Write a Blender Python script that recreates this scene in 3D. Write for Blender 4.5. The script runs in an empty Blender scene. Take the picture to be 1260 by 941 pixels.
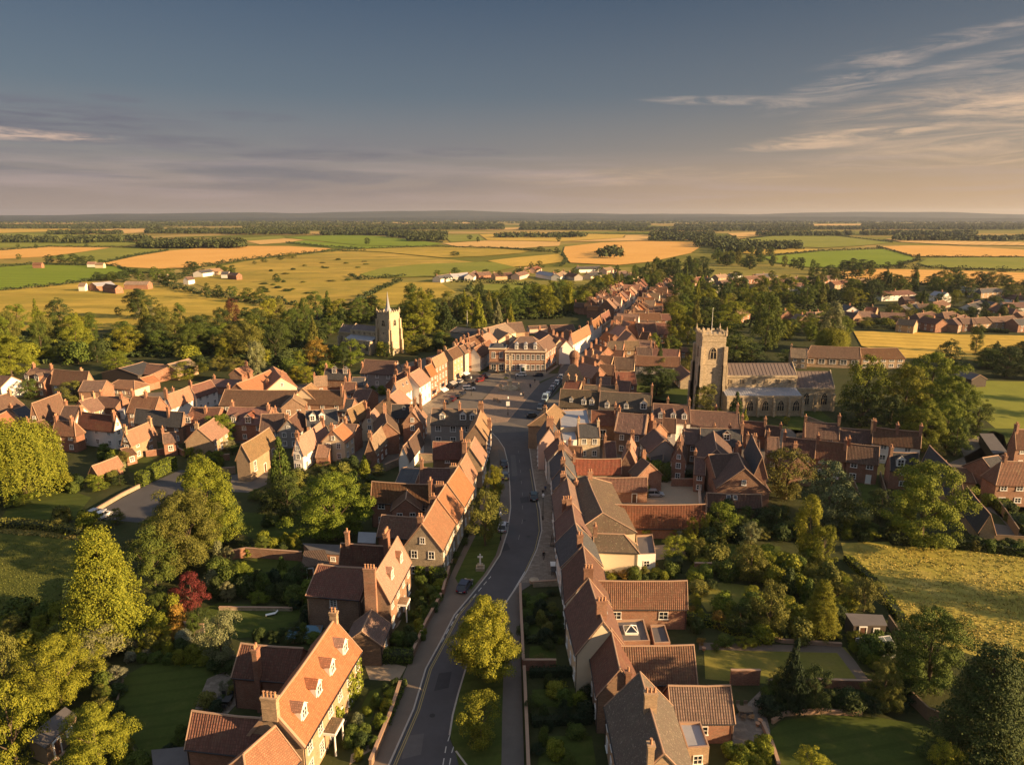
# An English market town at golden hour, seen from a drone at 60 m.
import bpy, math, random
import numpy as np
from mathutils import Vector
RND = random.Random(7)
C = bpy.context.scene.collection
SC = bpy.context.scene
R = math.radians
# ------------------------------------------------------------------ camera / survey
CAMH, FPX, PITCH = 60.0, 840.0, R(13.7)
CP, SP = math.cos(PITCH), math.sin(PITCH)
def ray(x, y):
    a = (x-630)/FPX; b = (y-470.5)/FPX
    return (a, CP-b*SP, -SP-b*CP)
def at(x, y, z=0.0):
    """survey point: where the line of sight through a picture point meets height z"""
    d = ray(x, y); t = (z-CAMH)/d[2]
    return (d[0]*t, d[1]*t)
def height_at(Y, y):
    d = ray(630, y); return CAMH + Y*d[2]/d[1]
def pic(p):
    x, y, z = p; z -= CAMH
    dep = y*CP - z*SP
    return (630+FPX*x/dep, 470.5-FPX*(y*SP+z*CP)/dep)
def ppm(x, y):
    g = at(x, y); return FPX/(g[1]*CP+CAMH*SP)
cam = bpy.data.cameras.new('camera'); co = bpy.data.objects.new('camera', cam); C.objects.link(co)
co.location = (0, 0, CAMH); co.rotation_euler = (R(90)-PITCH, 0, 0)
cam.sensor_width = 36; cam.lens = 36*FPX/1260; cam.clip_start = 0.5; cam.clip_end = 40000
SC.camera = co
# ------------------------------------------------------------------ tags
TAGGED = []
def tag(o, label, cat, group=None):
    o['label'] = label; o['category'] = cat
    if group: o['group'] = group
    TAGGED.append(o); return o
def thing(name, loc, label, cat, group=None):
    o = bpy.data.objects.new(name, None); C.objects.link(o); o.location = loc
    o.empty_display_size = 0.5
    return tag(o, label, cat, group)
ORD = 'first second third fourth fifth sixth seventh eighth ninth tenth eleventh twelfth thirteenth fourteenth fifteenth sixteenth seventeenth eighteenth nineteenth twentieth'.split()
def settle_labels():
    d = {}
    for o in TAGGED: d.setdefault(o['label'], []).append(o)
    for l, os_ in d.items():
        if len(os_) < 2: continue
        os_.sort(key=lambda o: pic(o.location)[0])
        n = len(os_)
        if n == 2: w = ['left one', 'right one']
        elif n == 3: w = ['leftmost', 'middle one', 'rightmost']
        else:
            w = []
            for i in range(n):
                if i == 0: w.append('leftmost')
                elif i == n-1: w.append('rightmost')
                elif i < (n+1)//2: w.append(ORD[min(i, 19)]+' from left')
                else: w.append(ORD[min(n-1-i, 19)]+' from right')
        for o, s in zip(os_, w): o['label'] = l+', '+s
def structure(o, kind='structure'):
    o['kind'] = kind; return o
# ------------------------------------------------------------------ mesh builder
class MB:
    def __init__(s): s.v = []; s.f = []; s.m = []
    def face(s, pts, m=0):
        i = len(s.v); s.v += [tuple(p) for p in pts]; s.f.append(tuple(range(i, i+len(pts)))); s.m.append(m)
    def poly(s, verts, faces, m=0):
        i = len(s.v); s.v += [tuple(p) for p in verts]
        for f in faces: s.f.append(tuple(i+k for k in f)); s.m.append(m)
    def box(s, c, h, m=0, rz=0.0, taper=1.0):
        cx, cy, cz = c; hx, hy, hz = h; ca, sa = math.cos(rz), math.sin(rz); vs = []
        for k in (-1, 1):
            t = taper if k > 0 else 1
            for a, b in ((-1, -1), (1, -1), (1, 1), (-1, 1)):
                x, y = a*hx*t, b*hy*t
                vs.append((cx+x*ca-y*sa, cy+x*sa+y*ca, cz+k*hz))
        s.poly(vs, [(0, 3, 2, 1), (4, 5, 6, 7), (0, 1, 5, 4), (1, 2, 6, 5), (2, 3, 7, 6), (3, 0, 4, 7)], m)
    def cyl(s, p0, p1, r0, r1=None, n=8, m=0, caps=True):
        r1 = r0 if r1 is None else r1
        a = Vector(p0); b = Vector(p1); d = (b-a).normalized()
        u = d.orthogonal().normalized(); w = d.cross(u); vs = []
        for p, r in ((a, r0), (b, r1)):
            for k in range(n):
                t = 2*math.pi*k/n; vs.append(p+u*math.cos(t)*r+w*math.sin(t)*r)
        fs = [(k, (k+1) % n, n+(k+1) % n, n+k) for k in range(n)]
        if caps: fs += [tuple(range(n-1, -1, -1)), tuple(range(n, 2*n))]
        s.poly(vs, fs, m)
    def lathe(s, c, prof, n=10, m=0):
        vs = []; cx, cy, cz = c
        for r, z in prof:
            for k in range(n):
                t = 2*math.pi*k/n; vs.append((cx+r*math.cos(t), cy+r*math.sin(t), cz+z))
        fs = []
        for i in range(len(prof)-1):
            for k in range(n): fs.append((i*n+k, i*n+(k+1) % n, (i+1)*n+(k+1) % n, (i+1)*n+k))
        fs += [tuple(range(n-1, -1, -1)), tuple(range((len(prof)-1)*n, len(prof)*n))]
        s.poly(vs, fs, m)
    def mesh(s, name, mats):
        me = bpy.data.meshes.new(name); me.from_pydata(s.v, [], s.f); me.update()
        for m in (mats if isinstance(mats, (list, tuple)) else [mats]): me.materials.append(m)
        me.polygons.foreach_set('material_index', s.m)
        uvl = me.uv_layers.new(name='UVMap'); nl = len(me.loops)
        V = np.array(s.v, dtype=np.float64) if s.v else np.zeros((0, 3)); uv = np.zeros((nl, 2), dtype=np.float32)
        for p in me.polygons:
            n = p.normal
            if abs(n.z) > .985: t = (1, 0, 0); b = (0, 1, 0)
            else:
                l = math.hypot(n.x, n.y); t = (-n.y/l, n.x/l, 0)
                b = (n.y*t[2]-n.z*t[1], n.z*t[0]-n.x*t[2], n.x*t[1]-n.y*t[0])
            for li, vi in zip(p.loop_indices, p.vertices):
                q = V[vi]; uv[li, 0] = q[0]*t[0]+q[1]*t[1]+q[2]*t[2]; uv[li, 1] = q[0]*b[0]+q[1]*b[1]+q[2]*b[2]
        uvl.data.foreach_set('uv', uv.ravel())
        return me
    def build(s, name, mats, parent=None, loc=None):
        return link(name, s.mesh(name, mats), parent, loc)
def link(name, me, parent=None, loc=None, rz=0.0):
    o = bpy.data.objects.new(name, me); C.objects.link(o)
    if parent is not None: o.parent = parent
    if loc is not None: o.location = loc
    if rz: o.rotation_euler = (0, 0, rz)
    return o
# ------------------------------------------------------------------ materials
class NT:
    def __init__(s, name):
        s.mat = bpy.data.materials.new(name); s.mat.use_nodes = True; s.t = s.mat.node_tree
        s.b = s.t.nodes['Principled BSDF']; s.b.inputs['Roughness'].default_value = .85
        s.b.inputs['Specular IOR Level'].default_value = .25
    def n(s, typ, **kw):
        x = s.t.nodes.new(typ)
        for k, v in kw.items():
            if hasattr(x, k): setattr(x, k, v)
            else: x.inputs[k].default_value = v
        return x
    def l(s, a, b): s.t.links.new(a, b)
    def mix(s, f, a, b, mode='MIX'):
        x = s.t.nodes.new('ShaderNodeMix'); x.data_type = 'RGBA'; x.blend_type = mode; x.clamp_factor = True
        for i, v in ((0, f), (6, a), (7, b)):
            if hasattr(v, 'is_output'): s.l(v, x.inputs[i])
            else: x.inputs[i].default_value = v if i == 0 else (tuple(v)+(1,) if len(v) == 3 else v)
        return x.outputs[2]
    def math(s, op, a, b=0.0, c=0.0):
        x = s.t.nodes.new('ShaderNodeMath'); x.operation = op
        for i, v in enumerate((a, b, c)):
            if hasattr(v, 'is_output'): s.l(v, x.inputs[i])
            else: x.inputs[i].default_value = v
        return x.outputs[0]
    def ramp(s, f, stops):
        x = s.t.nodes.new('ShaderNodeValToRGB'); e = x.color_ramp.elements
        while len(e) < len(stops): e.new(.5)
        for k, (p, c) in zip(e, stops): k.position = p; k.color = tuple(c)+(1,) if len(c) == 3 else c
        s.l(f, x.inputs[0]); return x.outputs[0]
    def coord(s, which='Object', scale=(1, 1, 1)):
        t = s.t.nodes.new('ShaderNodeTexCoord'); m = s.t.nodes.new('ShaderNodeMapping')
        m.inputs['Scale'].default_value = scale; s.l(t.outputs[which], m.inputs[0]); return m.outputs[0]
    def noise(s, vec, scale, detail=4, rough=.6):
        x = s.t.nodes.new('ShaderNodeTexNoise'); x.inputs['Scale'].default_value = scale
        x.inputs['Detail'].default_value = detail; x.inputs['Roughness'].default_value = rough
        if vec is not None: s.l(vec, x.inputs['Vector'])
        return x.outputs[0]
    def color(s, c):
        if hasattr(c, 'is_output'): s.l(c, s.b.inputs['Base Color'])
        else: s.b.inputs['Base Color'].default_value = tuple(c)+(1,)
    def bump(s, h, strength=.5, dist=.05):
        x = s.t.nodes.new('ShaderNodeBump'); x.inputs['Strength'].default_value = strength; x.inputs['Distance'].default_value = dist
        s.l(h, x.inputs['Height']); s.l(x.outputs[0], s.b.inputs['Normal'])
def mul(c, k): return tuple(min(1, v*k) for v in c)
def geo_pos(N):
    return N.t.nodes.new('ShaderNodeNewGeometry').outputs['Position']
def obj_random(N):
    return N.t.nodes.new('ShaderNodeObjectInfo').outputs['Random']
def roof_mat(name, col, moss=.0, tile=(.30, .34), rib=True, lichen=.35):
    N = NT(name); uv = N.coord('UV')
    br = N.n('ShaderNodeTexBrick'); br.offset = .5 if not rib else 0.0
    N.l(uv, br.inputs['Vector'])
    br.inputs['Scale'].default_value = 1; br.inputs['Brick Width'].default_value = tile[0]; br.inputs['Row Height'].default_value = tile[1]
    br.inputs['Mortar Size'].default_value = .035; br.inputs['Mortar Smooth'].default_value = .3; br.inputs['Bias'].default_value = .1
    br.inputs['Color1'].default_value = mul(col, .58)+(1,); br.inputs['Color2'].default_value = mul(col, 1.38)+(1,); br.inputs['Mortar'].default_value = mul(col, .4)+(1,)
    pos = geo_pos(N); n1 = N.noise(pos, .45, 5, .65); n2 = N.noise(pos, 2.3, 4, .7)
    c = N.mix(N.math('MULTIPLY', n1, .9), br.outputs['Color'], mul(col, .78), 'MIX')
    c = N.mix(N.ramp(n2, [(.40, (0, 0, 0)), (.66, (.75, .75, .75))]), c, (col[0]*.55+.02, col[1]*.62+.025, col[2]*.6+.02))
    c = N.mix(N.ramp(n1, [(.55, (0, 0, 0)), (.75, (lichen,)*3)]), c, (.26, .20, .11))
    n4 = N.noise(N.coord('UV', (1.6, .16, 1)), 1.0, 4, .7); c = N.mix(N.ramp(n4, [(.48, (0, 0, 0)), (.72, (.6,)*3)]), c, mul(col, .5))
    if moss: c = N.mix(N.ramp(N.noise(pos, 1.3, 6, .75), [(.5-.12*moss, (0, 0, 0)), (.66, (moss,)*3)]), c, (.10, .085, .055))
    n5 = N.noise(pos, 4.2, 3, .6); c = N.mix(N.ramp(n5, [(.60, (0, 0, 0)), (.67, (.1+.6*min(1, moss),)*3)]), c, (.34, .29, .2))
    rr = obj_random(N); hs = N.n('ShaderNodeHueSaturation'); N.l(c, hs.inputs['Color'])
    N.l(N.math('MULTIPLY_ADD', rr, .5, .7), hs.inputs['Value']); N.l(N.math('MULTIPLY_ADD', rr, -.014, .508), hs.inputs['Hue']); N.l(N.math('MULTIPLY_ADD', N.math('FRACT', N.math('MULTIPLY', rr, 7.31)), .42, .66), hs.inputs['Saturation'])
    N.color(hs.outputs[0])
    w = N.n('ShaderNodeTexWave'); w.bands_direction = 'X'; w.inputs['Scale'].default_value = 2*math.pi/(20*tile[0]); w.inputs['Distortion'].default_value = .3
    N.l(uv, w.inputs['Vector'])
    hgt = N.math('ADD', N.math('MULTIPLY', w.outputs['Fac'], 1.0 if rib else .15), N.math('MULTIPLY', br.outputs['Fac'], -.6))
    hgt = N.math('ADD', hgt, N.math('MULTIPLY', N.noise(pos, 1.1, 5, .7), .9))
    N.bump(hgt, .75, .06); N.b.inputs['Roughness'].default_value = .9; return N.mat
def brick_mat(name, col, mortar=None, stain=.5, blocks=(.24, .085), rough=.5):
    N = NT(name); uv = N.coord('UV'); br = N.n('ShaderNodeTexBrick'); N.l(uv, br.inputs['Vector'])
    br.inputs['Scale'].default_value = 1; br.inputs['Brick Width'].default_value = blocks[0]; br.inputs['Row Height'].default_value = blocks[1]
    br.inputs['Mortar Size'].default_value = .011*blocks[1]/.085; br.inputs['Bias'].default_value = 0
    br.inputs['Color1'].default_value = mul(col, .7)+(1,); br.inputs['Color2'].default_value = mul(col, 1.3)+(1,)
    br.inputs['Mortar'].default_value = (mortar or (.34, .27, .2))+(1,)
    pos = geo_pos(N); n = N.noise(pos, .7, 5, .65); n2 = N.noise(pos, 3.1, 4, .7)
    c = N.mix(N.ramp(n, [(.4, (0, 0, 0)), (.72, (stain,)*3)]), br.outputs['Color'], mul(col, .6))
    c = N.mix(N.ramp(n2, [(.5, (0, 0, 0)), (.7, (.4,)*3)]), c, mul(col, 1.45))
    rr = obj_random(N); hs = N.n('ShaderNodeHueSaturation'); N.l(c, hs.inputs['Color']); N.l(N.math('MULTIPLY_ADD', rr, .3, .85), hs.inputs['Value'])
    N.color(hs.outputs[0]); N.bump(N.math('ADD', br.outputs['Fac'], N.math('MULTIPLY', n2, -.8)), .35, .03); return N.mat
def plain_mat(name, col, var=.25, sc=1.2, rough=.8, spec=.25, bump=.15, metal=0):
    N = NT(name); pos = geo_pos(N); n = N.noise(pos, sc, 5, .65); n2 = N.noise(pos, sc*7, 3, .6)
    c = N.mix(n, mul(col, 1-var), mul(col, 1+var)); c = N.mix(N.math('MULTIPLY', n2, var), c, mul(col, .65))
    N.color(c); N.b.inputs['Roughness'].default_value = rough; N.b.inputs['Specular IOR Level'].default_value = spec; N.b.inputs['Metallic'].default_value = metal
    if bump: N.bump(n2, bump, .03)
    return N.mat
M = {}
M['orange'] = roof_mat('orange_tile', (.40, .165, .08), rib=False, tile=(.22, .24))
M['red'] = roof_mat('red_pantile', (.225, .078, .048), lichen=.3)
M['brown'] = roof_mat('brown_tile', (.20, .095, .058), moss=.25)
M['tan'] = roof_mat('tan_tile', (.33, .20, .11), moss=.35, rib=False)
M['moss'] = roof_mat('mossy_tile', (.145, .098, .07), moss=.7, rib=False, tile=(.2, .22))
M['slate'] = roof_mat('slate', (.085, .085, .1), moss=.12, rib=False, tile=(.35, .25), lichen=.12)
M['darkred'] = roof_mat('dark_red_tile', (.17, .072, .052), moss=.2, lichen=.2)
M['lead'] = plain_mat('lead_sheet', (.3, .31, .34), .2, .8, .55, .4, .1)
M['leadwarm'] = plain_mat('old_lead_sheet', (.15, .118, .108), .3, .8, .7, .3, .1)
M['felt'] = plain_mat('roof_felt', (.12, .11, .11), .25, .9)
M['brick'] = brick_mat('red_brick', (.27, .105, .062))
M['brownbrick'] = brick_mat('brown_brick', (.23, .13, .082))
M['buff'] = brick_mat('buff_brick', (.40, .27, .16))
M['flint'] = brick_mat('flint_wall', (.27, .22, .16), (.32, .27, .2), .6, (.2, .16))
M['stone'] = brick_mat('church_stone', (.48, .39, .265), (.4, .33, .24), .5, (.55, .3))
M['cream'] = plain_mat('cream_render', (.66, .54, .38), .12, .8)
M['white'] = plain_mat('white_render', (.74, .71, .66), .08, .8)
M['pink'] = plain_mat('pale_pink_render', (.66, .47, .38), .1, .8)
M['grey'] = plain_mat('grey_render', (.3, .28, .26), .2, .8)
M['timber'] = plain_mat('dark_boarding', (.075, .06, .05), .3, 2)
M['wood'] = plain_mat('weathered_wood', (.2, .145, .095), .3, 2)
M['paint'] = plain_mat('white_paint', (.78, .77, .73), .05, 3, .5)
M['verge'] = plain_mat('mortar_verge', (.38, .25, .17), .2, 3)
M['pot'] = plain_mat('clay_pot', (.46, .25, .14), .2, 4)
M['dark'] = plain_mat('dark_metal', (.03, .03, .033), .2, 3, .5, .4)
M['steel'] = plain_mat('grey_steel', (.32, .33, .34), .1, 3, .4, .5, 0)
g = NT('window_glass'); g.color((.018, .022, .028)); g.b.inputs['Roughness'].default_value = .12; g.b.inputs['Specular IOR Level'].default_value = .6; M['glass'] = g.mat
M['doorgreen'] = plain_mat('dark_green_door', (.03, .06, .045), .1, 3, .5)
M['doorwhite'] = M['paint']
M['doorbrown'] = plain_mat('brown_door', (.12, .06, .035), .2, 3, .6)
# ------------------------------------------------------------------ house kit
_win = {}
def window_mesh(w, h, nx, ny, split, frame='paint'):
    k = (round(w, 2), round(h, 2), nx, ny, split, frame)
    if k in _win: return _win[k]
    f = MB(); t = .09 if split else .15
    f.box((0, -.03, h/2), (w/2+t/2, .05, .0), 0)
    f.v, f.f, f.m = [], [], []
    for s in (-1, 1): f.box((s*w/2, -.03, 0), (t/2, .06, h/2+t/2), 0)
    f.box((0, -.03, h/2), (w/2-t/2, .06, t/2), 0); f.box((0, -.07, -h/2), (w/2+.12, .11, t/2), 0)
    for i in range(1, nx): f.box((-w/2+w*i/nx, -.03, 0), (.03 if split else .045, .045, h/2-t/2), 0)
    for i in range(1, ny if split else min(ny, 3)): f.box((0, -.025, -h/2+h*i/ny), (w/2-t/2, .045, .028), 0)
    p = MB(); p.box((0, -.01, 0), (w/2-t/2+.005, .02, h/2-t/2+.005), 0)
    if split: _win[k] = (f.mesh('window', M[frame]), p.mesh('pane', M['glass']))
    else:
        f.poly(p.v, p.f, 1); _win[k] = (f.mesh('window', [M[frame], M['glass']]), None)
    return _win[k]
def add_window(root, pos, rz, w, h, nx, ny, lod, frame='paint', pname='window'):
    fm, pm = window_mesh(w, h, nx, ny, lod == 0, frame)
    o = link(pname, fm, root, pos, rz)
    if pm: link('pane', pm, o)
    return o
_door = {}
def door_mesh(mat):
    if mat in _door: return _door[mat]
    b = MB()
    for s in (-1, 1): b.box((s*.52, -.04, 1.05), (.07, .07, 1.1), 1)
    b.box((0, -.04, 2.15), (.59, .08, .08), 1); b.box((0, -.02, 1.03), (.45, .04, 1.03), 0); b.box((0, -.15, .05), (.7, .25, .05), 2)
    h = MB(); h.box((.33, -.08, 1.05), (.03, .03, .06), 0)
    _door[mat] = (b.mesh('door', [M[mat], M['paint'], M['verge']]), h.mesh('handle', M['dark'])); return _door[mat]
_chim = {}
def chimney(root, pos, rz, h=2.2, w=.9, d=.6, pots=2, mat='brick', lod=1, below=1.5, parent=None):
    k = (round(h, 1), w, d, pots, mat, lod, below)
    if k not in _chim:
        b = MB(); b.box((0, 0, (h-below)/2), (w/2, d/2, (h+below)/2))
        b.box((0, 0, h-.33), (w/2+.05, d/2+.05, .06)); b.box((0, 0, h-.08), (w/2+.09, d/2+.09, .085))
        b.box((0, 0, .28), (w/2+.03, d/2+.03, .05))
        pm = MB(); sp = []
        for i in range(pots):
            x = (i-(pots-1)/2)*min(.42, (w-.2)/max(1, pots-1) if pots > 1 else .4); sp.append(x)
        q = MB(); q.lathe((0, 0, 0), [(.15, 0), (.12, .45), (.15, .5), (.15, .58), (.09, .58)], 8)
        if lod == 0: _chim[k] = (b.mesh('chimney', M[mat]), q.mesh('chimney_pot', M['pot']), sp)
        else:
            for x in sp: b.lathe((x, 0, h), [(.16, 0), (.13, .6), (.09, .6)], 6, 1)
            _chim[k] = (b.mesh('chimney', [M[mat], M['pot']]), None, [])
    bm, pm, sp = _chim[k]
    o = link('chimney', bm, root, pos, rz)
    for x in sp: link('chimney_pot', pm, o, (x, 0, h))
    return o
def roof_block(rb, A, B, hw, eh, rh, ends, ov, ve, th=.2, hipi=None):
    """pitched roof as one closed slab; ends: g gable, p parapet, h hip, x none"""
    ux, uy = B[0]-A[0], B[1]-A[1]; L = math.hypot(ux, uy); ux /= L; uy /= L; nx, ny = -uy, ux
    sl = (rh-eh)/hw; he = hw+ov; ze = eh-ov*sl
    e0 = -ve if ends[0] in 'gx' else (0.02 if ends[0] == 'p' else -ov); e1 = L+ve if ends[1] in 'gx' else (L-.02 if ends[1] == 'p' else L+ov)
    def W(a, b, z): return (A[0]+ux*a+nx*b, A[1]+uy*a+ny*b, z)
    r0 = e0; r1 = e1
    if ends[0] == 'h': r0 = e0; e0 = r0-(hipi or hw*.9)
    if ends[1] == 'h': r1 = e1; e1 = r1+(hipi or hw*.9)
    ns = 5 if L > 5.5 else 1; js = random.Random(int(abs(A[0]*31+A[1]*17)+L*7)); vs = []; top = []
    for i in range(ns+1):     # old roofs sag a little between the gables
        t = i/ns; dip = math.sin(math.pi*t)*min(.2, L*.011)*js.uniform(.5, 1.2)+(js.uniform(-.02, .04) if 0 < i < ns else 0)
        ea = e0+(e1-e0)*t; ra = r0+(r1-r0)*t; q = dip*.45
        top.append(((ea, -he, ze-q), (ra, 0, rh-dip), (ea, he, ze-q)))
    for dz in (0, -th):
        for r in top: vs += [W(a, b, z+dz) for a, b, z in r]
    m = 3*(ns+1); fs = []
    for i in range(ns):
        a, b = 3*i, 3*i+3; fs += [(a, b, b+1, a+1), (b+2, a+2, a+1, b+1), (m+a, m+a+1, m+b+1, m+b), (m+b+2, m+b+1, m+a+1, m+a+2), (a, m+a, m+b, b), (b+2, m+b+2, m+a+2, a+2)]
    z = 3*ns
    if ends[0] == 'h': fs += [(2, 0, 1), (m+1, m, m+2), (0, 2, m+2, m)]
    else: fs += [(0, 1, m+1, m), (1, 2, m+2, m+1)]
    if ends[1] == 'h': fs += [(z, z+2, z+1), (m+z, m+z+1, m+z+2), (z, m+z, m+z+2, z+2)]
    else: fs += [(z, m+z, m+z+1, z+1), (z+1, m+z+1, m+z+2, z+2)]
    rb.poly(vs, fs, 0)
    # ridge and hip tiles
    def bead(p, q, r=.13):
        p = Vector(p); q = Vector(q); rb.cyl(p, q, r, r, 5, 1)
    for i in range(ns): bead(W(*top[i][1]), W(*top[i+1][1]))
    for e, r, c in ((e0, r0, ends[0]), (e1, r1, ends[1])):
        if c == 'h':
            for s in (-1, 1): bead(W(e, s*he, ze+.02), W(r, 0, rh), .11)
        elif c == 'g':
            q = e+(.05 if e < L/2 else -.05)
            for s in (-1, 1):
                p0 = Vector(W(q, s*he, ze+.03)); p1 = Vector(W(q, 0, rh+.03)); rb.cyl(p0, p1, .085, .085, 4, 1)
        elif c == 'p':
            for s in (-1, 1):
                p0 = Vector(W(e, s*(he-.1), ze)); p1 = Vector(W(e, 0, rh)); rb.cyl(p0, p1, .24, .24, 4, 1)
    return W, L, e0, e1
def wall_block(wb, A, B, hw, eh, rh, ends, hipi=None):
    ux, uy = B[0]-A[0], B[1]-A[1]; L = math.hypot(ux, uy); ux /= L; uy /= L; nx, ny = -uy, ux
    a0 = -(hipi or hw*.9) if ends[0] == 'h' else 0; a1 = L+(hipi or hw*.9) if ends[1] == 'h' else L
    def W(a, b, z): return (A[0]+ux*a+nx*b, A[1]+uy*a+ny*b, z)
    z = eh-.1; t = rh-.12
    for b, s in ((-hw, 1), (hw, -1)):
        p = [W(a0, b, -.3), W(a1, b, -.3), W(a1, b, z), W(a0, b, z)]; wb.face(p if s > 0 else p[::-1])
    for a, e, s in ((a0, ends[0], 1), (a1, ends[1], -1)):
        p = [W(a, hw, -.3), W(a, -hw, -.3), W(a, -hw, z)] + ([] if e == 'h' else [W(a, 0, t)]) + [W(a, hw, z)]
        wb.face(p if s > 0 else p[::-1])
    return W, a0, a1
def block(root, o, A, B, hw, eh, rh, roof='orange', wall='brick', ends='gg', st=2, win=1, gw='', ch=(), dorm=(), door=None, lod=1,
          frame='paint', hipi=None, sky=(), ws=3.0, wsz=None, ov=.28, gwall=None, cmat=None, pots=2, wskip=()):
    """one pitched-roof volume; A,B ridge ends relative to the root origin o"""
    A = (A[0]-o[0], A[1]-o[1]); B = (B[0]-o[0], B[1]-o[1])
    rb = MB(); W, L, e0, e1 = roof_block(rb, A, B, hw, eh, rh, ends, ov, .12, hipi=hipi)
    rf = rb.build('roof', [M[roof], M['verge']], root)
    wb = MB(); W, a0, a1 = wall_block(wb, A, B, hw, eh, rh, ends, hipi)
    wl = wb.build('wall', M[wall], root)
    ang = math.atan2(B[1]-A[1], B[0]-A[0]); ux, uy = math.cos(ang), math.sin(ang); nx, ny = -uy, ux
    mid = (o[0]+(A[0]+B[0])/2, o[1]+(A[1]+B[1])/2); ml = math.hypot(*mid); vx, vy = -mid[0]/ml, -mid[1]/ml
    sl = (rh-eh)/hw
    ww, wh = wsz or (1.0, min(1.35, eh/st*.5))
    if win:
        for s in (-1, 1):
            if s*(nx*vx+ny*vy) < -.12: continue
            n = max(1, int(round((a1-a0)/ws)))
            rz = ang if s < 0 else ang+math.pi
            for f in range(st):
                z = eh*(f+.56)/st
                for i in range(n):
                    a = a0+(a1-a0)*(i+.5)/n
                    if any(lo < (i+.5)/n < hi for lo, hi in wskip): continue
                    if f == 0 and door and i == n//2:
                        dm, hm = door_mesh(door); d = link('door', dm, root, W(a, s*(hw+.0), 0), rz)
                        if lod == 0: link('handle', hm, d)
                        continue
                    nb = (2, 4) if wh > 1.2 else (2, 2)
                    add_window(root, W(a, s*hw, z), rz, ww, wh, nb[0], nb[1], lod, frame)
    for e in gw:
        a, rz = (a0, ang-math.pi/2) if e == 'a' else (a1, ang+math.pi/2)
        for f in range(st):
            z = eh*(f+.56)/st
            for b in ((-.45, .45) if hw > 2.6 else (0,)): add_window(root, W(a, b*hw, z), rz, ww, wh, 2, 2, lod, frame)
        if rh-eh > 2.6: add_window(root, W(a, 0, eh+(rh-eh)*.3), rz, ww*.8, wh*.8, 2, 2, lod, frame)
    for c in ch:   # (t along ridge 0..1, offset across -1..1, height above ridge, pots)
        t, off = c[0], c[1]; hh = c[2] if len(c) > 2 else 1.7; np_ = c[3] if len(c) > 3 else pots
        zz = rh-abs(off)*hw*sl
        wd = .55+.38*max(1, np_-1) if np_ > 1 else .62
        chimney(root, W(t*L, off*hw, zz-.05), ang+math.pi/2, hh+abs(off)*hw*sl*.0, wd, .62, np_, cmat or ('brick' if wall not in ('buff', 'stone') else wall), lod, c[4] if len(c) > 4 else 1.2)
    for d in dorm:   # (side, t, size)
        s, t = d[0], d[1]; k = d[2] if len(d) > 2 else 1.0; dw = .62*k; dh = 1.25*k
        zb = eh+(rh-eh)*(d[3] if len(d) > 3 else .28); b = s*(hw-(zb-eh)/sl)   # foot of the dormer front
        dp = dh*.85/sl+.0
        rz = ang if s < 0 else ang+math.pi
        m = MB(); q = MB()
        m.poly([(-dw, 0, -.25), (dw, 0, -.25), (dw, 0, dh*.85), (0, 0, dh*1.3), (-dw, 0, dh*.85), (-dw, dp, dh*.85), (dw, dp, dh*.85)],
               [(0, 1, 2, 3, 4), (1, 6, 2), (0, 4, 5)], 0)
        ap = dh*1.3/sl; o2 = .14
        hz = dh*.85-.06; az = dh*1.3+.05
        for sg in (-1, 1):
            p = [(sg*(dw+o2), -.12, hz), (0, -.12, az), (0, ap+.1, az), (sg*(dw+o2), dp+.1, hz)]
            q.face(p if sg < 0 else p[::-1], 0); q.face([(x, y, z-.07) for x, y, z in (p[::-1] if sg < 0 else p)], 0)
            q.face([p[0], p[1], (p[1][0], p[1][1], p[1][2]-.09), (p[0][0], p[0][1], p[0][2]-.09)], 1)
        dd = m.build('dormer', M[d[4] if len(d) > 4 else 'white'], root); dd.location = W(t*L, b, zb); dd.rotation_euler = (0, 0, rz)
        q.build('dormer_roof', [M[roof], M['paint']], dd)
        fm, pm = window_mesh(dw*1.45, dh*.8, 2, 2, False, frame); link('window', fm, dd, (0, -.01, dh*.42))
    for s, t, v in sky:   # roof light
        zb = eh+(rh-eh)*v; b = s*(hw-(zb-eh)/sl); m = MB()
        p = [W(t*L-.45, b, zb+.1), W(t*L+.45, b, zb+.1), W(t*L+.45, b-s*.9/math.hypot(1, sl), zb+.1+.9*sl/math.hypot(1, sl)), W(t*L-.45, b-s*.9/math.hypot(1, sl), zb+.1+.9*sl/math.hypot(1, sl))]
        if s > 0: p = p[::-1]
        c = Vector((0, 0, 0))
        for k in p: c += Vector(k)/4
        m.face(p, 1); inn = [tuple(c+(Vector(k)-c)*.75+Vector((0, 0, .02))) for k in p]; m.face(inn, 0)
        low = [(x, y, z-.25) for x, y, z in p]
        for i in range(4): m.face([low[i], low[(i+1) % 4], p[(i+1) % 4], p[i]], 1)
        m.build('roof_light', [M['glass'], M['steel']], root)
    # gutter and downpipe along the eaves that face the camera
    if lod == 0 and ov > .1:
        for s in (-1, 1):
            if s*(nx*vx+ny*vy) < -.12: continue
            gz = eh-ov*sl-.02; m = MB(); m.cyl(W(a0, s*(hw+ov+.05), gz), W(a1, s*(hw+ov+.05), gz), .07, .07, 6)
            for a in (a0+.15, a1-.15): m.cyl(W(a, s*(hw+.07), .1), W(a, s*(hw+.07), gz-.1), .05, .05, 6)
            m.build('gutter', M['dark'], root)
    return rf, wl
def auto_lod(y): return 0 if y > 590 else (1 if y > 435 else 2)
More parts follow.
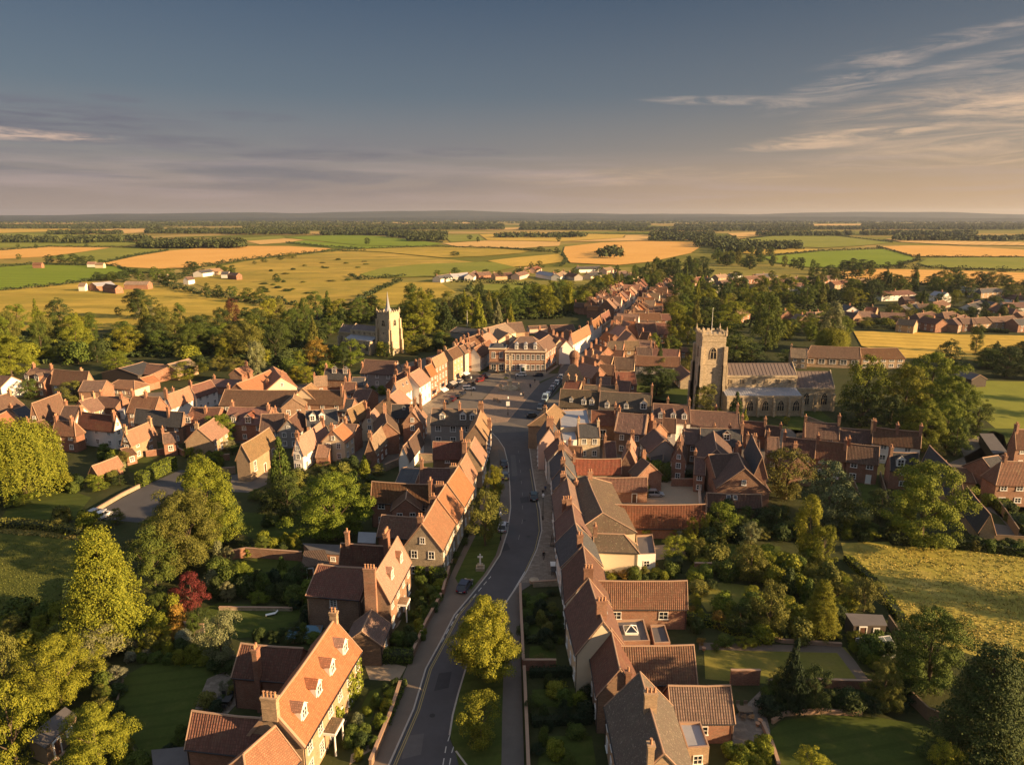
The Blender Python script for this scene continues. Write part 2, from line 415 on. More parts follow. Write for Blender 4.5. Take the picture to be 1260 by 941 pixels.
def ridge(r, rh, eh, w=None, ev=None, ov=.28):
    A = at(r[0], r[1], rh); B = at(r[2], r[3], rh)
    if ev:
        L = math.hypot(B[0]-A[0], B[1]-A[1]); E = at(ev[0], ev[1], eh-.15)
        hw = abs((E[0]-A[0])*(-(B[1]-A[1]))+(E[1]-A[1])*(B[0]-A[0]))/L-ov
    else: hw = w/2
    return A, B, max(1.2, hw)
def house(label, r, rh=8.8, eh=5.4, w=7.0, ev=None, name='house', cat='house', group=None, wings=(), **k):
    A, B, hw = ridge(r, rh, eh, w, ev)
    o = ((A[0]+B[0])/2, (A[1]+B[1])/2, 0)
    t = thing(name, o, label, cat, group)
    k.setdefault('lod', auto_lod((r[1]+r[3])/2))
    if cat in ('house', 'cottage') and 'ch' not in k: k['ch'] = ((.04, .1, 1.6, 2),) if len(label) % 3 else ((.04, .1, 1.6, 2), (.95, -.15, 1.5, 2))
    block(t, o, A, B, hw, eh, rh, **k)
    for wg in wings:
        wg = dict(wg); rr = wg.pop('r'); h2 = wg.pop('rh', 7); e2 = wg.pop('eh', 4.5); w2 = wg.pop('w', 6); ev2 = wg.pop('ev', None)
        A2, B2, hw2 = ridge(rr, h2, e2, w2, ev2)
        for q in ('roof', 'wall'): wg.setdefault(q, k.get(q, 'orange' if q == 'roof' else 'brick'))
        wg.setdefault('lod', k['lod']); block(t, o, A2, B2, hw2, e2, h2, **wg)
    return t
def house_w(label, A, B, hw, rh, eh, name='house', cat='house', group=None, **k):
    o = ((A[0]+B[0])/2, (A[1]+B[1])/2, 0); t = thing(name, o, label, cat, group); block(t, o, A, B, hw, eh, rh, **k); return t
def flat_house(label, pts, h, wall='brick', roof='felt', par=.3, win=True, name='flat_roofed_building', cat='building', lod=1, st=1, light=None, group=None):
    """flat roofed volume; pts are picture points of the roof corners at height h"""
    P = [at(x, y, h) for x, y in pts]
    ar = sum(P[i][0]*P[(i+1) % len(P)][1]-P[(i+1) % len(P)][0]*P[i][1] for i in range(len(P)))
    if ar < 0: P = P[::-1]
    o = (sum(p[0] for p in P)/len(P), sum(p[1] for p in P)/len(P), 0); t = thing(name, o, label, cat, group)
    Q = [(p[0]-o[0], p[1]-o[1]) for p in P]; n = len(Q)
    I = [(x-.28*x/max(.1, math.hypot(x, y)), y-.28*y/max(.1, math.hypot(x, y))) for x, y in Q]
    wb = MB(); cp = MB()
    for i in range(n):
        a, b = Q[i], Q[(i+1) % n]; wb.face([(a[0], a[1], -.3), (b[0], b[1], -.3), (b[0], b[1], h), (a[0], a[1], h)])
        c, d = I[i], I[(i+1) % n]
        cp.face([(a[0], a[1], h), (b[0], b[1], h), (d[0], d[1], h), (c[0], c[1], h)]); cp.face([(c[0], c[1], h), (d[0], d[1], h), (d[0], d[1], h-par), (c[0], c[1], h-par)])
        L = math.hypot(b[0]-a[0], b[1]-a[1]); nx, ny = (b[1]-a[1])/L, -(b[0]-a[0])/L
        if win and nx*-o[0]+ny*-o[1] > 0 and L > 2.2:
            k = max(1, int(L/3.2))
            for f in range(st):
                for j in range(k):
                    s = (j+.5)/k; add_window(t, (a[0]+(b[0]-a[0])*s, a[1]+(b[1]-a[1])*s, h*(f+.5)/st), math.atan2(b[1]-a[1], b[0]-a[0]), 1.0, 1.1, 2, 2, lod)
    wb.build('wall', M[wall], t); cp.build('parapet', M['verge'], t)
    rb = MB(); rb.face([(x, y, h-par) for x, y in I]); rb.build('roof', M[roof], t)
    if light:
        x, y = at(light[0], light[1], h); x -= o[0]; y -= o[1]; m = MB(); s = light[2]
        for i in range(4):
            a = math.pi/4+i*math.pi/2; b = a+math.pi/2
            p = [(x+s*math.cos(a), y+s*math.sin(a), h-par+.3), (x+s*math.cos(b), y+s*math.sin(b), h-par+.3)]
            m.face([p[0], p[1], (x, y, h-par+1.0)], 0); m.cyl(p[0], p[1], .08, .08, 4, 1); m.cyl(p[0], (x, y, h-par+1.0), .07, .07, 4, 1)
            m.face([(p[0][0], p[0][1], h-par), (p[1][0], p[1][1], h-par), p[1], p[0]], 1)
        m.build('roof_lantern', [M['glass'], M['paint']], t)
    return t
# ------------------------------------------------------------------ plants
def leaf_mat(name, transl=.16):
    N = NT(name); oi = N.n('ShaderNodeObjectInfo'); gi = N.n('ShaderNodeNewGeometry')
    hs = N.n('ShaderNodeHueSaturation'); N.l(oi.outputs['Color'], hs.inputs['Color'])
    N.l(N.math('MULTIPLY_ADD', gi.outputs['Random Per Island'], .8, .6), hs.inputs['Value'])
    N.l(N.math('MULTIPLY_ADD', gi.outputs['Random Per Island'], -.035, .517), hs.inputs['Hue'])
    N.color(hs.outputs[0]); N.b.inputs['Roughness'].default_value = .75; N.b.inputs['Specular IOR Level'].default_value = .15; return N.mat
    tr = N.n('ShaderNodeBsdfTranslucent'); N.l(hs.outputs[0], tr.inputs['Color']); mx = N.n('ShaderNodeMixShader'); mx.inputs[0].default_value = transl
    N.l(N.b.outputs[0], mx.inputs[1]); N.l(tr.outputs[0], mx.inputs[2]); N.l(mx.outputs[0], N.t.nodes['Material Output'].inputs[0]); return N.mat
M['leaf'] = leaf_mat('leaves')
M['bark'] = plain_mat('bark', (.1, .075, .05), .35, 4)
def leaves_mesh(name, P, Nn, size, seed, elong=1.25, mat='leaf'):
    """P leaf centres, Nn leaf normals, size per leaf (array)"""
    rg = np.random.default_rng(seed); n = len(P)
    Nn = Nn/np.maximum(1e-6, np.linalg.norm(Nn, axis=1))[:, None]
    r = rg.normal(size=(n, 3)); T = np.cross(Nn, r); T /= np.maximum(1e-6, np.linalg.norm(T, axis=1))[:, None]; B = np.cross(Nn, T)
    s = size[:, None]*.5; e = elong
    V = np.stack([P-T*s*e, P-B*s*.8+Nn*s*.12, P+T*s*e, P+B*s*.8+Nn*s*.12], 1).reshape(-1, 3).astype(np.float32)
    me = bpy.data.meshes.new(name); me.vertices.add(4*n); me.vertices.foreach_set('co', V.ravel())
    me.loops.add(4*n); me.loops.foreach_set('vertex_index', np.arange(4*n, dtype=np.int32))
    me.polygons.add(n); me.polygons.foreach_set('loop_start', np.arange(0, 4*n, 4, dtype=np.int32))
    me.update(calc_edges=True); me.materials.append(M[mat]); return me
def sph(rg, n):
    v = rg.normal(size=(n, 3)); return v/np.linalg.norm(v, axis=1)[:, None]
def crown_cloud(seed, ncl, nleaf, prof, lobes=.25, cr=(.09, .17), zlo=.18, up=.25, leaf=.035, inner=.45, flat=1.0, sparse=0.0):
    """unit tree: clusters spread through a volume of profile prof(z)->radius (0..0.5), z 0..1"""
    rg = np.random.default_rng(seed); Ps = []; Ns = []; Ss = []
    ph = rg.uniform(0, 6.28, 6)
    made = 0; tries = 0
    while made < ncl and tries < ncl*30:
        tries += 1
        z = rg.uniform(zlo, 1); a = rg.uniform(0, 6.283)
        rr = prof(z)*(1+lobes*(math.sin(2*a+ph[0]+z*4)*.5+math.sin(3*a+ph[1]-z*6)*.35+math.sin(5*a+ph[2]+z*9)*.25))
        if rg.uniform() > (rr/.5)**.8+.08: continue
        rad = rr*math.sqrt(rg.uniform(inner**2, 1))
        c = np.array([rad*math.cos(a), rad*math.sin(a), z]); k = rg.uniform(*cr)*(.65+.5*min(1, rr/.4))
        c[:2] *= max(0, 1-.5*k/max(rr, .05)) ; c[2] = min(c[2], 1-k*.7)
        if rg.uniform() < sparse: continue
        n = int(nleaf*(k/cr[1])**1.6)+8
        d = sph(rg, n); d[:, 2] = np.where(d[:, 2] < -.35, -d[:, 2]*.6, d[:, 2])
        q = c+d*k*np.array([1, 1, flat])*rg.uniform(.72, 1.08, n)[:, None]
        out = np.array([c[0], c[1], (c[2]-.5)*.6+up])
        nn = d*1.0+out/np.linalg.norm(out)*.25+rg.normal(size=(n, 3))*.38
        Ps.append(q); Ns.append(nn); Ss.append(rg.uniform(.7, 1.35, n)*leaf); made += 1
    return np.concatenate(Ps), np.concatenate(Ns), np.concatenate(Ss)
def ell(lo, hi, r=.5, sk=0.0):
    def f(z):
        t = (z-lo)/(hi-lo)
        if t <= 0 or t >= 1: return .02
        return r*math.sqrt(max(0, 1-(2*t-1)**2))*(1-sk*(t-.5))
    return f
def cone(lo, r=.5, p=.9):
    return lambda z: r*max(.02, (1-(z-lo)/(1-lo)))**p if z > lo else .03
def cedar(seed):
    rg = np.random.default_rng(seed); Ps = []; Ns = []; Ss = []
    for i in range(260):
        z = rg.uniform(.06, .97); a = rg.uniform(0, 6.283); L = .5*(1-z)**.62*rg.uniform(.75, 1.05)+.03
        n = int(50+380*L)
        t = rg.uniform(.25, 1, n)**.8; wid = (.075*(1-t)+.02)*1.3
        x = t*L; y = rg.normal(size=n)*wid; zz = z+.12*t*L-.22*(t*L)**2/.5+rg.normal(size=n)*.012+.02
        P = np.stack([x*math.cos(a)-y*math.sin(a), x*math.sin(a)+y*math.cos(a), zz], 1)
        N_ = np.stack([np.full(n, .45*math.cos(a)), np.full(n, .45*math.sin(a)), np.ones(n)*.8], 1)+rg.normal(size=(n, 3))*.4
        Ps.append(P); Ns.append(N_); Ss.append(rg.uniform(.7, 1.3, n)*.0145)
    return np.concatenate(Ps), np.concatenate(Ns), np.concatenate(Ss)
def willow(seed):
    rg = np.random.default_rng(seed); Ps = []; Ns = []; Ss = []
    for i in range(560):
        a = rg.uniform(0, 6.283); rr = .47*math.sqrt(rg.uniform(.12, 1)); zt = .97-.75*rr**2*1.5+rg.uniform(-.1, .05); ln = rg.uniform(.4, .95)*(.4+rr)
        n = 80; t = rg.uniform(0, 1, n); z = np.maximum(.05, zt-ln*t)
        x = (rr+.05*t)*math.cos(a)+rg.normal(size=n)*.018; y = (rr+.05*t)*math.sin(a)+rg.normal(size=n)*.018
        Ps.append(np.stack([x, y, z], 1)); Ns.append(np.stack([np.full(n, math.cos(a)), np.full(n, math.sin(a)), np.full(n, .45)], 1)+rg.normal(size=(n, 3))*.45); Ss.append(rg.uniform(.7, 1.3, n)*.0125)
    return np.concatenate(Ps), np.concatenate(Ns), np.concatenate(Ss)
def trunk_mesh(seed, top=.75, r=.028, limbs=5):
    rg = random.Random(seed); b = MB()
    p = [Vector((0, 0, -.02)), Vector((rg.uniform(-.02, .02), rg.uniform(-.02, .02), .22)), Vector((rg.uniform(-.03, .03), rg.uniform(-.03, .03), .48)), Vector((0, 0, top))]
    rs = [r*1.25, r, r*.7, r*.25]
    for i in range(3): b.cyl(p[i], p[i+1], rs[i], rs[i+1], 7, 0, i == 0)
    for i in range(limbs):
        a = i*6.283/max(1, limbs)+rg.uniform(-.4, .4); z = rg.uniform(.2, .45); q = Vector((0, 0, z)); e = q+Vector((math.cos(a)*.26, math.sin(a)*.26, rg.uniform(.16, .3)))
        m = (q+e)/2+Vector((0, 0, -.02)); b.cyl(q, m, r*.55, r*.4, 5, 0, False); b.cyl(m, e, r*.4, r*.12, 5, 0, False)
    return b.mesh('trunk', M['bark'])
KIND = {}
def reg(kind, clouds, trunk, elong=1.25):
    KIND[kind] = [(leaves_mesh('crown', *c, seed=i*13+len(kind), elong=elong), trunk) for i, c in enumerate(clouds)]
T0 = trunk_mesh(1); T1 = trunk_mesh(2, .9, .02, 4); T2 = trunk_mesh(3, .95, .022, 0); T3 = trunk_mesh(4, .4, .03, 3)
reg('big', [crown_cloud(11+i, 150, 340, ell(.02, 1, .5, .35), .5, (.055, .11), .05, leaf=.0132, inner=.35, flat=.72) for i in range(4)], T0)
reg('broad', [crown_cloud(31+i, 82, 150, ell(.02, 1, .5, .3), .5, (.065, .135), .05, leaf=.021, inner=.35, flat=.75) for i in range(5)], T0)
reg('tall', [crown_cloud(51+i, 85, 170, ell(.02, 1, .46, .25), .28, (.075, .13), .03, leaf=.0185, flat=.8) for i in range(3)], T1)
reg('light', [crown_cloud(61+i, 75, 150, ell(.1, 1, .48, .1), .45, (.06, .12), .08, leaf=.02, inner=.2) for i in range(3)], T1)
reg('cone', [crown_cloud(71+i, 110, 75, cone(.02, .5, .8), .18, (.07, .13), .03, up=.2, leaf=.032, inner=.6) for i in range(2)], T2)
reg('lime', [crown_cloud(81+i, 150, 420, lambda z: .5*(max(0, min(1, (z-.09)/.2)))**.6*max(.02, 1-max(0, (z-.3)/.7)**1.7)**.8,   .3, (.06, .11), .06, leaf=.0128, inner=.45, flat=.75) for i in range(2)], T0)
reg('cedar', [cedar(5), cedar(9)], T2)
reg('willow', [willow(6), willow(8)], T0, 2.2)
reg('bush', [crown_cloud(91+i, 30, 95, ell(-.35, 1, .5), .25, (.16, .26), .02, leaf=.07, inner=.3) for i in range(4)], T3)
reg('ball', [crown_cloud(96+i, 40, 130, ell(-.15, 1, .5), .04, (.15, .2), .02, leaf=.06, inner=.6) for i in range(2)], T3)
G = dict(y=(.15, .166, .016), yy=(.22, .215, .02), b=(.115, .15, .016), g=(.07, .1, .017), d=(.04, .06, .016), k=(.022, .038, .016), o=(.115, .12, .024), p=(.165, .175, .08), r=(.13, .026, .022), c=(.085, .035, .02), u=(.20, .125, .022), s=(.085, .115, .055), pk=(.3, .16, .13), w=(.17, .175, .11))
GN = dict(y='golden green', yy='bright yellow', b='bright green', g='mid green', d='dark green', k='very dark green', o='olive', p='pale silvery green', r='deep red', c='copper', u='russet gold', s='grey green', pk='pinkish', w='white flowered')
KN = dict(big='broad tree', broad='round tree', tall='upright tree', light='airy tree', cone='conical conifer', lime='domed lime tree', cedar='layered conifer', willow='weeping willow', bush='shrub', ball='clipped round bush')
KO = dict(big='spreading_tree', broad='broadleaf_tree', tall='upright_tree', light='airy_tree', cone='conifer', lime='lime_tree', cedar='conifer', willow='willow_tree', bush='shrub', ball='clipped_bush')
def plant_w(kind, X, Y, W, H, col, label, group=None, parts=True, rr=None):
    rr = rr or RND; cm, tm = rr.choice(KIND[kind]); cat = 'shrub' if kind in ('bush', 'ball') else 'tree'
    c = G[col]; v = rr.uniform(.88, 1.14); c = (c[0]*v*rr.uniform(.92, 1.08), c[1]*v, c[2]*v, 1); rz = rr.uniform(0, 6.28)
    if parts:
        t = thing(KO[kind], (X, Y, 0), label, cat, group); t.rotation_euler = (0, 0, rz); t.scale = (W, W, H)
        o = link('crown', cm, t); link('trunk' if cat == 'tree' else 'stem', tm, t)
    else:
        t = o = link(KO[kind], cm, None, (X, Y, 0), rz); t.scale = (W, W, H); tag(t, label, cat, group)
    o.color = c; return t
def plant(kind, x, yb, yt, wpx, col, where, group=None, parts=None):
    """x, yb: where the trunk meets the ground in the picture; yt its top; wpx crown width"""
    X, Y = at(x, yb); H = max(.5, height_at(Y, yt)); dep = Y*CP-(H*.55-CAMH)*SP; X = (x-630)/FPX*dep; W = wpx/FPX*dep*.96
    lab = where if where.startswith('=') else GN[col]+' '+KN[kind]+' '+where
    return plant_w(kind, X, Y, W, H, col, lab.lstrip('='), group, (wpx > 9) if parts is None else parts)
def hedge(pts, h, w, col, label, name='hedge', dens=26, ls=.2, group=None, world=False):
    P = [tuple(p) for p in pts] if world else [at(x, y) for x, y in pts]; rg = np.random.default_rng(int(abs(P[0][0]*7+P[0][1]*3)) % 9999)
    o = P[0]; Ps = []; Ns = []
    core = MB()
    for a, b in zip(P[:-1], P[1:]):
        L = math.hypot(b[0]-a[0], b[1]-a[1]); u = np.array([(b[0]-a[0])/L, (b[1]-a[1])/L, 0]); v = np.array([-u[1], u[0], 0])
        for side, area in ((0, L*w), (1, L*h), (2, L*h), (3, w*h), (4, w*h)):
            n = max(4, int(area*dens)); s = rg.uniform(0, 1, n); q = rg.uniform(0, 1, n)
            bumpy = lambda ss: (np.sin(ss*L*1.7+L)*.06+np.sin(ss*L*.61)*.1)*min(1, h)
            if side == 0: loc = np.stack([s*L, (q-.5)*w, h+bumpy(s)+rg.normal(size=n)*.05], 1); nn = np.array([0, 0, 1])
            elif side < 3: sg = 1 if side == 1 else -1; loc = np.stack([s*L, sg*(w/2+rg.normal(size=n)*.06), q*(h+bumpy(s))], 1); nn = np.array([0, sg, .25])
            else: loc = np.stack([(0 if side == 3 else L)+rg.normal(size=n)*.05, (s-.5)*w, q*h], 1); nn = np.array([-1 if side == 3 else 1, 0, .2])
            Ps.append(np.array([a[0]-o[0], a[1]-o[1], 0])+loc[:, :1]*u+loc[:, 1:2]*v+loc[:, 2:]*np.array([0, 0, 1]))
            Ns.append((nn[0]*u+nn[1]*v+nn[2]*np.array([0, 0, 1]))+rg.normal(size=(n, 3))*.5)
        core.box(((a[0]+b[0])/2-o[0], (a[1]+b[1])/2-o[1], (h-.1)/2), (L/2, max(.1, w/2-.1), max(.1, (h-.16)/2)), 0, math.atan2(b[1]-a[1], b[0]-a[0]))
    Ps = np.concatenate(Ps); me = leaves_mesh(name, Ps, np.concatenate(Ns), rg.uniform(.7, 1.4, len(Ps))*ls, 3)
    ob = link(name, me, None, (o[0], o[1], 0)); ob.color = G[col]+(1,); tag(ob, label, 'hedge', group)
    s = core.build('stems', M['hedgecore'], ob); return ob
M['hedgecore'] = plain_mat('hedge_stems', (.02, .03, .012), .3, 3)
def wall(pts, h, label, mat='brick', t=.3, name='garden_wall', cat='wall', group=None, world=False):
    P = [tuple(p) for p in pts] if world else [at(x, y) for x, y in pts]; o = P[0]; b = MB(); c = MB()
    for p, q in zip(P[:-1], P[1:]):
        L = math.hypot(q[0]-p[0], q[1]-p[1]); m = ((p[0]+q[0])/2-o[0], (p[1]+q[1])/2-o[1]); an = math.atan2(q[1]-p[1], q[0]-p[0])
        b.box((m[0], m[1], h/2-.1), (L/2, t/2, h/2+.1), 0, an); c.box((m[0], m[1], h+.04), (L/2+.02, t/2+.05, .045), 0, an)
    ob = b.build(name, M[mat], None, (o[0], o[1], 0)); tag(ob, label, cat, group)
    c.build('coping', M['wood' if cat == 'fence' else 'verge'], ob); return ob
# ------------------------------------------------------------------ land
def land_mat(name, ca, cb, sc=.02, cc=None, fine=.6, lines=None, bump=.4, bd=.25, dry=.35, streak=None):
    """ground cover of two colours mixed by broad noise, dry patches cc, optional tramlines (angle, spacing)"""
    N = NT(name); pos = geo_pos(N)
    n1 = N.noise(pos, sc, 6, .62); n2 = N.noise(pos, fine, 5, .7); n3 = N.noise(pos, fine*6, 3, .7)
    c = N.mix(N.ramp(n1, [(.36, (0, 0, 0)), (.64, (1, 1, 1))]), ca, cb)
    if cc: c = N.mix(N.ramp(N.noise(pos, sc*3.1, 6, .7), [(.5, (0, 0, 0)), (.7, (dry,)*3)]), c, cc)
    c = N.mix(N.ramp(n2, [(.42, (.0,)*3), (.72, (.4,)*3)]), c, mul(ca, .55)); c = N.mix(N.math('MULTIPLY', n3, .3), c, mul(cb, 1.3))
    if streak:
        m = N.n('ShaderNodeMapping'); m.inputs['Rotation'].default_value = (0, 0, streak[0]); N.l(pos, m.inputs[0]); m2 = N.n('ShaderNodeMapping'); m2.inputs['Scale'].default_value = (streak[1], streak[2], 1); N.l(m.outputs[0], m2.inputs[0])
        c = N.mix(N.ramp(N.noise(m2.outputs[0], 1, 6, .7), [(.42, (0, 0, 0)), (.68, (streak[3],)*3)]), c, mul(ca, .55))
    if lines:
        m = N.n('ShaderNodeMapping'); m.inputs['Rotation'].default_value = (0, 0, lines[0]); N.l(pos, m.inputs[0])
        w = N.n('ShaderNodeTexWave'); w.bands_direction = 'X'; w.inputs['Scale'].default_value = 2*math.pi/(20*lines[1]); w.inputs['Distortion'].default_value = lines[3] if len(lines) > 3 else .15
        w.inputs['Detail'].default_value = 1; N.l(m.outputs[0], w.inputs['Vector'])
        c = N.mix(N.ramp(w.outputs['Fac'], [(.72, (0, 0, 0)), (.94, (lines[2],)*3)]), c, mul(ca, .6))
    N.color(c); N.b.inputs['Roughness'].default_value = .95; N.b.inputs['Specular IOR Level'].default_value = .1
    if bump: N.bump(N.math('ADD', n2, N.math('MULTIPLY', n3, .4)), bump, bd)
    return N.mat
# countryside beyond the mapped fields: a patchwork of crops
N = NT('countryside'); pos = geo_pos(N); mp = N.n('ShaderNodeMapping'); mp.inputs['Scale'].default_value = (.0019, .0033, 1); mp.inputs['Rotation'].default_value = (0, 0, .25); N.l(pos, mp.inputs[0])
vo = N.n('ShaderNodeTexVoronoi'); vo.distance = 'CHEBYCHEV'; vo.inputs['Scale'].default_value = 1; vo.inputs['Randomness'].default_value = .8; N.l(mp.outputs[0], vo.inputs['Vector'])
sx = N.n('ShaderNodeSeparateColor'); N.l(vo.outputs['Color'], sx.inputs[0])
c = N.ramp(sx.outputs[0], [(0, (.10, .12, .025)), (.25, (.2, .19, .05)), (.45, (.30, .24, .075)), (.62, (.42, .27, .10)), (.8, (.15, .18, .035)), (1, (.46, .31, .13))])
c = N.mix(N.ramp(N.noise(pos, .012, 5, .65), [(.35, (0, 0, 0)), (.75, (.55,)*3)]), c, (.13, .13, .04))
xyz = N.n('ShaderNodeSeparateXYZ'); N.l(pos, xyz.inputs[0])
c = N.mix(N.ramp(N.math('DIVIDE', xyz.outputs['Y'], 1000.0), [(.30, (1, 1, 1)), (.45, (0, 0, 0))]), c, N.mix(N.noise(pos, .12, 5, .65), (.05, .065, .02), (.11, .11, .035)))
N.color(c); N.b.inputs['Roughness'].default_value = 1; N.b.inputs['Specular IOR Level'].default_value = 0; M['land'] = N.mat
M['asphalt'] = plain_mat('asphalt', (.08, .077, .08), .38, .22, .85, .25, .15)
M['lane'] = plain_mat('side_lane_asphalt', (.13, .115, .10), .25, .5, .9)
M['pave'] = brick_mat('paving', (.2, .165, .13), (.17, .14, .11), .4, (.9, .6))
M['square'] = brick_mat('square_setts', (.27, .19, .135), (.2, .145, .105), .35, (.5, .3))
M['lane2'] = plain_mat('worn_pavement_tarmac', (.165, .13, .1), .3, .35, .9)
M['worn'] = plain_mat('worn_road_paint', (.2, .19, .175), .3, 2)
M['patch'] = plain_mat('dark_tarmac_repair', (.045, .044, .048), .25, 1)
M['patch2'] = plain_mat('pale_tarmac_repair', (.105, .1, .098), .25, 1)
M['iron'] = plain_mat('iron_cover', (.03, .03, .03), .2, 3, .6)
M['kerb'] = plain_mat('kerb_stone', (.4, .36, .31), .2, 2)
M['yard'] = plain_mat('yard_surface', (.13, .11, .09), .4, .25)
M['gravel'] = plain_mat('gravel_drive', (.33, .25, .17), .3, 1.5)
M['line'] = plain_mat('road_paint', (.5, .48, .44), .12, 2)
M['yline'] = plain_mat('yellow_road_paint', (.33, .26, .11), .15, 2)
M['gardenground'] = land_mat('garden_ground', (.032, .042, .014), (.055, .06, .022), .06, (.085, .065, .04), 1.0)
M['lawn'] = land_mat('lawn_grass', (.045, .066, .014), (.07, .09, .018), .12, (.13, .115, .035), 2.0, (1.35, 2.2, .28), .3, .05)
M['lawnlit'] = land_mat('sunlit_lawn_grass', (.12, .135, .025), (.2, .175, .04), .15, (.2, .16, .06), 2.0, None, .3, .05)  # brighter copy of the lawn; sunlight is put into its colour
M['paddock'] = land_mat('paddock_grass', (.06, .078, .016), (.105, .11, .023), .03, (.2, .165, .045), .5, (.2, 4, .2, 1.5), .4, .15)  # darkened greens: tree shade over the paddock is put into the colour
M['meadow'] = land_mat('rough_meadow', (.29, .265, .05), (.42, .33, .075), .03, (.52, .4, .15), .3, None, .3, .12, .6, (.35, .03, .3, .75))
M['wheat'] = land_mat('ripe_wheat', (.60, .33, .085), (.68, .40, .12), .012, None, .3, (1.2, 16, .6), .3)
M['wheat2'] = land_mat('pale_stubble', (.54, .34, .11), (.64, .42, .16), .008, None, .3, (.7, 20, .55), .3)
M['hay'] = land_mat('cut_hay', (.48, .34, .065), (.58, .39, .085), .01, (.34, .28, .055), .2, (1.9, 10, .5, .6), .4, .25, .35, (1.9, .02, .1, .4))
M['green'] = land_mat('green_crop', (.15, .21, .02), (.2, .26, .025), .006, None, .2, (1.45, 20, .6), .3)
M['green2'] = land_mat('dull_green_pasture', (.16, .185, .03), (.23, .235, .04), .007, (.3, .26, .06), .15)
M['pasture'] = land_mat('golden_pasture', (.30, .25, .04), (.50, .345, .07), .011, (.16, .165, .03), .08, None, .5, .3, .85, (.1, .006, .05, .6))
M['marsh'] = land_mat('grazing_marsh', (.26, .225, .04), (.48, .325, .07), .0075, (.11, .135, .03), .05, None, .5, .3, .9, (-.2, .005, .03, .6))
M['hill'] = land_mat('wooded_hill', (.022, .035, .032), (.04, .05, .042), .002, (.2, .155, .08), .02, None, 0, .1, .25)
M['wood_far'] = plain_mat('far_woodland', (.04, .05, .018), .45, .05, 1, 0, 0)
def sheet(name, pts, z, mat, world=False, kind='structure', zp=0):
    P = [tuple(p) for p in pts] if world else [at(x, y, zp) for x, y in pts]
    ar = sum(P[i][0]*P[(i+1) % len(P)][1]-P[(i+1) % len(P)][0]*P[i][1] for i in range(len(P)))
    if ar < 0: P = P[::-1]
    b = MB(); b.face([(x, y, z) for x, y in P]); return structure(b.build(name, M[mat]), kind)
b = MB(); b.lathe((0, 0, -.02), [(0.1, 0), (13000, 0)], 64)
b.v = [(13500*math.cos(i*math.pi/32), 13500*math.sin(i*math.pi/32), -.02) for i in range(64)]; b.f = [tuple(range(64))]; b.m = [0]
structure(b.build('ground', M['land']))
M['lawn2'] = M['lawn']
def zf(y): return .03+ (0.25 if y < 340 else 0.1 if y < 420 else .0)
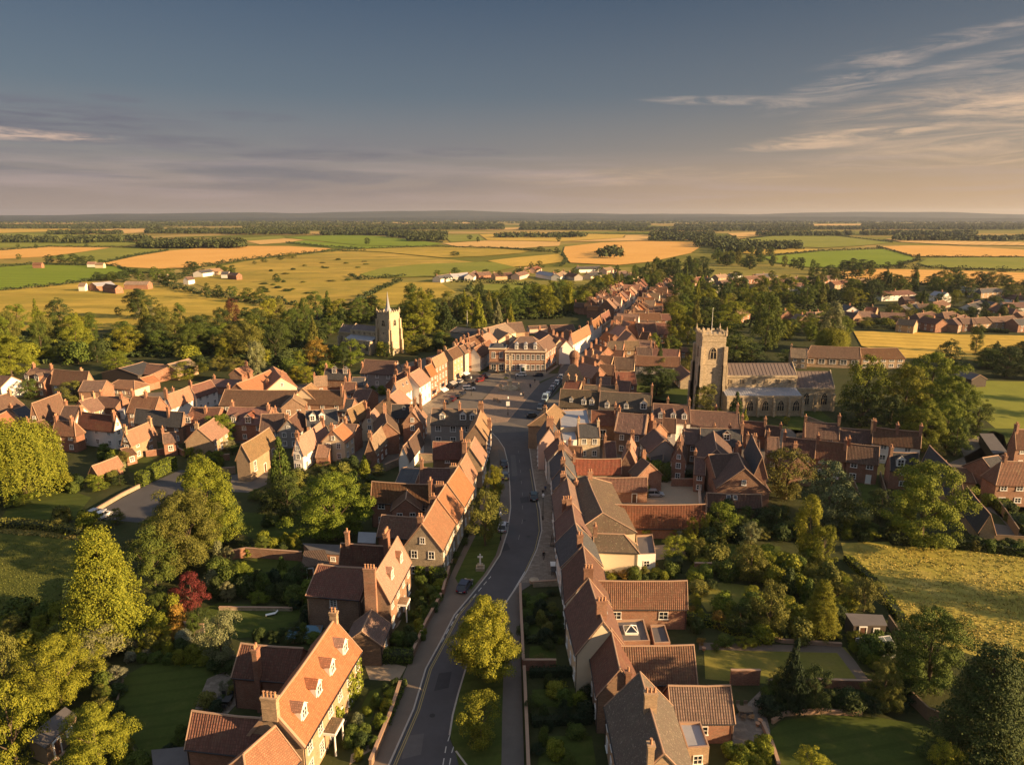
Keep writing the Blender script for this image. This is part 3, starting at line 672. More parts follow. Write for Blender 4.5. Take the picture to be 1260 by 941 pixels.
FIELDS = [
 ('green', [(-40,332),(40,326),(145,328),(168,336),(110,345),(0,357),(-40,360)]),
 ('wheat', [(-40,309),(0,308),(60,304),(136,305),(95,311),(55,316),(0,319),(-40,320)]),
 ('green2', [(56,316.5),(95,311.5),(137,305),(170,305.5),(203,308),(170,314),(128,323),(95,322.5)]),
 ('wheat', [(128,324),(170,315),(207,309),(255,304.5),(300,303),(355,303),(408,306),(390,310),(340,315),(300,320),(265,326),(240,330),(195,331),(145,328.5)]),
 ('pasture', [(-40,361),(0,358),(110,346),(200,352),(262,363),(300,371),(330,380),(318,396),(250,402),(0,410),(-40,410)]),
 ('marsh', [(232,347),(262,330),(300,322),(345,316.5),(395,311),(420,309),(470,311),(540,318),(585,323),(520,325),(470,330),(443,338),(470,343),(493,346),(452,362),(420,372),(380,380),(333,376),(300,366),(262,357)]),
 ('green2', [(-40,297),(0,297),(120,296),(160,297),(178,300),(150,303),(60,303),(-40,307)]),
 ('wheat2', [(88,284.5),(150,281.5),(190,281.8),(188,285.5),(140,288),(92,289)]),
 ('hay', [(-40,281),(84,281.2),(90,284),(0,287),(-40,287)]),
 ('green2', [(-40,288),(60,288),(170,289),(176,293),(120,295),(-40,296)]),
 ('green2', [(292,293.5),(346,290.5),(352,293),(340,295),(302,296.5)]),
 ('wheat2', [(302,297),(350,294),(374,295.5),(350,299),(320,301)]),
 ('green', [(350,292.5),(420,289),(470,291),(545,300),(520,303.5),(440,302),(376,295)]),
 ('green', [(352,299.5),(376,296.2),(440,302.6),(492,304),(460,306),(410,305.5)]),
 ('pasture', [(412,307.5),(470,306),(530,304.3),(600,306),(655,308.5),(640,312),(590,316),(545,317.5),(470,310.5)]),
 ('green2', [(443,338),(470,330.5),(520,325.5),(590,323),(627,323),(634,330),(600,336),(540,341),(490,342),(455,342)]),
 ('pasture', [(440,371),(470,357),(493,347.5),(540,347),(548,352),(562,360),(540,367),(500,374),(455,378)]),
 ('green2', [(580,352),(640,347),(665,351),(655,359),(600,362),(575,358)]),
 ('hay', [(600,321.5),(640,317),(687,313),(694,318),(690,323),(660,327.5),(632,329)]),
 ('wheat', [(695,304),(740,299),(790,297),(858,298.5),(862,304),(850,312),(800,323),(760,327),(702,324),(692,314)]),
 ('wheat2', [(545,300),(600,296.5),(690,298),(688,303),(640,306),(560,303.5)]),
 ('hay', [(590,289),(650,286.5),(700,288),(770,289),(765,293),(690,297.5),(600,296)]),
 ('green2', [(545,290),(588,289),(597,296),(555,298.5)]),
 ('wheat2', [(770,289.5),(840,289),(850,294),(790,296.5),(695,298),(768,293)]),
 ('green', [(940,317),(1010,310),(1089,307),(1115,313),(1127,321),(1105,327),(1070,331.5),(993,329.5),(955,324)]),
 ('wheat', [(1020,337),(1045,334),(1074,332),(1160,333.5),(1300,338),(1300,351),(1200,352),(1136,350),(1085,346),(1041,344)]),
 ('wheat', [(1079,304.5),(1120,302.8),(1165,303),(1300,310),(1300,316.5),(1200,316.5),(1122,316),(1095,309)]),
 ('green2', [(1141,319),(1200,317.6),(1300,317.8),(1300,333),(1220,332),(1146,329.5),(1130,325)]),
 ('green2', [(908,296),(950,291),(1003,288),(1060,293),(1098,299),(1060,303),(1012,305.5),(950,303)]),
 ('wheat2', [(895,287.5),(940,285.5),(1000,286.5),(990,288.5),(930,291),(905,292)]),
 ('wheat2', [(1088,294.5),(1120,293),(1170,297),(1300,299),(1300,303),(1180,302),(1110,298.5)]),
 ('hay', [(905,304.5),(940,306),(1010,308),(985,311),(940,314),(905,312)]),
 ('hay', [(1050,408),(1110,408.5),(1180,412),(1300,414),(1300,446),(1200,444),(1160,441),(1110,441),(1060,426)]),
 ('wheat2', [(0,274.8),(60,274.5),(100,275.5),(70,277),(0,277)]), ('wheat2', [(190,272),(280,271.5),(300,272.5),(200,273.2)]),
 ('wheat2', [(470,274),(560,273.5),(600,274.8),(500,275.6)]), ('wheat2', [(640,271.6),(720,271.3),(760,272),(660,272.6)]),
 ('wheat2', [(980,276.4),(1060,275.6),(1090,277),(1000,278)]), ('wheat2', [(1140,273),(1220,272.6),(1260,273.4),(1160,274)]),
 ('hay', [(760,281),(830,280),(850,281.5),(790,283)]), ('hay', [(390,279),(450,278),(475,279.5),(420,281)]), ('wheat2', [(560,281.5),(640,280.5),(660,282),(600,283.5)]),
]
for i, (m, p) in enumerate(FIELDS): sheet('field', p, zf(p[0][1])+.004*i*(8 if p[0][1] < 350 else 1), m)
sheet('paddock', [(-60,640),(0,652),(60,655),(98,660),(92,720),(82,790),(0,800),(-60,800)], .02, 'paddock')
sheet('meadow', [(1035,668),(1150,664),(1320,672),(1330,850),(1215,812),(1150,790),(1110,760),(1078,720),(1040,690)], .02, 'meadow')
sheet('recreation_field', [(1188,468),(1300,470),(1300,528),(1225,527),(1198,505)], .03, 'green2')
# garden and town ground
sheet('town_ground', [(-80,415),(400,385),(700,360),(830,345),(1050,345),(1330,360),(1330,660),(1180,668),(1040,672),(1045,700),(1110,765),(1180,800),(1500,960),(1500,1090),(-300,1090),(-300,790),(85,785),(98,655),(-80,640)], .008, 'gardenground')
sheet('churchyard_grass', [(780,470),(1000,498),(1040,528),(985,540),(960,515),(850,500),(790,500)], .014, 'lawn')
sheet('yard_ground', [(225,480),(420,470),(470,455),(560,430),(600,470),(545,500),(608,505),(604,560),(480,575),(345,545),(250,545),(60,540),(100,490)], .014, 'yard')
sheet('yard_ground', [(662,505),(700,470),(855,500),(850,530),(860,600),(850,660),(700,660),(668,560)], .014, 'yard')
sheet('yard_ground', [(855,515),(1080,540),(1080,570),(985,572),(930,600),(860,620)], .014, 'yard')
# carriageway: left and right kerb lines
RL = [(452,1000),(480,941),(510,873),(525,823),(543,790),(560,757),(580,733),(600,708),(616,683),(625,655),(629,625),(628,600),(626,572),(621,552),(613,540),(606,533)]
RR = [(606,1000),(577,948),(560,925),(552,905),(556,880),(563,853),(573,820),(592,785),(612,757),(630,730),(647,704),(660,676),(666,653),(664,628),(659,605),(654,575),(651,552),(652,540),(660,530)]
sheet('road', RL+RR[::-1], .03, 'asphalt')
sheet('road', [(660,530.5),(666,505),(690,474),(706,456),(745,425),(768,402),(785,385),(800,370),(820,356),(828,350),(822,349),(806,356),(787,368),(768,382),(755,395),(740,407),(727,417),(709,431),(689,452),(686,461),(664,472),(624,518.5),(606,521),(606,533.5)], .034, 'asphalt')
sheet('parking_area', [(520,512),(560,487),(602,459.5),(688,460),(663,470),(650,480),(622,463),(588,497),(605,520)], .038, 'lane')
sheet('market_square_paving', [(606,521),(587,500),(618,466),(663,468),(664,472),(624,519)], .042, 'square')
sheet('road', [(606,533),(606,521),(624,519),(664,530)], .041, 'lane')
sheet('pavement', [(603,457.5),(607,461),(560,489),(535,507),(520,512),(505,508),(540,487)], .13, 'pave')
sheet('pavement', [(604,459.3),(604,461.2),(671,462.2),(688,450),(686,448.5),(670,459)], .12, 'pave')
sheet('pavement', [(688,448),(690,453),(712,432),(730,418),(744,407),(759,395),(773,382),(770,381),(755,394.5),(740,406),(726,416.5),(708,430)], .12, 'pave')
def strip(name, line, w, z, mat, h=.0, side=1):
    """band of width w along a kerb line (side +1: to the left of travel)"""
    P = [at(x, y) for x, y in line]; Q = []
    for i, p in enumerate(P):
        a = P[max(0, i-1)]; c = P[min(len(P)-1, i+1)]; L = math.hypot(c[0]-a[0], c[1]-a[1]); n = (-(c[1]-a[1])/L*side, (c[0]-a[0])/L*side)
        Q.append((p[0]+n[0]*w, p[1]+n[1]*w))
    b = MB()
    for i in range(len(P)-1):
        f = [(*P[i], z), (*P[i+1], z), (*Q[i+1], z), (*Q[i], z)]; b.face(f if side > 0 else f[::-1])
        if h:
            f = [(*P[i], z-h), (*P[i+1], z-h), (*P[i+1], z), (*P[i], z)]; b.face(f[::-1] if side > 0 else f)
    return structure(b.build(name, M[mat])), Q
_, K1 = strip('kerb', RL, .22, .15, 'kerb', .15, 1); _, K2 = strip('kerb', RR[:3], .22, .15, 'kerb', .15, -1); strip('kerb', RR[3:], .22, .15, 'kerb', .15, -1)
# left pavement between kerb and front gardens
LP = [(420,1000),(456,941),(480,880),(497,830),(520,775),(543,735),(556,705),(570,675),(585,640),(598,600),(603,570),(600,545),(596,530)]
sheet('pavement', [pic((*q, 0)) for q in K1]+LP[::-1], .135, 'lane2')
sheet('verge_grass', [(566,722),(560,712),(575,680),(590,650),(601,615),(604,580),(612,575),(621,600),(622,630),(619,655),(610,684),(595,708),(580,726)], .15, 'lawn')
sheet('layby', [(613,640),(617,600),(616,570),(612,552),(619,556),(624.5,574),(626,600),(626.5,625),(622,652)], .16, 'lane')
RP = [(678,716),(687,690),(684,650),(678,610),(673,575),(668,548),(664,532)]
sheet('pavement', [(647,704),(660,676),(666,653),(664,628),(659,605),(654,575),(651,552),(652,540),(660,530),(668,530),(672,548),(677,580),(682,620),(687,655),(691,690),(686,716),(640,718)], .13, 'pave')
sheet('path', [(600,1010),(606,941),(608,880),(611,810),(613,765),(626,739),(640,717),(656,718),(641,728),(641,745),(640,790),(642,850),(645,941),(650,1010)], .135, 'lane')
sheet('island_grass', [(575,985),(562,932),(554,905),(558,880),(565,853),(575,822),(594,787),(613,760),(622,772),(620,810),(618,880),(617,941),(612,1000)], .14, 'lawn')
# markings
def dashes(line, w, z, mat, on, off, name='road_marking'):
    P = [Vector((*at(x, y), 0)) for x, y in line]; b = MB(); pos = 0
    for a, c in zip(P[:-1], P[1:]):
        L = (c-a).length; u = (c-a)/L; n = Vector((-u.y, u.x, 0)); t = 0
        while t < L:
            cyc = (pos+t) % (on+off) if off else 0
            if off and cyc >= on: t += on+off-cyc; continue
            e = min(L, t+(on-cyc if off else L))
            p, q = a+u*t, a+u*e
            b.face([(*(p-n*w/2).xy, z), (*(q-n*w/2).xy, z), (*(q+n*w/2).xy, z), (*(p+n*w/2).xy, z)][::1]); t = e+(off if off else 0)+1e-4
        pos += L
    for i, f in enumerate(b.f):
        v = [Vector(b.v[k]) for k in f]
        if (v[1]-v[0]).cross(v[2]-v[0]).z < 0: b.f[i] = f[::-1]
    return structure(b.build(name, M[mat]))
def inset(line, dx): return [(x+dx*(y-266)/400, y) for x, y in line]
dashes(inset(RL[1:7], 2.6), .12, .036, 'yline', 1, 0); dashes(inset(RL[1:7], 4.2), .12, .036, 'yline', 1, 0)
dashes([(543,790),(562,757),(583,734),(604,709)], .14, .036, 'line', 1.2, .9)
dashes([(574,818),(593,783),(613,755),(631,728),(646,703)], .16, .037, 'line', 1, 0)
dashes([(646,703),(658,677),(663.5,653),(661.5,628),(656.5,605),(652,577)], .12, .037, 'yline', 1, 0)
dashes([(638,664),(643,640),(643,610),(640,575),(637,548)], .1, .037, 'worn', 2, 5)
dashes([(545,941),(549,918),(556,897)], .12, .037, 'line', 1, .8); dashes([(553,941),(556,925),(562,908)], .12, .037, 'line', 1, .8)
dashes([(610,530),(655,528)], .2, .046, 'worn', 1, .8)
dashes([(624,518.5),(664,472)], .14, .05, 'verge', 1, 0)
dashes([(663,500),(680,480),(705,455),(735,425),(765,397)], .1, .05, 'worn', 2, 5)
for q, m in (([(606,672),(624,668),(628,676),(609,681)],'patch'),([(640,612),(650,611),(651,618),(641,619)],'patch'),([(540,828),(556,826),(552,846),(534,850)],'patch'),([(500,905),(522,902),(518,928),(494,934)],'patch2'),([(628,560),(634,559.5),(637,585),(630,586)],'patch2'),([(586,742),(598,738),(600,745),(588,750)],'patch'),([(655,490),(668,487),(668,495),(654,498)],'patch2')): sheet('road_patch', q, .0335, m)
for x, y in ((562,800),(610,690),(645,640),(640,590),(532,880),(590,760),(634,550),(650,660)):
    X, Y = at(x, y); sheet('drain_cover', [(X+.38*math.cos(a*.7854), Y+.38*math.sin(a*.7854)) for a in range(8)], .0345, 'iron', True)
# car park at left, lanes, drives, patios, lawns
sheet('car_park', [(140,640),(106,637),(150,613),(186,594),(222,578),(262,583),(250,605),(210,622),(175,643)], .03, 'asphalt')
sheet('car_park', [(285,605),(284,584),(330,580),(328,596),(305,606)], .03, 'lane')
sheet('lane', [(478,545),(505,540),(540,545),(535,560),(470,580),(440,590),(425,575)], .024, 'yard')
sheet('drive', [(448,817),(455,836),(490,838),(500,820),(478,815)], .03, 'gravel')
sheet('drive', [(756,608),(760,622),(858,622),(868,600),(856,580),(800,585),(795,606)], .03, 'gravel')
sheet('lane', [(857,552),(868,552),(873,600),(872,640),(862,640),(861,600)], .033, 'lane')
sheet('drive', [(800,690),(852,683),(850,668),(790,672)], .03, 'gravel')
sheet('patio', [(895,890),(935,850),(948,900),(930,941),(905,941)], .03, 'pave')
sheet('patio', [(255,835),(300,815),(315,840),(280,878),(240,872)], .03, 'pave')
sheet('path', [(860,790),(1035,795),(1050,810),(1068,835),(1058,840),(1030,803),(860,799)], .03, 'lane2')
sheet('drive', [(1195,655),(1200,640),(1260,650),(1300,665),(1300,672),(1200,666)], .03, 'lane')
sheet('drive', [(1130,585),(1190,560),(1235,535),(1222,530),(1180,545),(1200,600),(1250,660),(1270,655)], .026, 'yard')
sheet('path', [(420,800),(440,812),(490,770),(494,762),(470,775)], .03, 'gravel')
sheet('path', [(430,941),(432,928),(462,910),(466,918),(448,928)], .03, 'gravel')
LAWNS = [('lawn', [(178,930),(140,880),(152,832),(190,812),(262,818),(282,830),(248,870),(225,915)]),
 ('lawn', [(240,780),(250,748),(270,741),(335,746),(372,750),(362,772),(330,782),(275,786)]),
 ('lawn', [(300,712),(290,692),(330,684),(368,690),(360,704)]), ('lawn', [(290,655),(300,630),(370,635),(365,660),(320,665)]),
 ('lawn', [(0,640),(20,608),(72,598),(112,612),(90,640),(40,642)]), ('lawn', [(158,580),(160,565),(182,560),(195,570),(178,583)]),
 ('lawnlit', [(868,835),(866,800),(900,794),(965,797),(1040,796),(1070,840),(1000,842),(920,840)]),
 ('lawn', [(950,941),(942,905),(962,886),(1010,880),(1080,882),(1140,893),(1165,915),(1130,960),(960,965)]),
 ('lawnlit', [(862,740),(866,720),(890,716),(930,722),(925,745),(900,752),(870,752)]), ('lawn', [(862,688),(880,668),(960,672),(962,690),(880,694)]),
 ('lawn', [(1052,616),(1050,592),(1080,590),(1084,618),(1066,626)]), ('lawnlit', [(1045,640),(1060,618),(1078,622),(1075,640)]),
 ('lawn', [(650,820),(652,795),(683,793),(686,820)]), ('lawn', [(648,780),(650,765),(678,764),(682,780)]), ('lawn', [(655,870),(655,848),(712,846),(716,868)]),
 ('lawn', [(662,941),(665,905),(728,905),(735,950)]), ('lawn', [(640,752),(644,735),(662,732),(664,750)]),
 ('lawn', [(438,935),(425,905),(455,850),(470,845),(455,890)]), ('lawn', [(485,800),(505,765),(520,742),(530,745),(510,790)]),
 ('lawn', [(1195,530),(1260,520),(1300,525),(1300,545),(1215,545)]), ('lawn', [(205,445),(240,440),(260,450),(220,460)])]
for m, p in LAWNS: sheet('lawn', p, .026, m)
# distant hills
def hills(y0, dist, hmin, hmax, seed, mat='hill'):
    rg = random.Random(seed); b = MB(); n = 160; ph = [rg.uniform(0, 6.28) for _ in range(6)]; prev = None
    for i in range(n+1):
        a = -1.0+2.0*i/n; f = sum(math.sin(a*k*w+p)/k for k, w, p in zip((1, 2, 3, 5, 9, 14), (3, 3.4, 4, 4.2, 4.5, 5), ph))
        h = hmin+(hmax-hmin)*max(0, min(1, .5+.3*f)); x = math.sin(a)*dist; y = math.cos(a)*dist
        row = [(x*.93, y*.93, -.5), (x*.975, y*.975, h*.7), (x, y, h), (x*1.03, y*1.03, -.5)]
        if prev: 
            for k in range(3): b.face([prev[k], row[k], row[k+1], prev[k+1]][::-1])
        prev = row
    for i, f in enumerate(b.f):
        v = [Vector(b.v[k]) for k in f]
        if (v[1]-v[0]).cross(v[2]-v[0]).z < 0: b.f[i] = f[::-1]
    o = b.build('hills', M[mat])
    for p in o.data.polygons: p.use_smooth = True
    return structure(o)
hills(0, 12200, 22, 150, 3); hills(0, 10300, 5, 75, 8); hills(0, 8400, 10, 50, 14)
# ------------------------------------------------------------------ buildings
H = house
# --- left of the road, front to back
L1 = H('long orange roofed brick house with four white dormers, nearest on the left of the road', (333,872,411,762), 9.6, 5.6, ev=(366,934), roof='orange', wall='buff', ends='pg',
  st=2, ch=((0,.0,1.6,4),(1.0,0,1.2,2)), dorm=((-1,.16,1.15,.3),(-1,.39,1.15,.3),(-1,.62,1.15,.3),(-1,.86,1.15,.3)), ws=2.6, wsz=(1.05,1.6), door='doorwhite', lod=0,
  wings=(dict(r=(297,791,372,797), rh=7.4, eh=4.8, ev=(288,833), roof='darkred', wall='brick', ends='gx', st=2, win=0, ch=((.42,-1.02,4.2,2,5),)),
         dict(r=(237,874,330,884), rh=7.6, eh=4.8, ev=(226,919), roof='red', wall='brick', ends='gx', st=2, win=0),
         dict(r=(302,925,338,893), rh=7.8, eh=5.0, ev=(340,965), roof='orange', wall='buff', ends='hg', st=2, hipi=2.5)))
L2 = H('brown brick house with a tall four pot chimney on its gable and two dormers', (461,706,489,660), 10.2, 6.2, ev=(482,737), roof='orange', wall='brownbrick', ends='gg', st=2, lod=0,
  ch=((-.035,.3,2.4,4,8.5),), dorm=((-1,.33,1.1,.32,'brownbrick'),(-1,.75,1.1,.32,'brownbrick')), ws=2.8, wsz=(1.0,1.5), door='doorwhite', gw='',
  wings=(dict(r=(392,694,455,699), rh=7.8, eh=5.4, ev=(388,734), roof='darkred', ends='gx', st=2, win=1, ws=7),
         dict(r=(420,668,486,672), rh=8, eh=5.2, ev=(415,694), roof='darkred', ends='gx', win=0, ch=((.12,0,2.2,1),(.85,0,2.6,4))),))
H('low gabled brick annexe with a brown roof below the tall chimney gable', (457,750,445,776), 5.4, 3.4, ev=(481,768), roof='brown', wall='brownbrick', ends='gg', st=1, win=1, ws=5, lod=0, name='annexe', cat='annexe')
H('flint gabled house with an orange roof beside the grass verge', (519,644,537,613), 10.2, 5.8, ev=(549,669), roof='orange', wall='flint', ends='gg', gw='a', st=2, lod=0, ws=2.6, door='doorbrown',
  wings=(dict(r=(470,633,524,637), rh=7.6, eh=5, ev=(470,660), roof='brown', ends='gx', wall='brick', win=0),))
H('orange roofed terraced house next behind the flint gable', (538,612,548,596), 10.4, 5.8, ev=(571,627), roof='orange', wall='cream', st=2, lod=0, ch=((0,.25,1.5,2),(.95,.3,1.6,4)), name='terraced_house')
H('orange roofed terraced house third back from the flint gable', (550,594,564,573), 10.2, 5.8, ev=(577,613), roof='orange', wall='buff', st=2, lod=0, ch=((.96,.3,1.5,3),), name='terraced_house')
H('orange roofed terraced house with a catslide beside the roadside plane tree', (566,571,574,557), 9.8, 5.6, ev=(586,584), roof='orange', wall='cream', st=2, ch=((1,.2,3.4,2),), name='terraced_house')
H('steep red roofed terraced house next to the tall corner building', (578,550,584,537), 9.6, 5.6, ev=(595,570), roof='orange', wall='buff', st=2, name='terraced_house', gw='')
H('gabled corner house with a tan roof and tall stacks overlooking the market square', (585,522,592,503), 10.4, 6.6, ev=(601,537), roof='tan', wall='brownbrick', st=3, ch=((.95,0,1.8,3),(.6,-1,2.6,2)), gw='')
H('orange roofed rear wing with a tall chimney behind the terrace', (533,543,568,543), 8.2, 5.0, ev=(533,560), roof='red', wall='brownbrick', win=1, ws=8, ch=((1,-.2,3.6,2),))
H('red roofed rear range with one chimney at its gable end', (517,575,556,576), 7.6, 4.4, ev=(515,594), roof='red', wall='brick', win=0, ch=((0.05,0,1.9,1),))
H('big red brick house with a brown roof and white windows behind the terrace', (458,592,533,596), 9.2, 6.0, ev=(457,612), roof='brown', wall='brick', st=2, lod=0, ws=4.2, wsz=(1.25,1.2), door='doorwhite',
  ch=((.97,-.6,3.2,2),), wings=(dict(r=(501,603,499,614), rh=8.0, eh=5.8, w=5.4, roof='brown', ends='xg', gw='b', win=0, st=2),))
H('grey slate lean store beside the red rear range', (494,576,517,577), 4.6, 3.2, ev=(490,594), roof='slate', wall='brick', win=0, st=1, name='outbuilding', cat='outbuilding')
H('mossy roofed house with white dormers and a grey front behind the square', (532,502,586,503), 9.6, 6.2, ev=(532,522), roof='moss', wall='grey', st=2, ch=((.28,.0,1.8,1),(.62,0,1.6,2)), dorm=((-1,.25,1.2),(-1,.72,1.4),(-1,.94,1.3)), ws=4, wsz=(1.4,1.5))
H('pair of tall sunlit stacks house with a dark roof', (482,497,519,497), 9, 6, ev=(484,512), roof='slate', wall='brownbrick', st=2, ch=((.96,0,2.8,3),(.78,-.3,2.6,3)), sky=((-1,.4,.5),))
H('narrow gabled brick house with one gable window', (507,506,513,496), 9, 5.6, w=5.2, roof='orange', wall='brick', gw='a', st=2, ws=4)
H('tan roofed gabled house with a lit left slope', (427,504,447,493), 9.4, 6, ev=(441,511), roof='tan', wall='brownbrick', gw='a', st=2, ch=((.95,-.6,1.8,2),))
H('narrow cottage with a cream gable and white window', (454,509,461,502), 7.8, 5, w=4.4, roof='orange', wall='cream', gw='a', st=2, name='cottage', cat='cottage')
H('cottage with a long tan and red roof and an orange front gable', (455,539,475,518), 7.8, 4.4, ev=(468,550), roof='tan', wall='brick', st=2, name='cottage', cat='cottage', ws=4, gw='')
H('outbuilding with a bluish white front gable', (496,549,515,527), 6.8, 3.6, ev=(508,560), roof='darkred', wall='white', st=1, win=0, name='outbuilding', cat='outbuilding')
H('yellow walled house with an orange roof beside the yard entrance', (409,529,421,520), 8.2, 5.2, w=6, roof='orange', wall='cream', st=2, gw='a')
H('brown house over the yard entrance', (424,521,440,522), 7, 5, w=5, roof='brown', wall='brick', st=2, ws=6)
H('brown roofed house with a tall chimney left of the slate roofs', (473,505,476,520), 8.6, 5.6, w=6, roof='brown', wall='brick', st=2, ch=((.2,0,2.2,2),))
H('white gabled house with a bright orange roof and side annexe', (365,539,397,517), 8.4, 4.8, ev=(377,549), roof='orange', wall='white', st=2, gw='a', ws=3.4,
  wings=(dict(r=(392,547,407,547), rh=4.6, eh=2.6, w=6, st=1, roof='orange', wall='brick', win=0),))
H('brick hall with a tan gabled roof beside the dark cypress', (297,547,331,526), 9, 5.6, ev=(315,561), roof='tan', wall='buff', st=1, ws=5, wsz=(1.1,2.4), name='hall', cat='hall', gw='', door='doorbrown', ch=((.8,1,1.0,1),))
H('long cream and grey terrace with a dark roof and a row of small windows', (277,479,366,480), 10, 6.6, ev=(275,488), roof='brown', wall='cream', st=2, ws=4, ends='gg')
H('brown roofed terrace with two small gables right of the cream terrace', (372,479,424,480), 10, 6.6, ev=(382,491), roof='brown', wall='brick', st=2, ws=4.5, ch=((.95,-.3,2.6,2),), wings=(dict(r=(362,484,360,490), rh=9.6, eh=7, w=6.5, ends='xg', gw='b', roof='tan', wall='brownbrick', win=0, st=2),
  dict(r=(383,471,372,478), rh=10.6, eh=7.5, w=7, ends='gg', roof='tan', wall='cream', win=0, st=2)))
H('large sunlit orange roof with a brick chimney behind the cream terrace', (291,472,332,455), 10.5, 6, w=10, roof='orange', wall='brick', st=2, win=0, ch=((.55,-.8,2.4,2),))
H('hipped orange roofed house with a cream gable behind the long terrace', (336,451,346,464), 10.5, 7, w=9, roof='orange', wall='cream', st=2, ends='hg', gw='b', ch=((.8,.2,1.6,2),))
H('long red roofed house with small hipped dormers and mossy tiles', (283,500,334,501), 8.4, 5, ev=(279,522), roof='red', wall='brick', st=2, dorm=((-1,.25,1.2,.1,'brick'),(-1,.6,1.6,.05,'brick')), ws=4)
H('dark red house with a white gable window and tall brick stack', (322,509,350,508), 8.4, 5, w=8, roof='darkred', wall='brownbrick', st=2, ch=((.55,.4,2.6,1),))
H('cottage with a white bay window in its gable', (354,516,368,504), 8, 4.8, w=5.6, roof='darkred', wall='grey', st=2, gw='a', name='cottage', cat='cottage')
H('dark slate row behind the white gabled orange roofed house', (376,505,414,502), 8.6, 5.6, w=8, roof='slate', wall='brick', st=2, dorm=((-1,.2,1.3),(-1,.5,1.3)))
H('house with orange and shaded roofs and sunlit white walls, many small windows', (204,486,232,475), 8.4, 5, ev=(216,498), roof='orange', wall='white', st=2, ws=3.4, ch=((0,0,1.8,2),(.35,.3,2.2,1)))
H('darker roofed continuation of the white row of cottages', (233,475,259,467), 8.2, 5, ev=(247,487), roof='darkred', wall='white', st=2, ws=3.2, ch=((.05,0,1.4,2),), name='cottage', cat='cottage')
H('low red roofed stable range behind the white cottages', (262,466,296,467), 4.6, 2.8, w=6, roof='red', wall='brick', st=1, win=0, ch=((.05,0,1.2,1),), name='outbuilding', cat='outbuilding')
H('brown roofed house with a dark boarded upper storey and white chimney', (236,501,272,501), 8.6, 5.2, ev=(232,523), roof='darkred', wall='brick', st=2, ws=3.6, dorm=((-1,.08,1.4,.1,'brick'),), ch=((.55,-.3,1.4,2),))
H('sunlit orange cottage with a big dormer behind the round green tree', (243,527,263,514), 7.6, 4.2, w=7, roof='orange', wall='buff', st=2, name='cottage', cat='cottage')
H('grey roofed long house with a white right gable and brown lower walls', (167,502,226,507), 8.6, 5.4, ev=(168,517), roof='slate', wall='brownbrick', st=2, ws=4, ch=((.7,-.3,2.2,1),))
H('brick porch cottage with a small pitched roof below the grey roofed house', (200,533,216,531), 5.6, 3.8, w=5, roof='brown', wall='brick', st=1, ws=4, name='cottage', cat='cottage', gw='b')
H('brown tiled house with two square chimneys left of the white cottages', (163,487,196,488), 8.8, 5.0, ev=(154,507), roof='brown', wall='brick', st=2, ch=((.0,0,1.7,2),(.5,0,1.5,2)))
H('white house with a long red brown roof and black framed windows', (98,506,143,511), 9, 5.6, ev=(93,521), roof='darkred', wall='white', st=2, ws=4, ends='gg', gw='b', lod=1)
H('red roofed house with a white parapet gable', (79,499,100,499), 9, 5.4, w=8, roof='darkred', wall='white', st=2, ends='gp', win=0)
H('big gabled brick house with a broad sunlit brown roof', (39,496,73,483), 10.5, 4.6, ev=(60,512), roof='brown', wall='brick', st=2, ch=((.05,.4,1.6,1),(1,.2,1,2)), gw='a')
H('brick house with a hipped sunlit right end beside the willow', (68,517,90,518), 8, 5, ev=(64,528), roof='brown', wall='brick', st=2, ends='gh', ws=4)
H('brown roofed house half hidden behind the big willow', (34,521,54,516), 8, 4.8, w=8, roof='brown', wall='brick', st=2, ws=4)
H('orange gabled house with a lit side and tall flue pipe', (153,531,185,518), 7.8, 4.8, ev=(165,541), roof='orange', wall='buff', st=2, ws=4, gw='a', name='house')
H('low flat fronted brick extension below the orange gabled house', (148,552,160,549), 3.8, 2.6, w=6, roof='brown', wall='brick', st=1, ws=5, name='outbuilding', cat='outbuilding')
H('brown roofed farmhouse with cross gables far left', (39,452,66,454), 9, 5.4, w=9, roof='brown', wall='brick', st=2, ch=((.1,0,1.4,2),(.9,0,1.4,2)), dorm=((-1,.25,1.6,.05,'brick'),(-1,.7,1.6,.05,'brick')))
H('broad brown roofed house with a sunlit right gable far left', (66,454,109,457), 9.6, 5.4, ev=(60,471), roof='brown', wall='buff', st=2, ch=((.75,.3,1.8,2),), ws=4)
H('brown annexe with a lit end beside the broad brown roofed house', (103,468,131,468), 7, 4.4, w=7, roof='brown', wall='brick', st=1, win=0, ends='gg', name='annexe', cat='annexe')
H('orange gabled house at the far left edge of town', (-22,492,11,483), 8.4, 5, w=9, roof='brown', wall='buff', st=2)
H('white walled barn conversion at the left picture edge', (-22,459,14,463), 7.6, 4.8, w=8, roof='brown', wall='white', st=2)
H('dark slate roofed cottage below the farmhouse at left', (14,504,31,499), 7, 4, w=7, roof='slate', wall='brick', st=1, name='cottage', cat='cottage')
H('small orange roofed house at the far left by the willow', (-8,513,9,505), 7.4, 4.6, w=7, roof='orange', wall='brick', st=2)
H('dark red roofed cottage behind the white walled house', (97,493,117,488), 7.6, 4.6, w=7, roof='brown', wall='buff', st=2, ch=((.2,0,1.4,1),(.9,0,1.4,2)), name='cottage', cat='cottage')
H('dark roofed cottage beside the glazed lean-to', (122,487,152,488), 6, 3.8, w=8, roof='darkred', wall='brick', st=1, win=0, name='cottage', cat='cottage')
H('wide low grey roofed farm shed left of the tree belt', (146,453,176,445), 5.5, 3.4, w=16, roof='slate', wall='timber', st=1, win=0, name='farm_shed', cat='shed')
H('low brown roofed farm shed beside the grey one', (180,447,205,452), 5, 3.4, w=13, roof='brown', wall='brick', st=1, win=0, name='farm_shed', cat='shed')
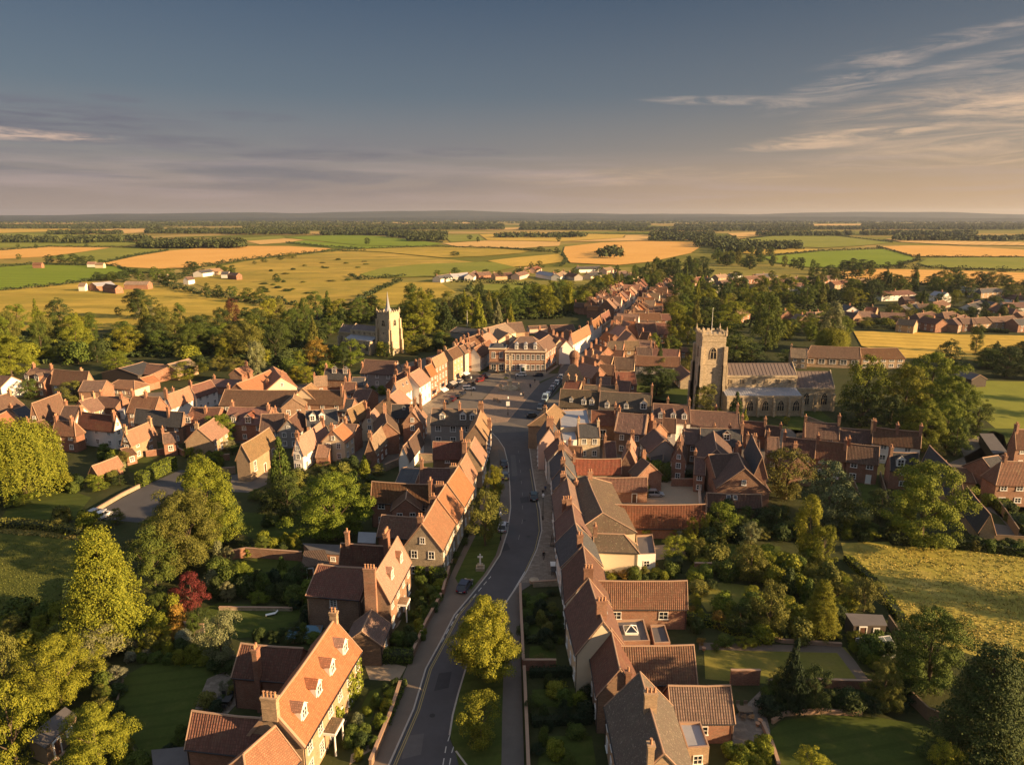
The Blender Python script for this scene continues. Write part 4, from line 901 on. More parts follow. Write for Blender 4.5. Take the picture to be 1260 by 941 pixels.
H('small orange roofed bungalow behind the left town hedge', (147,467,164,468), 4.8, 2.8, w=7, roof='orange', wall='cream', st=1, ends='hh', name='bungalow', cat='bungalow')
H('orange roofed garden store beside the small bungalow', (172,465,188,461), 4.6, 2.8, w=6, roof='orange', wall='brick', st=1, win=0, name='outbuilding', cat='outbuilding')
H('sunlit tan roofed barn at the edge of the left tree belt', (206,448,232,441), 6, 3.6, w=8, roof='tan', wall='buff', st=1, win=0, name='barn', cat='barn')
H('orange roofed brick garden building beside the car park', (113,573,144,561), 4.4, 2.6, ev=(124,582), roof='orange', wall='brick', st=1, ws=6, name='garden_building', cat='outbuilding', lod=1)
H('small brown roofed cottage with a lit gable by the churchyard trees', (386,463,402,462), 6.6, 4, w=6, roof='tan', wall='brick', st=1, ch=((.05,0,1,1),), name='cottage', cat='cottage')
H('small orange roofed outhouse with chimney near the conifer', (289,454,303,449), 6, 4, w=5, roof='orange', wall='brick', st=1, win=0, ch=((1,0,1.2,2),), name='outbuilding', cat='outbuilding')
H('blue slate roofed house with two small gables near the spired church', (400,453,430,454), 7.4, 4.4, ev=(400,465), roof='slate', wall='brick', st=2, win=0, dorm=((-1,.4,1.5,.5,'brick'),(-1,.85,1.5,.5,'brick')))
H('large two tone red roofed house below the spired church', (449,442,489,444), 9, 5, ev=(446,459), roof='red', wall='grey', st=2, ws=4, ch=((1,-.5,1.4,3),(0,-.6,1.6,2)))
H('grey slate lean-to range left of the two tone red roof', (434,464,449,464), 6.5, 4.5, w=6, roof='slate', wall='grey', st=1, name='outbuilding', cat='outbuilding')
H('dark roofed garden building behind the white shop row', (439,478,458,479), 6.6, 4, w=9, roof='darkred', wall='brick', st=1, win=0, name='outbuilding', cat='outbuilding', ch=((.6,.2,1.6,1),))
H('bright orange roofed shop rear at the near end of the square row', (478,487,490,478), 8.4, 5, w=8, roof='orange', wall='brownbrick', st=2, ch=((0,0,1.6,2),), gw='')
def facade(r, rh, eh, ev):
    A, B, hw = ridge(r, rh, eh, None, ev); u = Vector((B[0]-A[0], B[1]-A[1], 0)); L = u.length; u /= L; n = Vector((u.y, -u.x, 0)); return Vector((*A, 0))+n*hw, u, n, L
F1 = facade((333, 872, 411, 762), 9.6, 5.6, (366, 934)); F2 = facade((461, 706, 489, 660), 10.2, 6.2, (482, 737))
def porch(t, F, s, depth=1.5, w=1.3, h=2.9):
    # canopy on two posts against the facade nearest the road
    o, u, n, L = F; rz = math.atan2(u.y, u.x); c = o+u*L*s-Vector(t.location); m = MB(); m.box(c+n*depth/2+Vector((0, 0, h)), (w, depth/2, .14), 0, rz); m.box(c+n*depth/2+Vector((0, 0, h+.2)), (w*.9, depth/2-.1, .1), 1, rz)
    for k in (-1, 1): m.cyl(c+u*k*(w-.2)+n*(depth-.2), c+u*k*(w-.2)+n*(depth-.2)+Vector((0, 0, h-.1)), .12, .1, 8)
    m.build('porch', [M['paint'], M['tan']], t)
porch(L1, F1, .36); porch(L2, F2, .42, w=1.0)
def ivy(t, F, s0, s1, zmax, seed):
    rg = np.random.default_rng(seed); o, u, n, L = F; k = int(700*(s1-s0)*L/4)+200; o = o-Vector(t.location)
    s = rg.uniform(s0, s1, k); z = rg.uniform(0, 1, k)**1.2*zmax*(.45+.55*np.abs(np.sin(s*L*1.1+seed))); P = np.outer(s*L, u)+np.array(o)+np.outer(rg.uniform(0, .22, k), n)+np.outer(z, (0, 0, 1))
    q = link('ivy', leaves_mesh('ivy', P, np.tile(np.array(n), (k, 1))+rg.normal(size=(k, 3))*.5, rg.uniform(.18, .34, k), seed), t); q.color = (.15, .18, .02, 1)
ivy(L1, F1, .72, 1.0, 5.4, 3); ivy(L1, F1, .5, .62, 3.6, 5)
# --- shops on the left of the market square
MS = 'shops on the left side of the market square'
H('white three window shop house with an orange roof, nearest on the square', (485,471,501,463), 10.4, 6.9, ev=(495,484), roof='orange', wall='white', st=2, ws=3.2, sky=((-1,.5,.4),(-1,.8,.4)), ch=((.05,.1,2.2,2),(1,.2,1.8,2)), name='shop_house', group=MS)
H('white shop house with a taller orange roof, second on the square', (503,460,517,452), 11, 7.2, ev=(515,477), roof='orange', wall='white', st=2, ws=3.0, ch=((.0,.1,2.2,3),(.98,0,2.6,2)), name='shop_house', group=MS)
H('narrow brick shop house with an orange roof, third on the square', (523,451,531,447), 11, 8, ev=(528,464), roof='orange', wall='brick', st=3, ws=2.6, ch=((1,.3,2.2,2),), name='shop_house', group=MS)
H('tall three storey brick shop with a hipped roof and white cornice', (531,441,546,433), 12.6, 10, ev=(541,448), roof='tan', wall='brick', st=3, ws=2.8, ends='gg', ch=((.0,.9,2.0,4),(.9,.9,2.8,4)), wsz=(1.1,1.7), name='shop_house', group=MS)
H('plain orange brick three storey shop beyond the tall cornice', (550,431,562,425), 12, 9, ev=(560,441), roof='brown', wall='buff', st=3, ws=3.0, ch=((.1,.5,2.4,2),(.95,.4,2.2,2)), name='shop_house', group=MS)
H('cream shop house with a brown roof on the square', (565,426,576,421), 10.6, 8, ev=(573,435), roof='brown', wall='cream', st=2, ws=3.2, ch=((.9,.2,1.8,2),), name='shop_house', group=MS)
H('narrow white shop house at the far corner of the square row', (577,423,584,420), 9.8, 7.6, ev=(583,431), roof='brown', wall='white', st=2, ws=3, name='shop_house', group=MS)
H('long dark roofed white shop row leading to the town hall', (583,428,602,417), 9.4, 6, ev=(592,439), roof='brown', wall='white', st=2, ws=3.5, ch=((.2,.2,1.5,2),(.7,.2,1.5,2)), name='shop_house', group=MS)
# --- roofs behind the square
for i, (r, rf, lab) in enumerate([((499,452,513,449),'red','behind the third shop'),((486,462,500,455),'darkred','behind the white shops'),((560,424,572,417),'orange','behind the brick shops'),((574,416,590,410),'brown','behind the cream shop'),
   ((592,413,602,408),'orange','behind the dark roofed row'),((577,428,566,420),'brown','in the yard behind the square')]):
    H(GN['o'].replace('olive', {'red':'red','darkred':'dark red','orange':'orange','brown':'brown'}[rf])+' roofed house rear '+lab, r, 9.4, 6, w=7, roof=rf, wall='brick', st=2, ch=((.1,0,1.6,2),(.9,0,1.6,2)))
H('long low grey roofed hall with a white end behind the square', (562,402,590,405), 5, 3.4, w=11, roof='slate', wall='grey', st=1, win=0, ends='gg', name='hall', cat='hall')
H('large tan roofed hall with a sunlit left slope behind the town hall', (594,404,622,397), 9.5, 5.5, w=12, roof='tan', wall='cream', st=2, win=0, name='hall', cat='hall', wings=(dict(r=(612,404,626,410), rh=8.5, eh=5.5, w=10, roof='tan', wall='cream', win=0),))
H('brown roofed house with a sunlit orange gable behind the tan hall', (624,397,642,396), 9.5, 5.5, w=9, roof='brown', wall='buff', st=2, win=0)
H('red tiled long shed near the walled garden behind the town hall', (677,400,705,399), 6, 3.6, w=8, roof='red', wall='brick', st=1, win=0, name='outbuilding', cat='outbuilding')
H('low pink walled garden range behind the town hall', (650,401,672,400), 4, 3, w=5, roof='brown', wall='pink', st=1, win=0, name='outbuilding', cat='outbuilding')
H('red roofed house with stepped gables right behind the town hall', (664,406,684,412), 10.5, 6, w=9, roof='darkred', wall='brick', st=2, ch=((0,0,1.6,2),(.9,.3,1.6,2)))
H('small orange gabled shop beside the town hall', (679,411,689,417), 10.5, 7, w=6, roof='orange', wall='cream', st=2, ch=((.2,0,1.8,2),))
H('white gabled shop beside the flags on the high street', (690,413,697,419), 10, 6.8, w=6, roof='orange', wall='white', st=2, ch=((.3,0,1.6,2),))
# --- town hall
def town_hall():
    A = at(622, 458.5); B = at(671, 459); u = Vector((B[0]-A[0], B[1]-A[1], 0)); L = u.length; u /= L; n = Vector((-u.y, u.x, 0)); D = 15.5; h = 8.6
    o = (Vector((*A, 0))+Vector((*B, 0)))/2+n*D/2; t = thing('town_hall', o, 'red brick town hall with white sash windows and hipped roof facing the square', 'town hall')
    a = o-u*(L/2-3.6); b_ = o+u*(L/2-3.6)
    block(t, o, (a.x-u.x*-2.2, a.y-u.y*-2.2), (b_.x-u.x*2.2, b_.y-u.y*2.2), D/2, h, h+4.6, roof='brown', wall='brick', ends='hh', win=0, lod=1, hipi=5.8, ov=.5)
    rz = math.atan2(u.y, u.x); f = lambda s, z, d=0: tuple(Vector((-L/2+s*L, 0, 0)).x*u+Vector((0, 0, z))-n*(D/2+d))
    k = MB()
    for z, dz, d in ((.3, .3, .1), (4.4, .07, .1), (8.5, .2, .3)):
        c = Vector(f(.5, z, d*.5)); k.box(c, (L/2+.15, d, dz), 0, rz)
    for s in (0.003, .997, .16):
        c = Vector(f(s, 4.3, .1)); k.box(c, (.16, .1, 4.3), 0, rz)
    for z, dz, d in ((4.4, .12, .12), (8.5, .28, .3), (.35, .35, .12)):
        c = u*(L/2+d*.5)+Vector((0, 0, z)); k.box(c, (D/2, d, dz), 0, rz+math.pi/2)
    k.build('stone_trim', M['cream'], t)
    for i in range(8):
        s = .06+i*.126
        for z in (2.2, 6.3):
            if z < 3 and i == 3: continue
            add_window(t, f(s, z), rz, 1.35, 2.1, 2, 4, 1)
    for i in range(5):
        for z in (2.2, 6.3): add_window(t, tuple(u*(L/2)+n*(D*(-.4+.2*i))+Vector((0, 0, z))), rz+math.pi/2, 1.2, 1.9, 2, 4, 1)
    q = MB(); c = Vector(f(.438, 1.6, .35)); q.box(c, (1.15, .35, 1.6), 0, rz); q.box(c+Vector((0, 0, 1.75)), (1.5, .5, .18), 0, rz); q.build('porch', M['paint'], t)
    c = Vector(f(.438, 1.2, .72)); dm = MB(); dm.box(c, (.65, .04, 1.15), 0, rz); dm.build('door', M['doorgreen'], t)
    for s in (.27, .5, .74):
        p = Vector(f(s, h+1.0, -2.0)); m = MB(); dd = m; w = 1.0
        m.box((0, 0, .3), (w*.7, 1.5, 1.1), 0); m.cyl((0, -1.5, 1.35), (0, 1.4, 1.35), w*.72, w*.72, 10, 1)
        d = m.build('dormer', [M['paint'], M['lead']], t); d.location = p+n*.6; d.rotation_euler = (0, 0, rz)
        fm, pm = window_mesh(.95, 1.25, 2, 3, False); link('window', fm, d, (0, -1.5, .35))
    for s, z in ((.52, 4.3), (.02, 3.2)): chimney(t, tuple(u*(-L/2+s*L)+n*1.0+Vector((0, 0, h+z-.6))), rz, 1.9, 1.5, .7, 4)
    cA = Vector((*at(671.5, 457.5), 0)); cB = Vector((*at(687, 445.5), 0)); sd_ = (cB-cA).normalized(); nl = Vector((-sd_.y, sd_.x, 0))
    block(t, o, (cA+nl*4.3).xy, (cB+nl*4.3).xy, 4.3, 8.2, 11.6, roof='brown', wall='brick', ends='hg', st=2, lod=1, ws=3, wsz=(1.2, 1.8), hipi=.3, ov=.2)
    # lower left wing with a shopfront
    wa = u*(-L/2-6.4); wm = MB(); pts = [wa-n*(D/2-.6), u*(-L/2)-n*(D/2-.6), u*(-L/2)+n*3, wa+n*3]
    for i in range(4):
        p, q_ = pts[i], pts[(i+1) % 4]; wm.face([(p.x, p.y, 0), (q_.x, q_.y, 0), (q_.x, q_.y, 9.3), (p.x, p.y, 9.3)])
    wm.build('wing_wall', M['brick'], t); r = MB(); mid = (pts[0]+pts[1]+pts[2]+pts[3])/4
    r.box((mid.x, mid.y, 9.45), (3.5, (D/2+2.6)/2+.3, .22), 1, rz); top = MB(); r.box((mid.x, mid.y, 10.0), (3.2, (D/2+2.4)/2, .4), 0, rz, .5); r.build('wing_roof', [M['slate'], M['cream']], t)
    for s in (-4.7, -1.7):
        p = u*(-L/2+s)-n*(D/2-.6); add_window(t, (p.x, p.y, 6.9), rz, 1.3, 2.4, 2, 3, 1); add_window(t, (p.x, p.y, 2.0), rz, 2.0, 2.4, 2, 2, 1, pname='shop_window')
    s = MB(); p = u*(-L/2-3.2)-n*(D/2-.45); s.box((p.x, p.y, 3.75), (3.25, .2, .32), 0, rz); s.box((p.x-n.x*.3, p.y-n.y*.3, 4.3), (3.4, .7, .12), 1, rz); s.build('shopfront', [M['paint'], M['brown']], t)
    for k_ in (-6.2, -3.2, -.2): pass
town_hall()
# --- high street terraces
WL = ['white', 'cream', 'brick', 'white', 'pink', 'buff', 'white', 'brick']
RF = ['orange', 'brown', 'brown', 'darkred', 'brown', 'red', 'orange', 'tan']
def row(line, depth, side, where, seed, smin=6, smax=10, rh=(8.6, 10.4), eh=(5.6, 7), group=None, walls=WL, wing=.3, cross=.18, roofs=RF, lod=2):
    rg = random.Random(seed); P = [Vector((*at(x, y), 0)) for x, y in line]
    for a, b in zip(P[:-1], P[1:]):
        L = (b-a).length; k = max(1, round(L/rg.uniform(smin, smax))); u = (b-a)/L; n = Vector((-u.y, u.x, 0))*side
        for i in range(k):
            d = depth*rg.uniform(.9, 1.12); p = a+u*(L*i/k+.02)+n*d/2; q = a+u*(L*(i+1)/k-.02)+n*d/2
            E = rg.uniform(*eh); Rr = E+(d/2)*rg.uniform(.8, 1.02); rf = rg.choice(roofs); wl = rg.choice(walls)
            lab = f"{dict(orange='orange',brown='brown',red='red',darkred='dark red',tan='tan',moss='mossy',slate='slate')[rf]} roofed {dict(white='white',cream='cream',brick='brick',pink='pale pink',buff='buff brick',brownbrick='brown brick',grey='grey')[wl]} house {where}"
            if rg.random() < cross:
                m = (p+q)/2; hl = (q-p).length/2; E2 = E
                t = house_w(lab.replace('house', 'gable fronted house'), (m-n*d/2).xy, (m+n*d*.75).xy, hl, E2+hl*.95, E2, 'terraced_house', group=group, roof=rf, wall=wl, st=2, lod=lod, gw='a', win=0, ch=((.5, .8, 1.6, 2),))
            else:
                t = house_w(lab, p.xy, q.xy, d/2, Rr, E, 'terraced_house', group=group, roof=rf, wall=wl, st=2, lod=lod, ws=3.2, ends='gg', ch=((.02, .25, 1.7, rg.choice((2, 3))),)+(((.98, -.2, 1.5, 2),) if rg.random() < .5 else ()),
                        dorm=(((-side, .5, 1.1),) if rg.random() < .2 else ()))
            if rg.random() < wing:
                m = (p+q)/2+n*(d*.5+.1); e = m+n*rg.uniform(5, 9); hw = rg.uniform(2.2, 3); block(t, t.location, (m.x, m.y), (e.x, e.y), hw, E*.72, E*.72+hw*.9, roof=rf, wall='brick', ends='xg', win=0, lod=lod, ch=((.95, 0, 1.4, 1),) if rg.random() < .5 else ())
H('long white shop row with orange roofs at the start of the high street', (702,411,724,399), 10.6, 7, ev=(713,417), roof='orange', wall='white', st=2, ws=3.2, ch=((.02,.2,1.8,2),(.5,.2,1.8,2),(.98,.2,1.8,2)), wings=(dict(r=(697,405,706,410), rh=9, eh=6, w=7, roof='brown', wall='brick', win=0),))
H('sunlit orange roofed white house next along the high street', (728,395,738,388), 10.2, 6.8, ev=(736,400), roof='orange', wall='white', st=2, ch=((.0,.2,1.8,2),))
H('red roofed house pair half lit along the high street', (739,387,749,381), 10.2, 6.6, ev=(744,394), roof='red', wall='buff', st=2, ch=((.5,.2,1.8,2),))
row([(755,393),(763,387),(771,380),(779,374),(788,367),(797,361)], 9, 1, 'left of the high street', 5, group='houses along the left of the high street')
row([(746,424),(757,413),(767,402),(776,393),(785,384.5),(793,377),(800,370),(810,362.5),(822,355)], 9, -1, 'right of the high street', 9, group='houses along the right of the high street', wing=.7, cross=.3)
row([(735,388),(748,378),(760,370),(770,364)], 8, 1, 'in the back lane', 21, wing=.2)
# --- right of the square: roofs stepping back to the church
for (r, rh, eh, w, rf, wl, lab, ch) in [
 ((729,436,755,438),9.5,6,10,'brown','buff','long brown roof behind the turret', ((0,0,1.6,3),)),
 ((757,439,781,440),9,5.6,9,'brown','cream','brown roof with a cream strip of wall below', ((1,.0,1.8,2),)),
 ((738,448,756,449),8.4,5.6,7,'brown','buff','brown roof over a sunlit buff wall', ()),
 ((757,457,781,457),8,4.6,10,'red','brick','plain red roof near the churchyard', ((0,.3,2,2),)),
 ((783,427,801,427),8.6,5.4,9,'darkred','brick','dark red roof with a tall stack at its end', ((1,0,2.4,2),)),
 ((804,428,836,430),6.4,4,8,'darkred','brick','low dark red roof left of the church tower', ((.02,0,2.0,2),(.1,.3,1.4,1))),
 ((783,437,837,439),6.6,3.8,10,'brown','grey','long low brown roof left of the church tower', ()),
 ((749,419,768,420),9,5.6,9,'tan','brick','tan roof in the middle of the right block', ((0,0,1.6,2),)),
 ((768,419,786,419),8.6,5.4,8,'tan','buff','second tan roof beside a flat dormer', ()),
 ((783,397,806,397),9.6,4.6,15,'darkred','buff','large dark red hall roof with a buff wall', ()),
 ((807,397,823,397),9,4.6,15,'darkred','brick','dark red hall roof beside the tall trees', ()),
 ((776,385,812,385),9,5.8,10,'brown','buff','long brown roof right of the high street', ((.1,0,1.6,2),(.6,0,1.6,2))),
 ((813,386,824,386),8.6,5.8,9,'darkred','brick','short dark red roof at the wood edge', ()),
 ((752,430,768,431),8,5,8,'darkred','brick','shaded dark roof in the middle of the block', ((.3,0,1.5,2),)),
 ((783,418,806,419),8,5,8,'brown','brick','brown roof with a small court in front', ()),
 ((838,449,850,460),5.5,3,7,'brown','stone','small hut with a sunlit gable at the churchyard edge', ()),
 ((836,427,858,428),4.4,3,6,'darkred','brick','low shed roof right behind the church tower trees', ())]:
    H(lab+', right of the high street', r, rh, eh, w=w, roof=rf, wall=wl, st=2, ch=ch, ws=4, ends='gg')
for (r, lab) in [((716,446,738,452),'first'),((720,437,739,443),'second'),((727,428,742,433),'third'),((733,423,748,427),'fourth')]:
    H(f'orange gabled shop rear facing the street, {lab} beyond the domed turret', r, 9.6, 6.4, w=7, roof='orange', wall='brick', st=2, ch=((.02,0,1.8,2),(.6,.3,1.8,2)))
for (r, lab) in [((757,398,771,403),'nearest'),((764,393,776,398),'middle'),((770,406,778,411),'furthest right')]:
    H(f'sunlit orange roofed house turned sideways above the high street, {lab} one', r, 10, 5.6, w=8, roof='orange', wall='brick', st=2, ch=((.1,0,1.6,2),))
# Dutch gabled corner building with a domed turret
t = H('curly gabled corner building in orange brick right of the square', (697,467,716,469), 9.6, 6.4, w=8, roof='red', wall='buff', st=2, ends='gg', ch=((.1,0,1.6,2),(.6,0,1.6,2)), gw='a')
X, Y = at(697, 478); dg = MB(); pr = [(-3.6, 0), (3.6, 0), (3.6, 6.5), (3.0, 6.7), (2.7, 8.0), (1.9, 8.5), (1.5, 9.8), (.9, 10.4), (0, 10.7), (-.9, 10.4), (-1.5, 9.8), (-1.9, 8.5), (-2.7, 8.0), (-3.0, 6.7), (-3.6, 6.5)]
dg.poly([(x, -.25, z) for x, z in pr]+[(x, .25, z) for x, z in pr], [tuple(range(15)), tuple(range(29, 14, -1))]+[(i, (i+15), (i+1) % 15+15, (i+1) % 15) for i in range(15)])
d = dg.build('curved_gable', M['buff'], t); d.location = (at(704, 484)[0]-t.location.x, at(704, 484)[1]-t.location.y-1.0, 0); d.rotation_euler = (0, 0, .15)
tt = MB(); tt.lathe((0, 0, 0), [(1.5, 0), (1.5, 9.6), (1.8, 9.7), (1.8, 10)], 12, 0); tt.lathe((0, 0, 10), [(1.7, 0), (1.95, .8), (1.8, 1.7), (1.3, 2.5), (.5, 3.0), (.12, 3.2), (.1, 4.2)], 12, 1)
X, Y = at(706, 474); tu = thing('turret', (X, Y, 0), 'round brick turret with an orange dome at the right of the square', 'turret')
a_ = MB(); a_.lathe((0, 0, 0), [(1.5, 0), (1.5, 9.6), (1.8, 9.7), (1.8, 10)], 12, 0); a_.build('drum', M['brick'], tu)
a_ = MB(); a_.lathe((0, 0, 10), [(1.7, 0), (1.95, .8), (1.8, 1.7), (1.3, 2.5), (.5, 3.0), (.12, 3.2), (.1, 4.2)], 12, 0); a_.build('dome', M['orange'], tu)
H('house with a low brown roof and two stacks behind the mossy range', (718,473,760,474), 8.4, 5.6, w=7, roof='moss', wall='brick', st=2, ch=((.02,0,1.8,1),(.5,0,1.8,1),(.95,-.2,1.6,3)))
H('left half of the long mossy tiled range with small roof windows', (690,478,738,480), 9.4, 5.2, ev=(684,500), roof='moss', wall='cream', st=2, ch=((.98,.0,1.2,2),), dorm=((-1,.3,.9,.25),(-1,.62,1.2,.15),(-1,.82,1.2,.15)), ws=4)
H('right half of the long mossy tiled range with a tall end stack', (739,481,802,484), 9.4, 5.2, ev=(738,504), roof='moss', wall='brick', st=2, ch=((1,0,2.6,2),), dorm=((-1,.15,1.1,.1),(-1,.52,1.1,.1),(-1,.85,1.6,.12)), ws=4)
H('white cottage row with three white dormers in a red brown roof', (804,496,848,498), 8.6, 5.4, ev=(802,519), roof='darkred', wall='white', st=1, ch=((.42,.4,2.2,1),(1,0,1.6,2)), dorm=((-1,.2,1.15,.2),(-1,.54,1.15,.2),(-1,.84,1.15,.2)), ws=3, lod=1)
H('red brick chapel house with mossy speckled roof and a tall party stack', (761,507,797,510), 9.6, 6, ev=(757,532), roof='darkred', wall='brownbrick', st=2, ch=((0,.2,1.8,2),), ws=4.5, ends='pp')
H('narrow red roofed house with one very tall window', (728,504,757,505), 9.4, 6.4, ev=(742,523), roof='red', wall='brownbrick', st=1, ws=6, wsz=(1.6,2.6), ch=((1,-.2,2.6,3),))
H('sunlit stone house with a grey hipped slate roof and parapet', (711,521,737,521), 8.6, 6.2, ev=(710,538), roof='slate', wall='stone', st=2, ws=3.4, ends='pp', wsz=(1.1,1.4))
flat_house('flat lead roofed white building behind the pale corner gable', [(688,504),(722,503),(727,524),(690,526)], 7.4, 'cream', 'lead', lod=1)
flat_house('lower lead roofed white block beside the stone house', [(690,527),(707,526),(710,541),(693,542)], 6.4, 'white', 'lead', lod=1)
H('tan roofed corner house with hipped ends facing the square', (672,507,682,497), 9.6, 6.6, w=8, roof='tan', wall='buff', st=2, ends='hg', hipi=3)
H('pale pink gabled house at the square corner with a dark slate roof', (677,526,675,513), 10.8, 6.8, ev=(661,543), roof='slate', wall='pink', st=3, ch=((.15,0,2.0,4),), ws=3, lod=1)
# --- row down the right side of the road
RG = 'row of houses down the right side of the road'
for lab, r, rh, eh, ev, rf, wl, ch in [
 ('red roofed house next in front of the pale corner gable', (691,549,687,537), 9.2, 6.0, (673,568), 'red', 'white', ((.9,.1,1.6,3),)),
 ('black slate roofed house behind the chimney cluster', (695,571,691.5,550), 9.4, 6.2, (678,583), 'slate', 'white', ((.05,.15,1.4,2),(.85,.1,1.6,3))),
 ('grey slate roofed house with an orange right slope in the row', (697,587,695,572), 9.0, 6.2, (680,598), 'slate', 'cream', ((.1,.3,1.4,2),)),
 ('dark brown roofed house with hatch bars in the row', (704,618,698,588), 9.6, 6.2, (682,635), 'brown', 'white', ((.05,.4,1.8,3),)),
 ('dull red brown roofed house left of the tan rear roof', (708,643,704,619), 9.6, 6.2, (684,663), 'darkred', 'white', ((.95,.2,1.8,2),)),
 ('blue grey slate roofed house in the row beside the cafe tables', (717,671,708,643), 9.6, 6.2, (689,693), 'slate', 'white', ((.12,.1,1.8,2),)),
 ('red tiled house with a chimney on its near gable in the row', (724,711,718,672), 9.8, 6.0, (694,735), 'red', 'white', ((.03,0,1.5,3),)),
 ('long red roofed house with a tall cream gable facing the camera', (742,764,725,712), 10.4, 6.0, (704,789), 'red', 'cream', ((.18,-.04,2.0,3),))]:
    H(lab, r, rh, eh, ev=ev, roof=rf, wall=wl, st=2, ch=ch, ws=3, lod=0, name='terraced_house', group=RG, sky=((-1,.55,.45),) if 'tall cream' in lab else ())
H('small dark gabled house between the cream gable and the nearest brown roof', (763,823,752,773), 8.8, 5.4, ev=(732,848), roof='darkred', wall='brownbrick', st=2, ws=4, lod=0, ch=((.0,-.4,1.2,1),), name='terraced_house', group=RG)
H('large moss flecked brown roof nearest on the right of the road', (817,926,788,827), 9.8, 5.6, ev=(758,941), roof='moss', wall='buff', st=2, ws=3, lod=0, ch=((.55,.0,1.7,3),(.0,.35,2.6,1)), ends='gg', name='terraced_house', group=RG)
H('mossy brown roofed rear block behind the slate terraces with a cream wall', (722,586,741,630), 8.6, 6, w=11, roof='moss', wall='cream', st=2, lod=0, ends='hh', hipi=2.6, ws=4)
H('long low red roofed range with sunlit flint walls', (704,564,764,564), 7.2, 4.6, ev=(712,579), roof='red', wall='flint', st=1, win=0, lod=1)
H('gabled brick extension with an orange roof at the end of the flint range', (774,552,777,535), 8.6, 5.2, ev=(785,560), roof='orange', wall='brick', st=2, win=0, lod=1, gw='')
H('low brown roofed outbuilding in the yard below the flint range', (733,587,796,587), 5.4, 3.2, ev=(735,601), roof='darkred', wall='brick', st=1, ws=6, lod=1, name='outbuilding', cat='outbuilding', door='doorbrown')
H('very long red tiled outbuilding across the middle of the gardens', (743,620,868,620), 6.6, 3.0, ev=(743,645), roof='red', wall='brick', st=1, ws=9, lod=0, name='outbuilding', cat='outbuilding', door='doorwhite')
t = H('cream house with a mossy hipped slope and flat lead top', (731,656,766,657), 7.4, 5.2, ev=(743,676), roof='moss', wall='cream', st=2, win=0, lod=0, ends='gh', hipi=2.6)
flat_house('white flat roofed extension with a glazed door right of the cream house', [(783,658),(803,657),(807,681),(785,682)], 3.6, 'white', 'felt', lod=0)
H('long brick garden range with two white windows and a ribbed brown roof', (730,714,845,714), 7.4, 4.2, ev=(752,745), roof='brown', wall='brick', st=1, ws=8, wsz=(1.3,1.2), lod=0, name='garden_range', cat='outbuilding', ends='gg')
flat_house('flat felt roof with a white glass lantern between brick ranges', [(758,762),(792,761),(800,788),(764,789)], 3.4, 'brick', 'felt', lod=0, light=(776,774,1.3))
flat_house('lower flat boarded roof right of the glass lantern', [(800,768),(818,768),(825,790),(805,791)], 2.9, 'brick', 'felt', lod=0, win=False)
H('brown ribbed roof of the brick range in front of the glass lantern', (752,794,853,793), 7.2, 3.8, ev=(788,841), roof='brown', wall='brick', st=1, ws=6, lod=0, name='garden_range', cat='outbuilding', win=0)
H('nearest brick outbuilding with a ribbed brown roof beside the patio', (823,843,898,843), 6.0, 3.2, ev=(833,889), roof='brown', wall='brick', st=1, ws=7, wsz=(1.2,1.1), lod=0, name='outbuilding', cat='outbuilding')
flat_house('flat grey roofed brick extension with two slim windows near the patio', [(835,887),(862,887),(873,918),(846,920)], 3.2, 'buff', 'lead', lod=0)
# --- right hand cluster below the church
H('long low red brown cottage row just below the church', (848,504,909,507), 7.4, 4.2, ev=(847,524), roof='darkred', wall='white', st=1, ws=6, ch=((.55,.3,2,1),(.97,0,2.2,2)), name='cottage_row', cat='cottage')
H('red brown roofed cottage right of the long cottage row', (912,517,943,519), 7, 4.2, ev=(912,531), roof='darkred', wall='brick', st=1, win=0, name='cottage', cat='cottage')
H('dark roofed cottage with a tall end wall beside the churchyard path', (943,523,961,525), 6.6, 4.2, ev=(943,536), roof='darkred', wall='brownbrick', st=1, ws=6, name='cottage', cat='cottage', ch=((.98,0,.8,1),))
H('dark slate house with cross gables and an ornate dormer', (862,526,913,528), 9, 5.6, ev=(862,546), roof='slate', wall='brick', st=2, ch=((.35,.4,2,2),(.72,.4,2,2),(1,-.1,2,2)), dorm=((-1,.62,1.5,.25,'brick'),), ws=5,
  wings=(dict(r=(878,530,882,552), rh=8.8, eh=5.6, w=8, roof='darkred', wall='brick', ends='xh', win=0, hipi=2.5),))
H('broad dark red house with a steep brick gable facing the garden', (872,559,909,557), 8.8, 5.2, ev=(868,588), roof='darkred', wall='brick', st=2, win=0, ch=((1,.1,2.4,3),), wings=(dict(r=(908,557,917,576), rh=9.2, eh=4.6, w=10.5, roof='darkred', wall='brick', ends='xg', st=1, win=0, gw='b'),))
H('tall three storey brick gable house with a slate left slope', (938,562,925,534), 11.4, 7.6, ev=(925,571), roof='slate', wall='brick', st=3, gw='', ch=((.9,-.4,1.8,2),), win=0, wings=())
H('low pitched outbuilding with a lean roof in front of the brick gables', (870,606,936,608), 5.0, 3.0, ev=(872,622), roof='darkred', wall='brownbrick', st=1, win=0, name='outbuilding', cat='outbuilding', sky=((-1,.4,.45),(-1,.52,.45)))
H('dark roofed house with a small gable beyond the narrow lane', (805,527,818,541), 8, 5, w=7, roof='darkred', wall='grey', st=2, ch=((0,0,1.6,2),))
H('red gabled brick house with two white windows beside the narrow lane', (836,549,838,533), 8.6, 5, ev=(826,560), roof='darkred', wall='brick', st=2, gw='a', ws=4)
H('dark roofed link house at the top of the narrow lane', (842,527,862,528), 8, 5.4, w=8, roof='darkred', wall='brownbrick', st=2, ws=4)
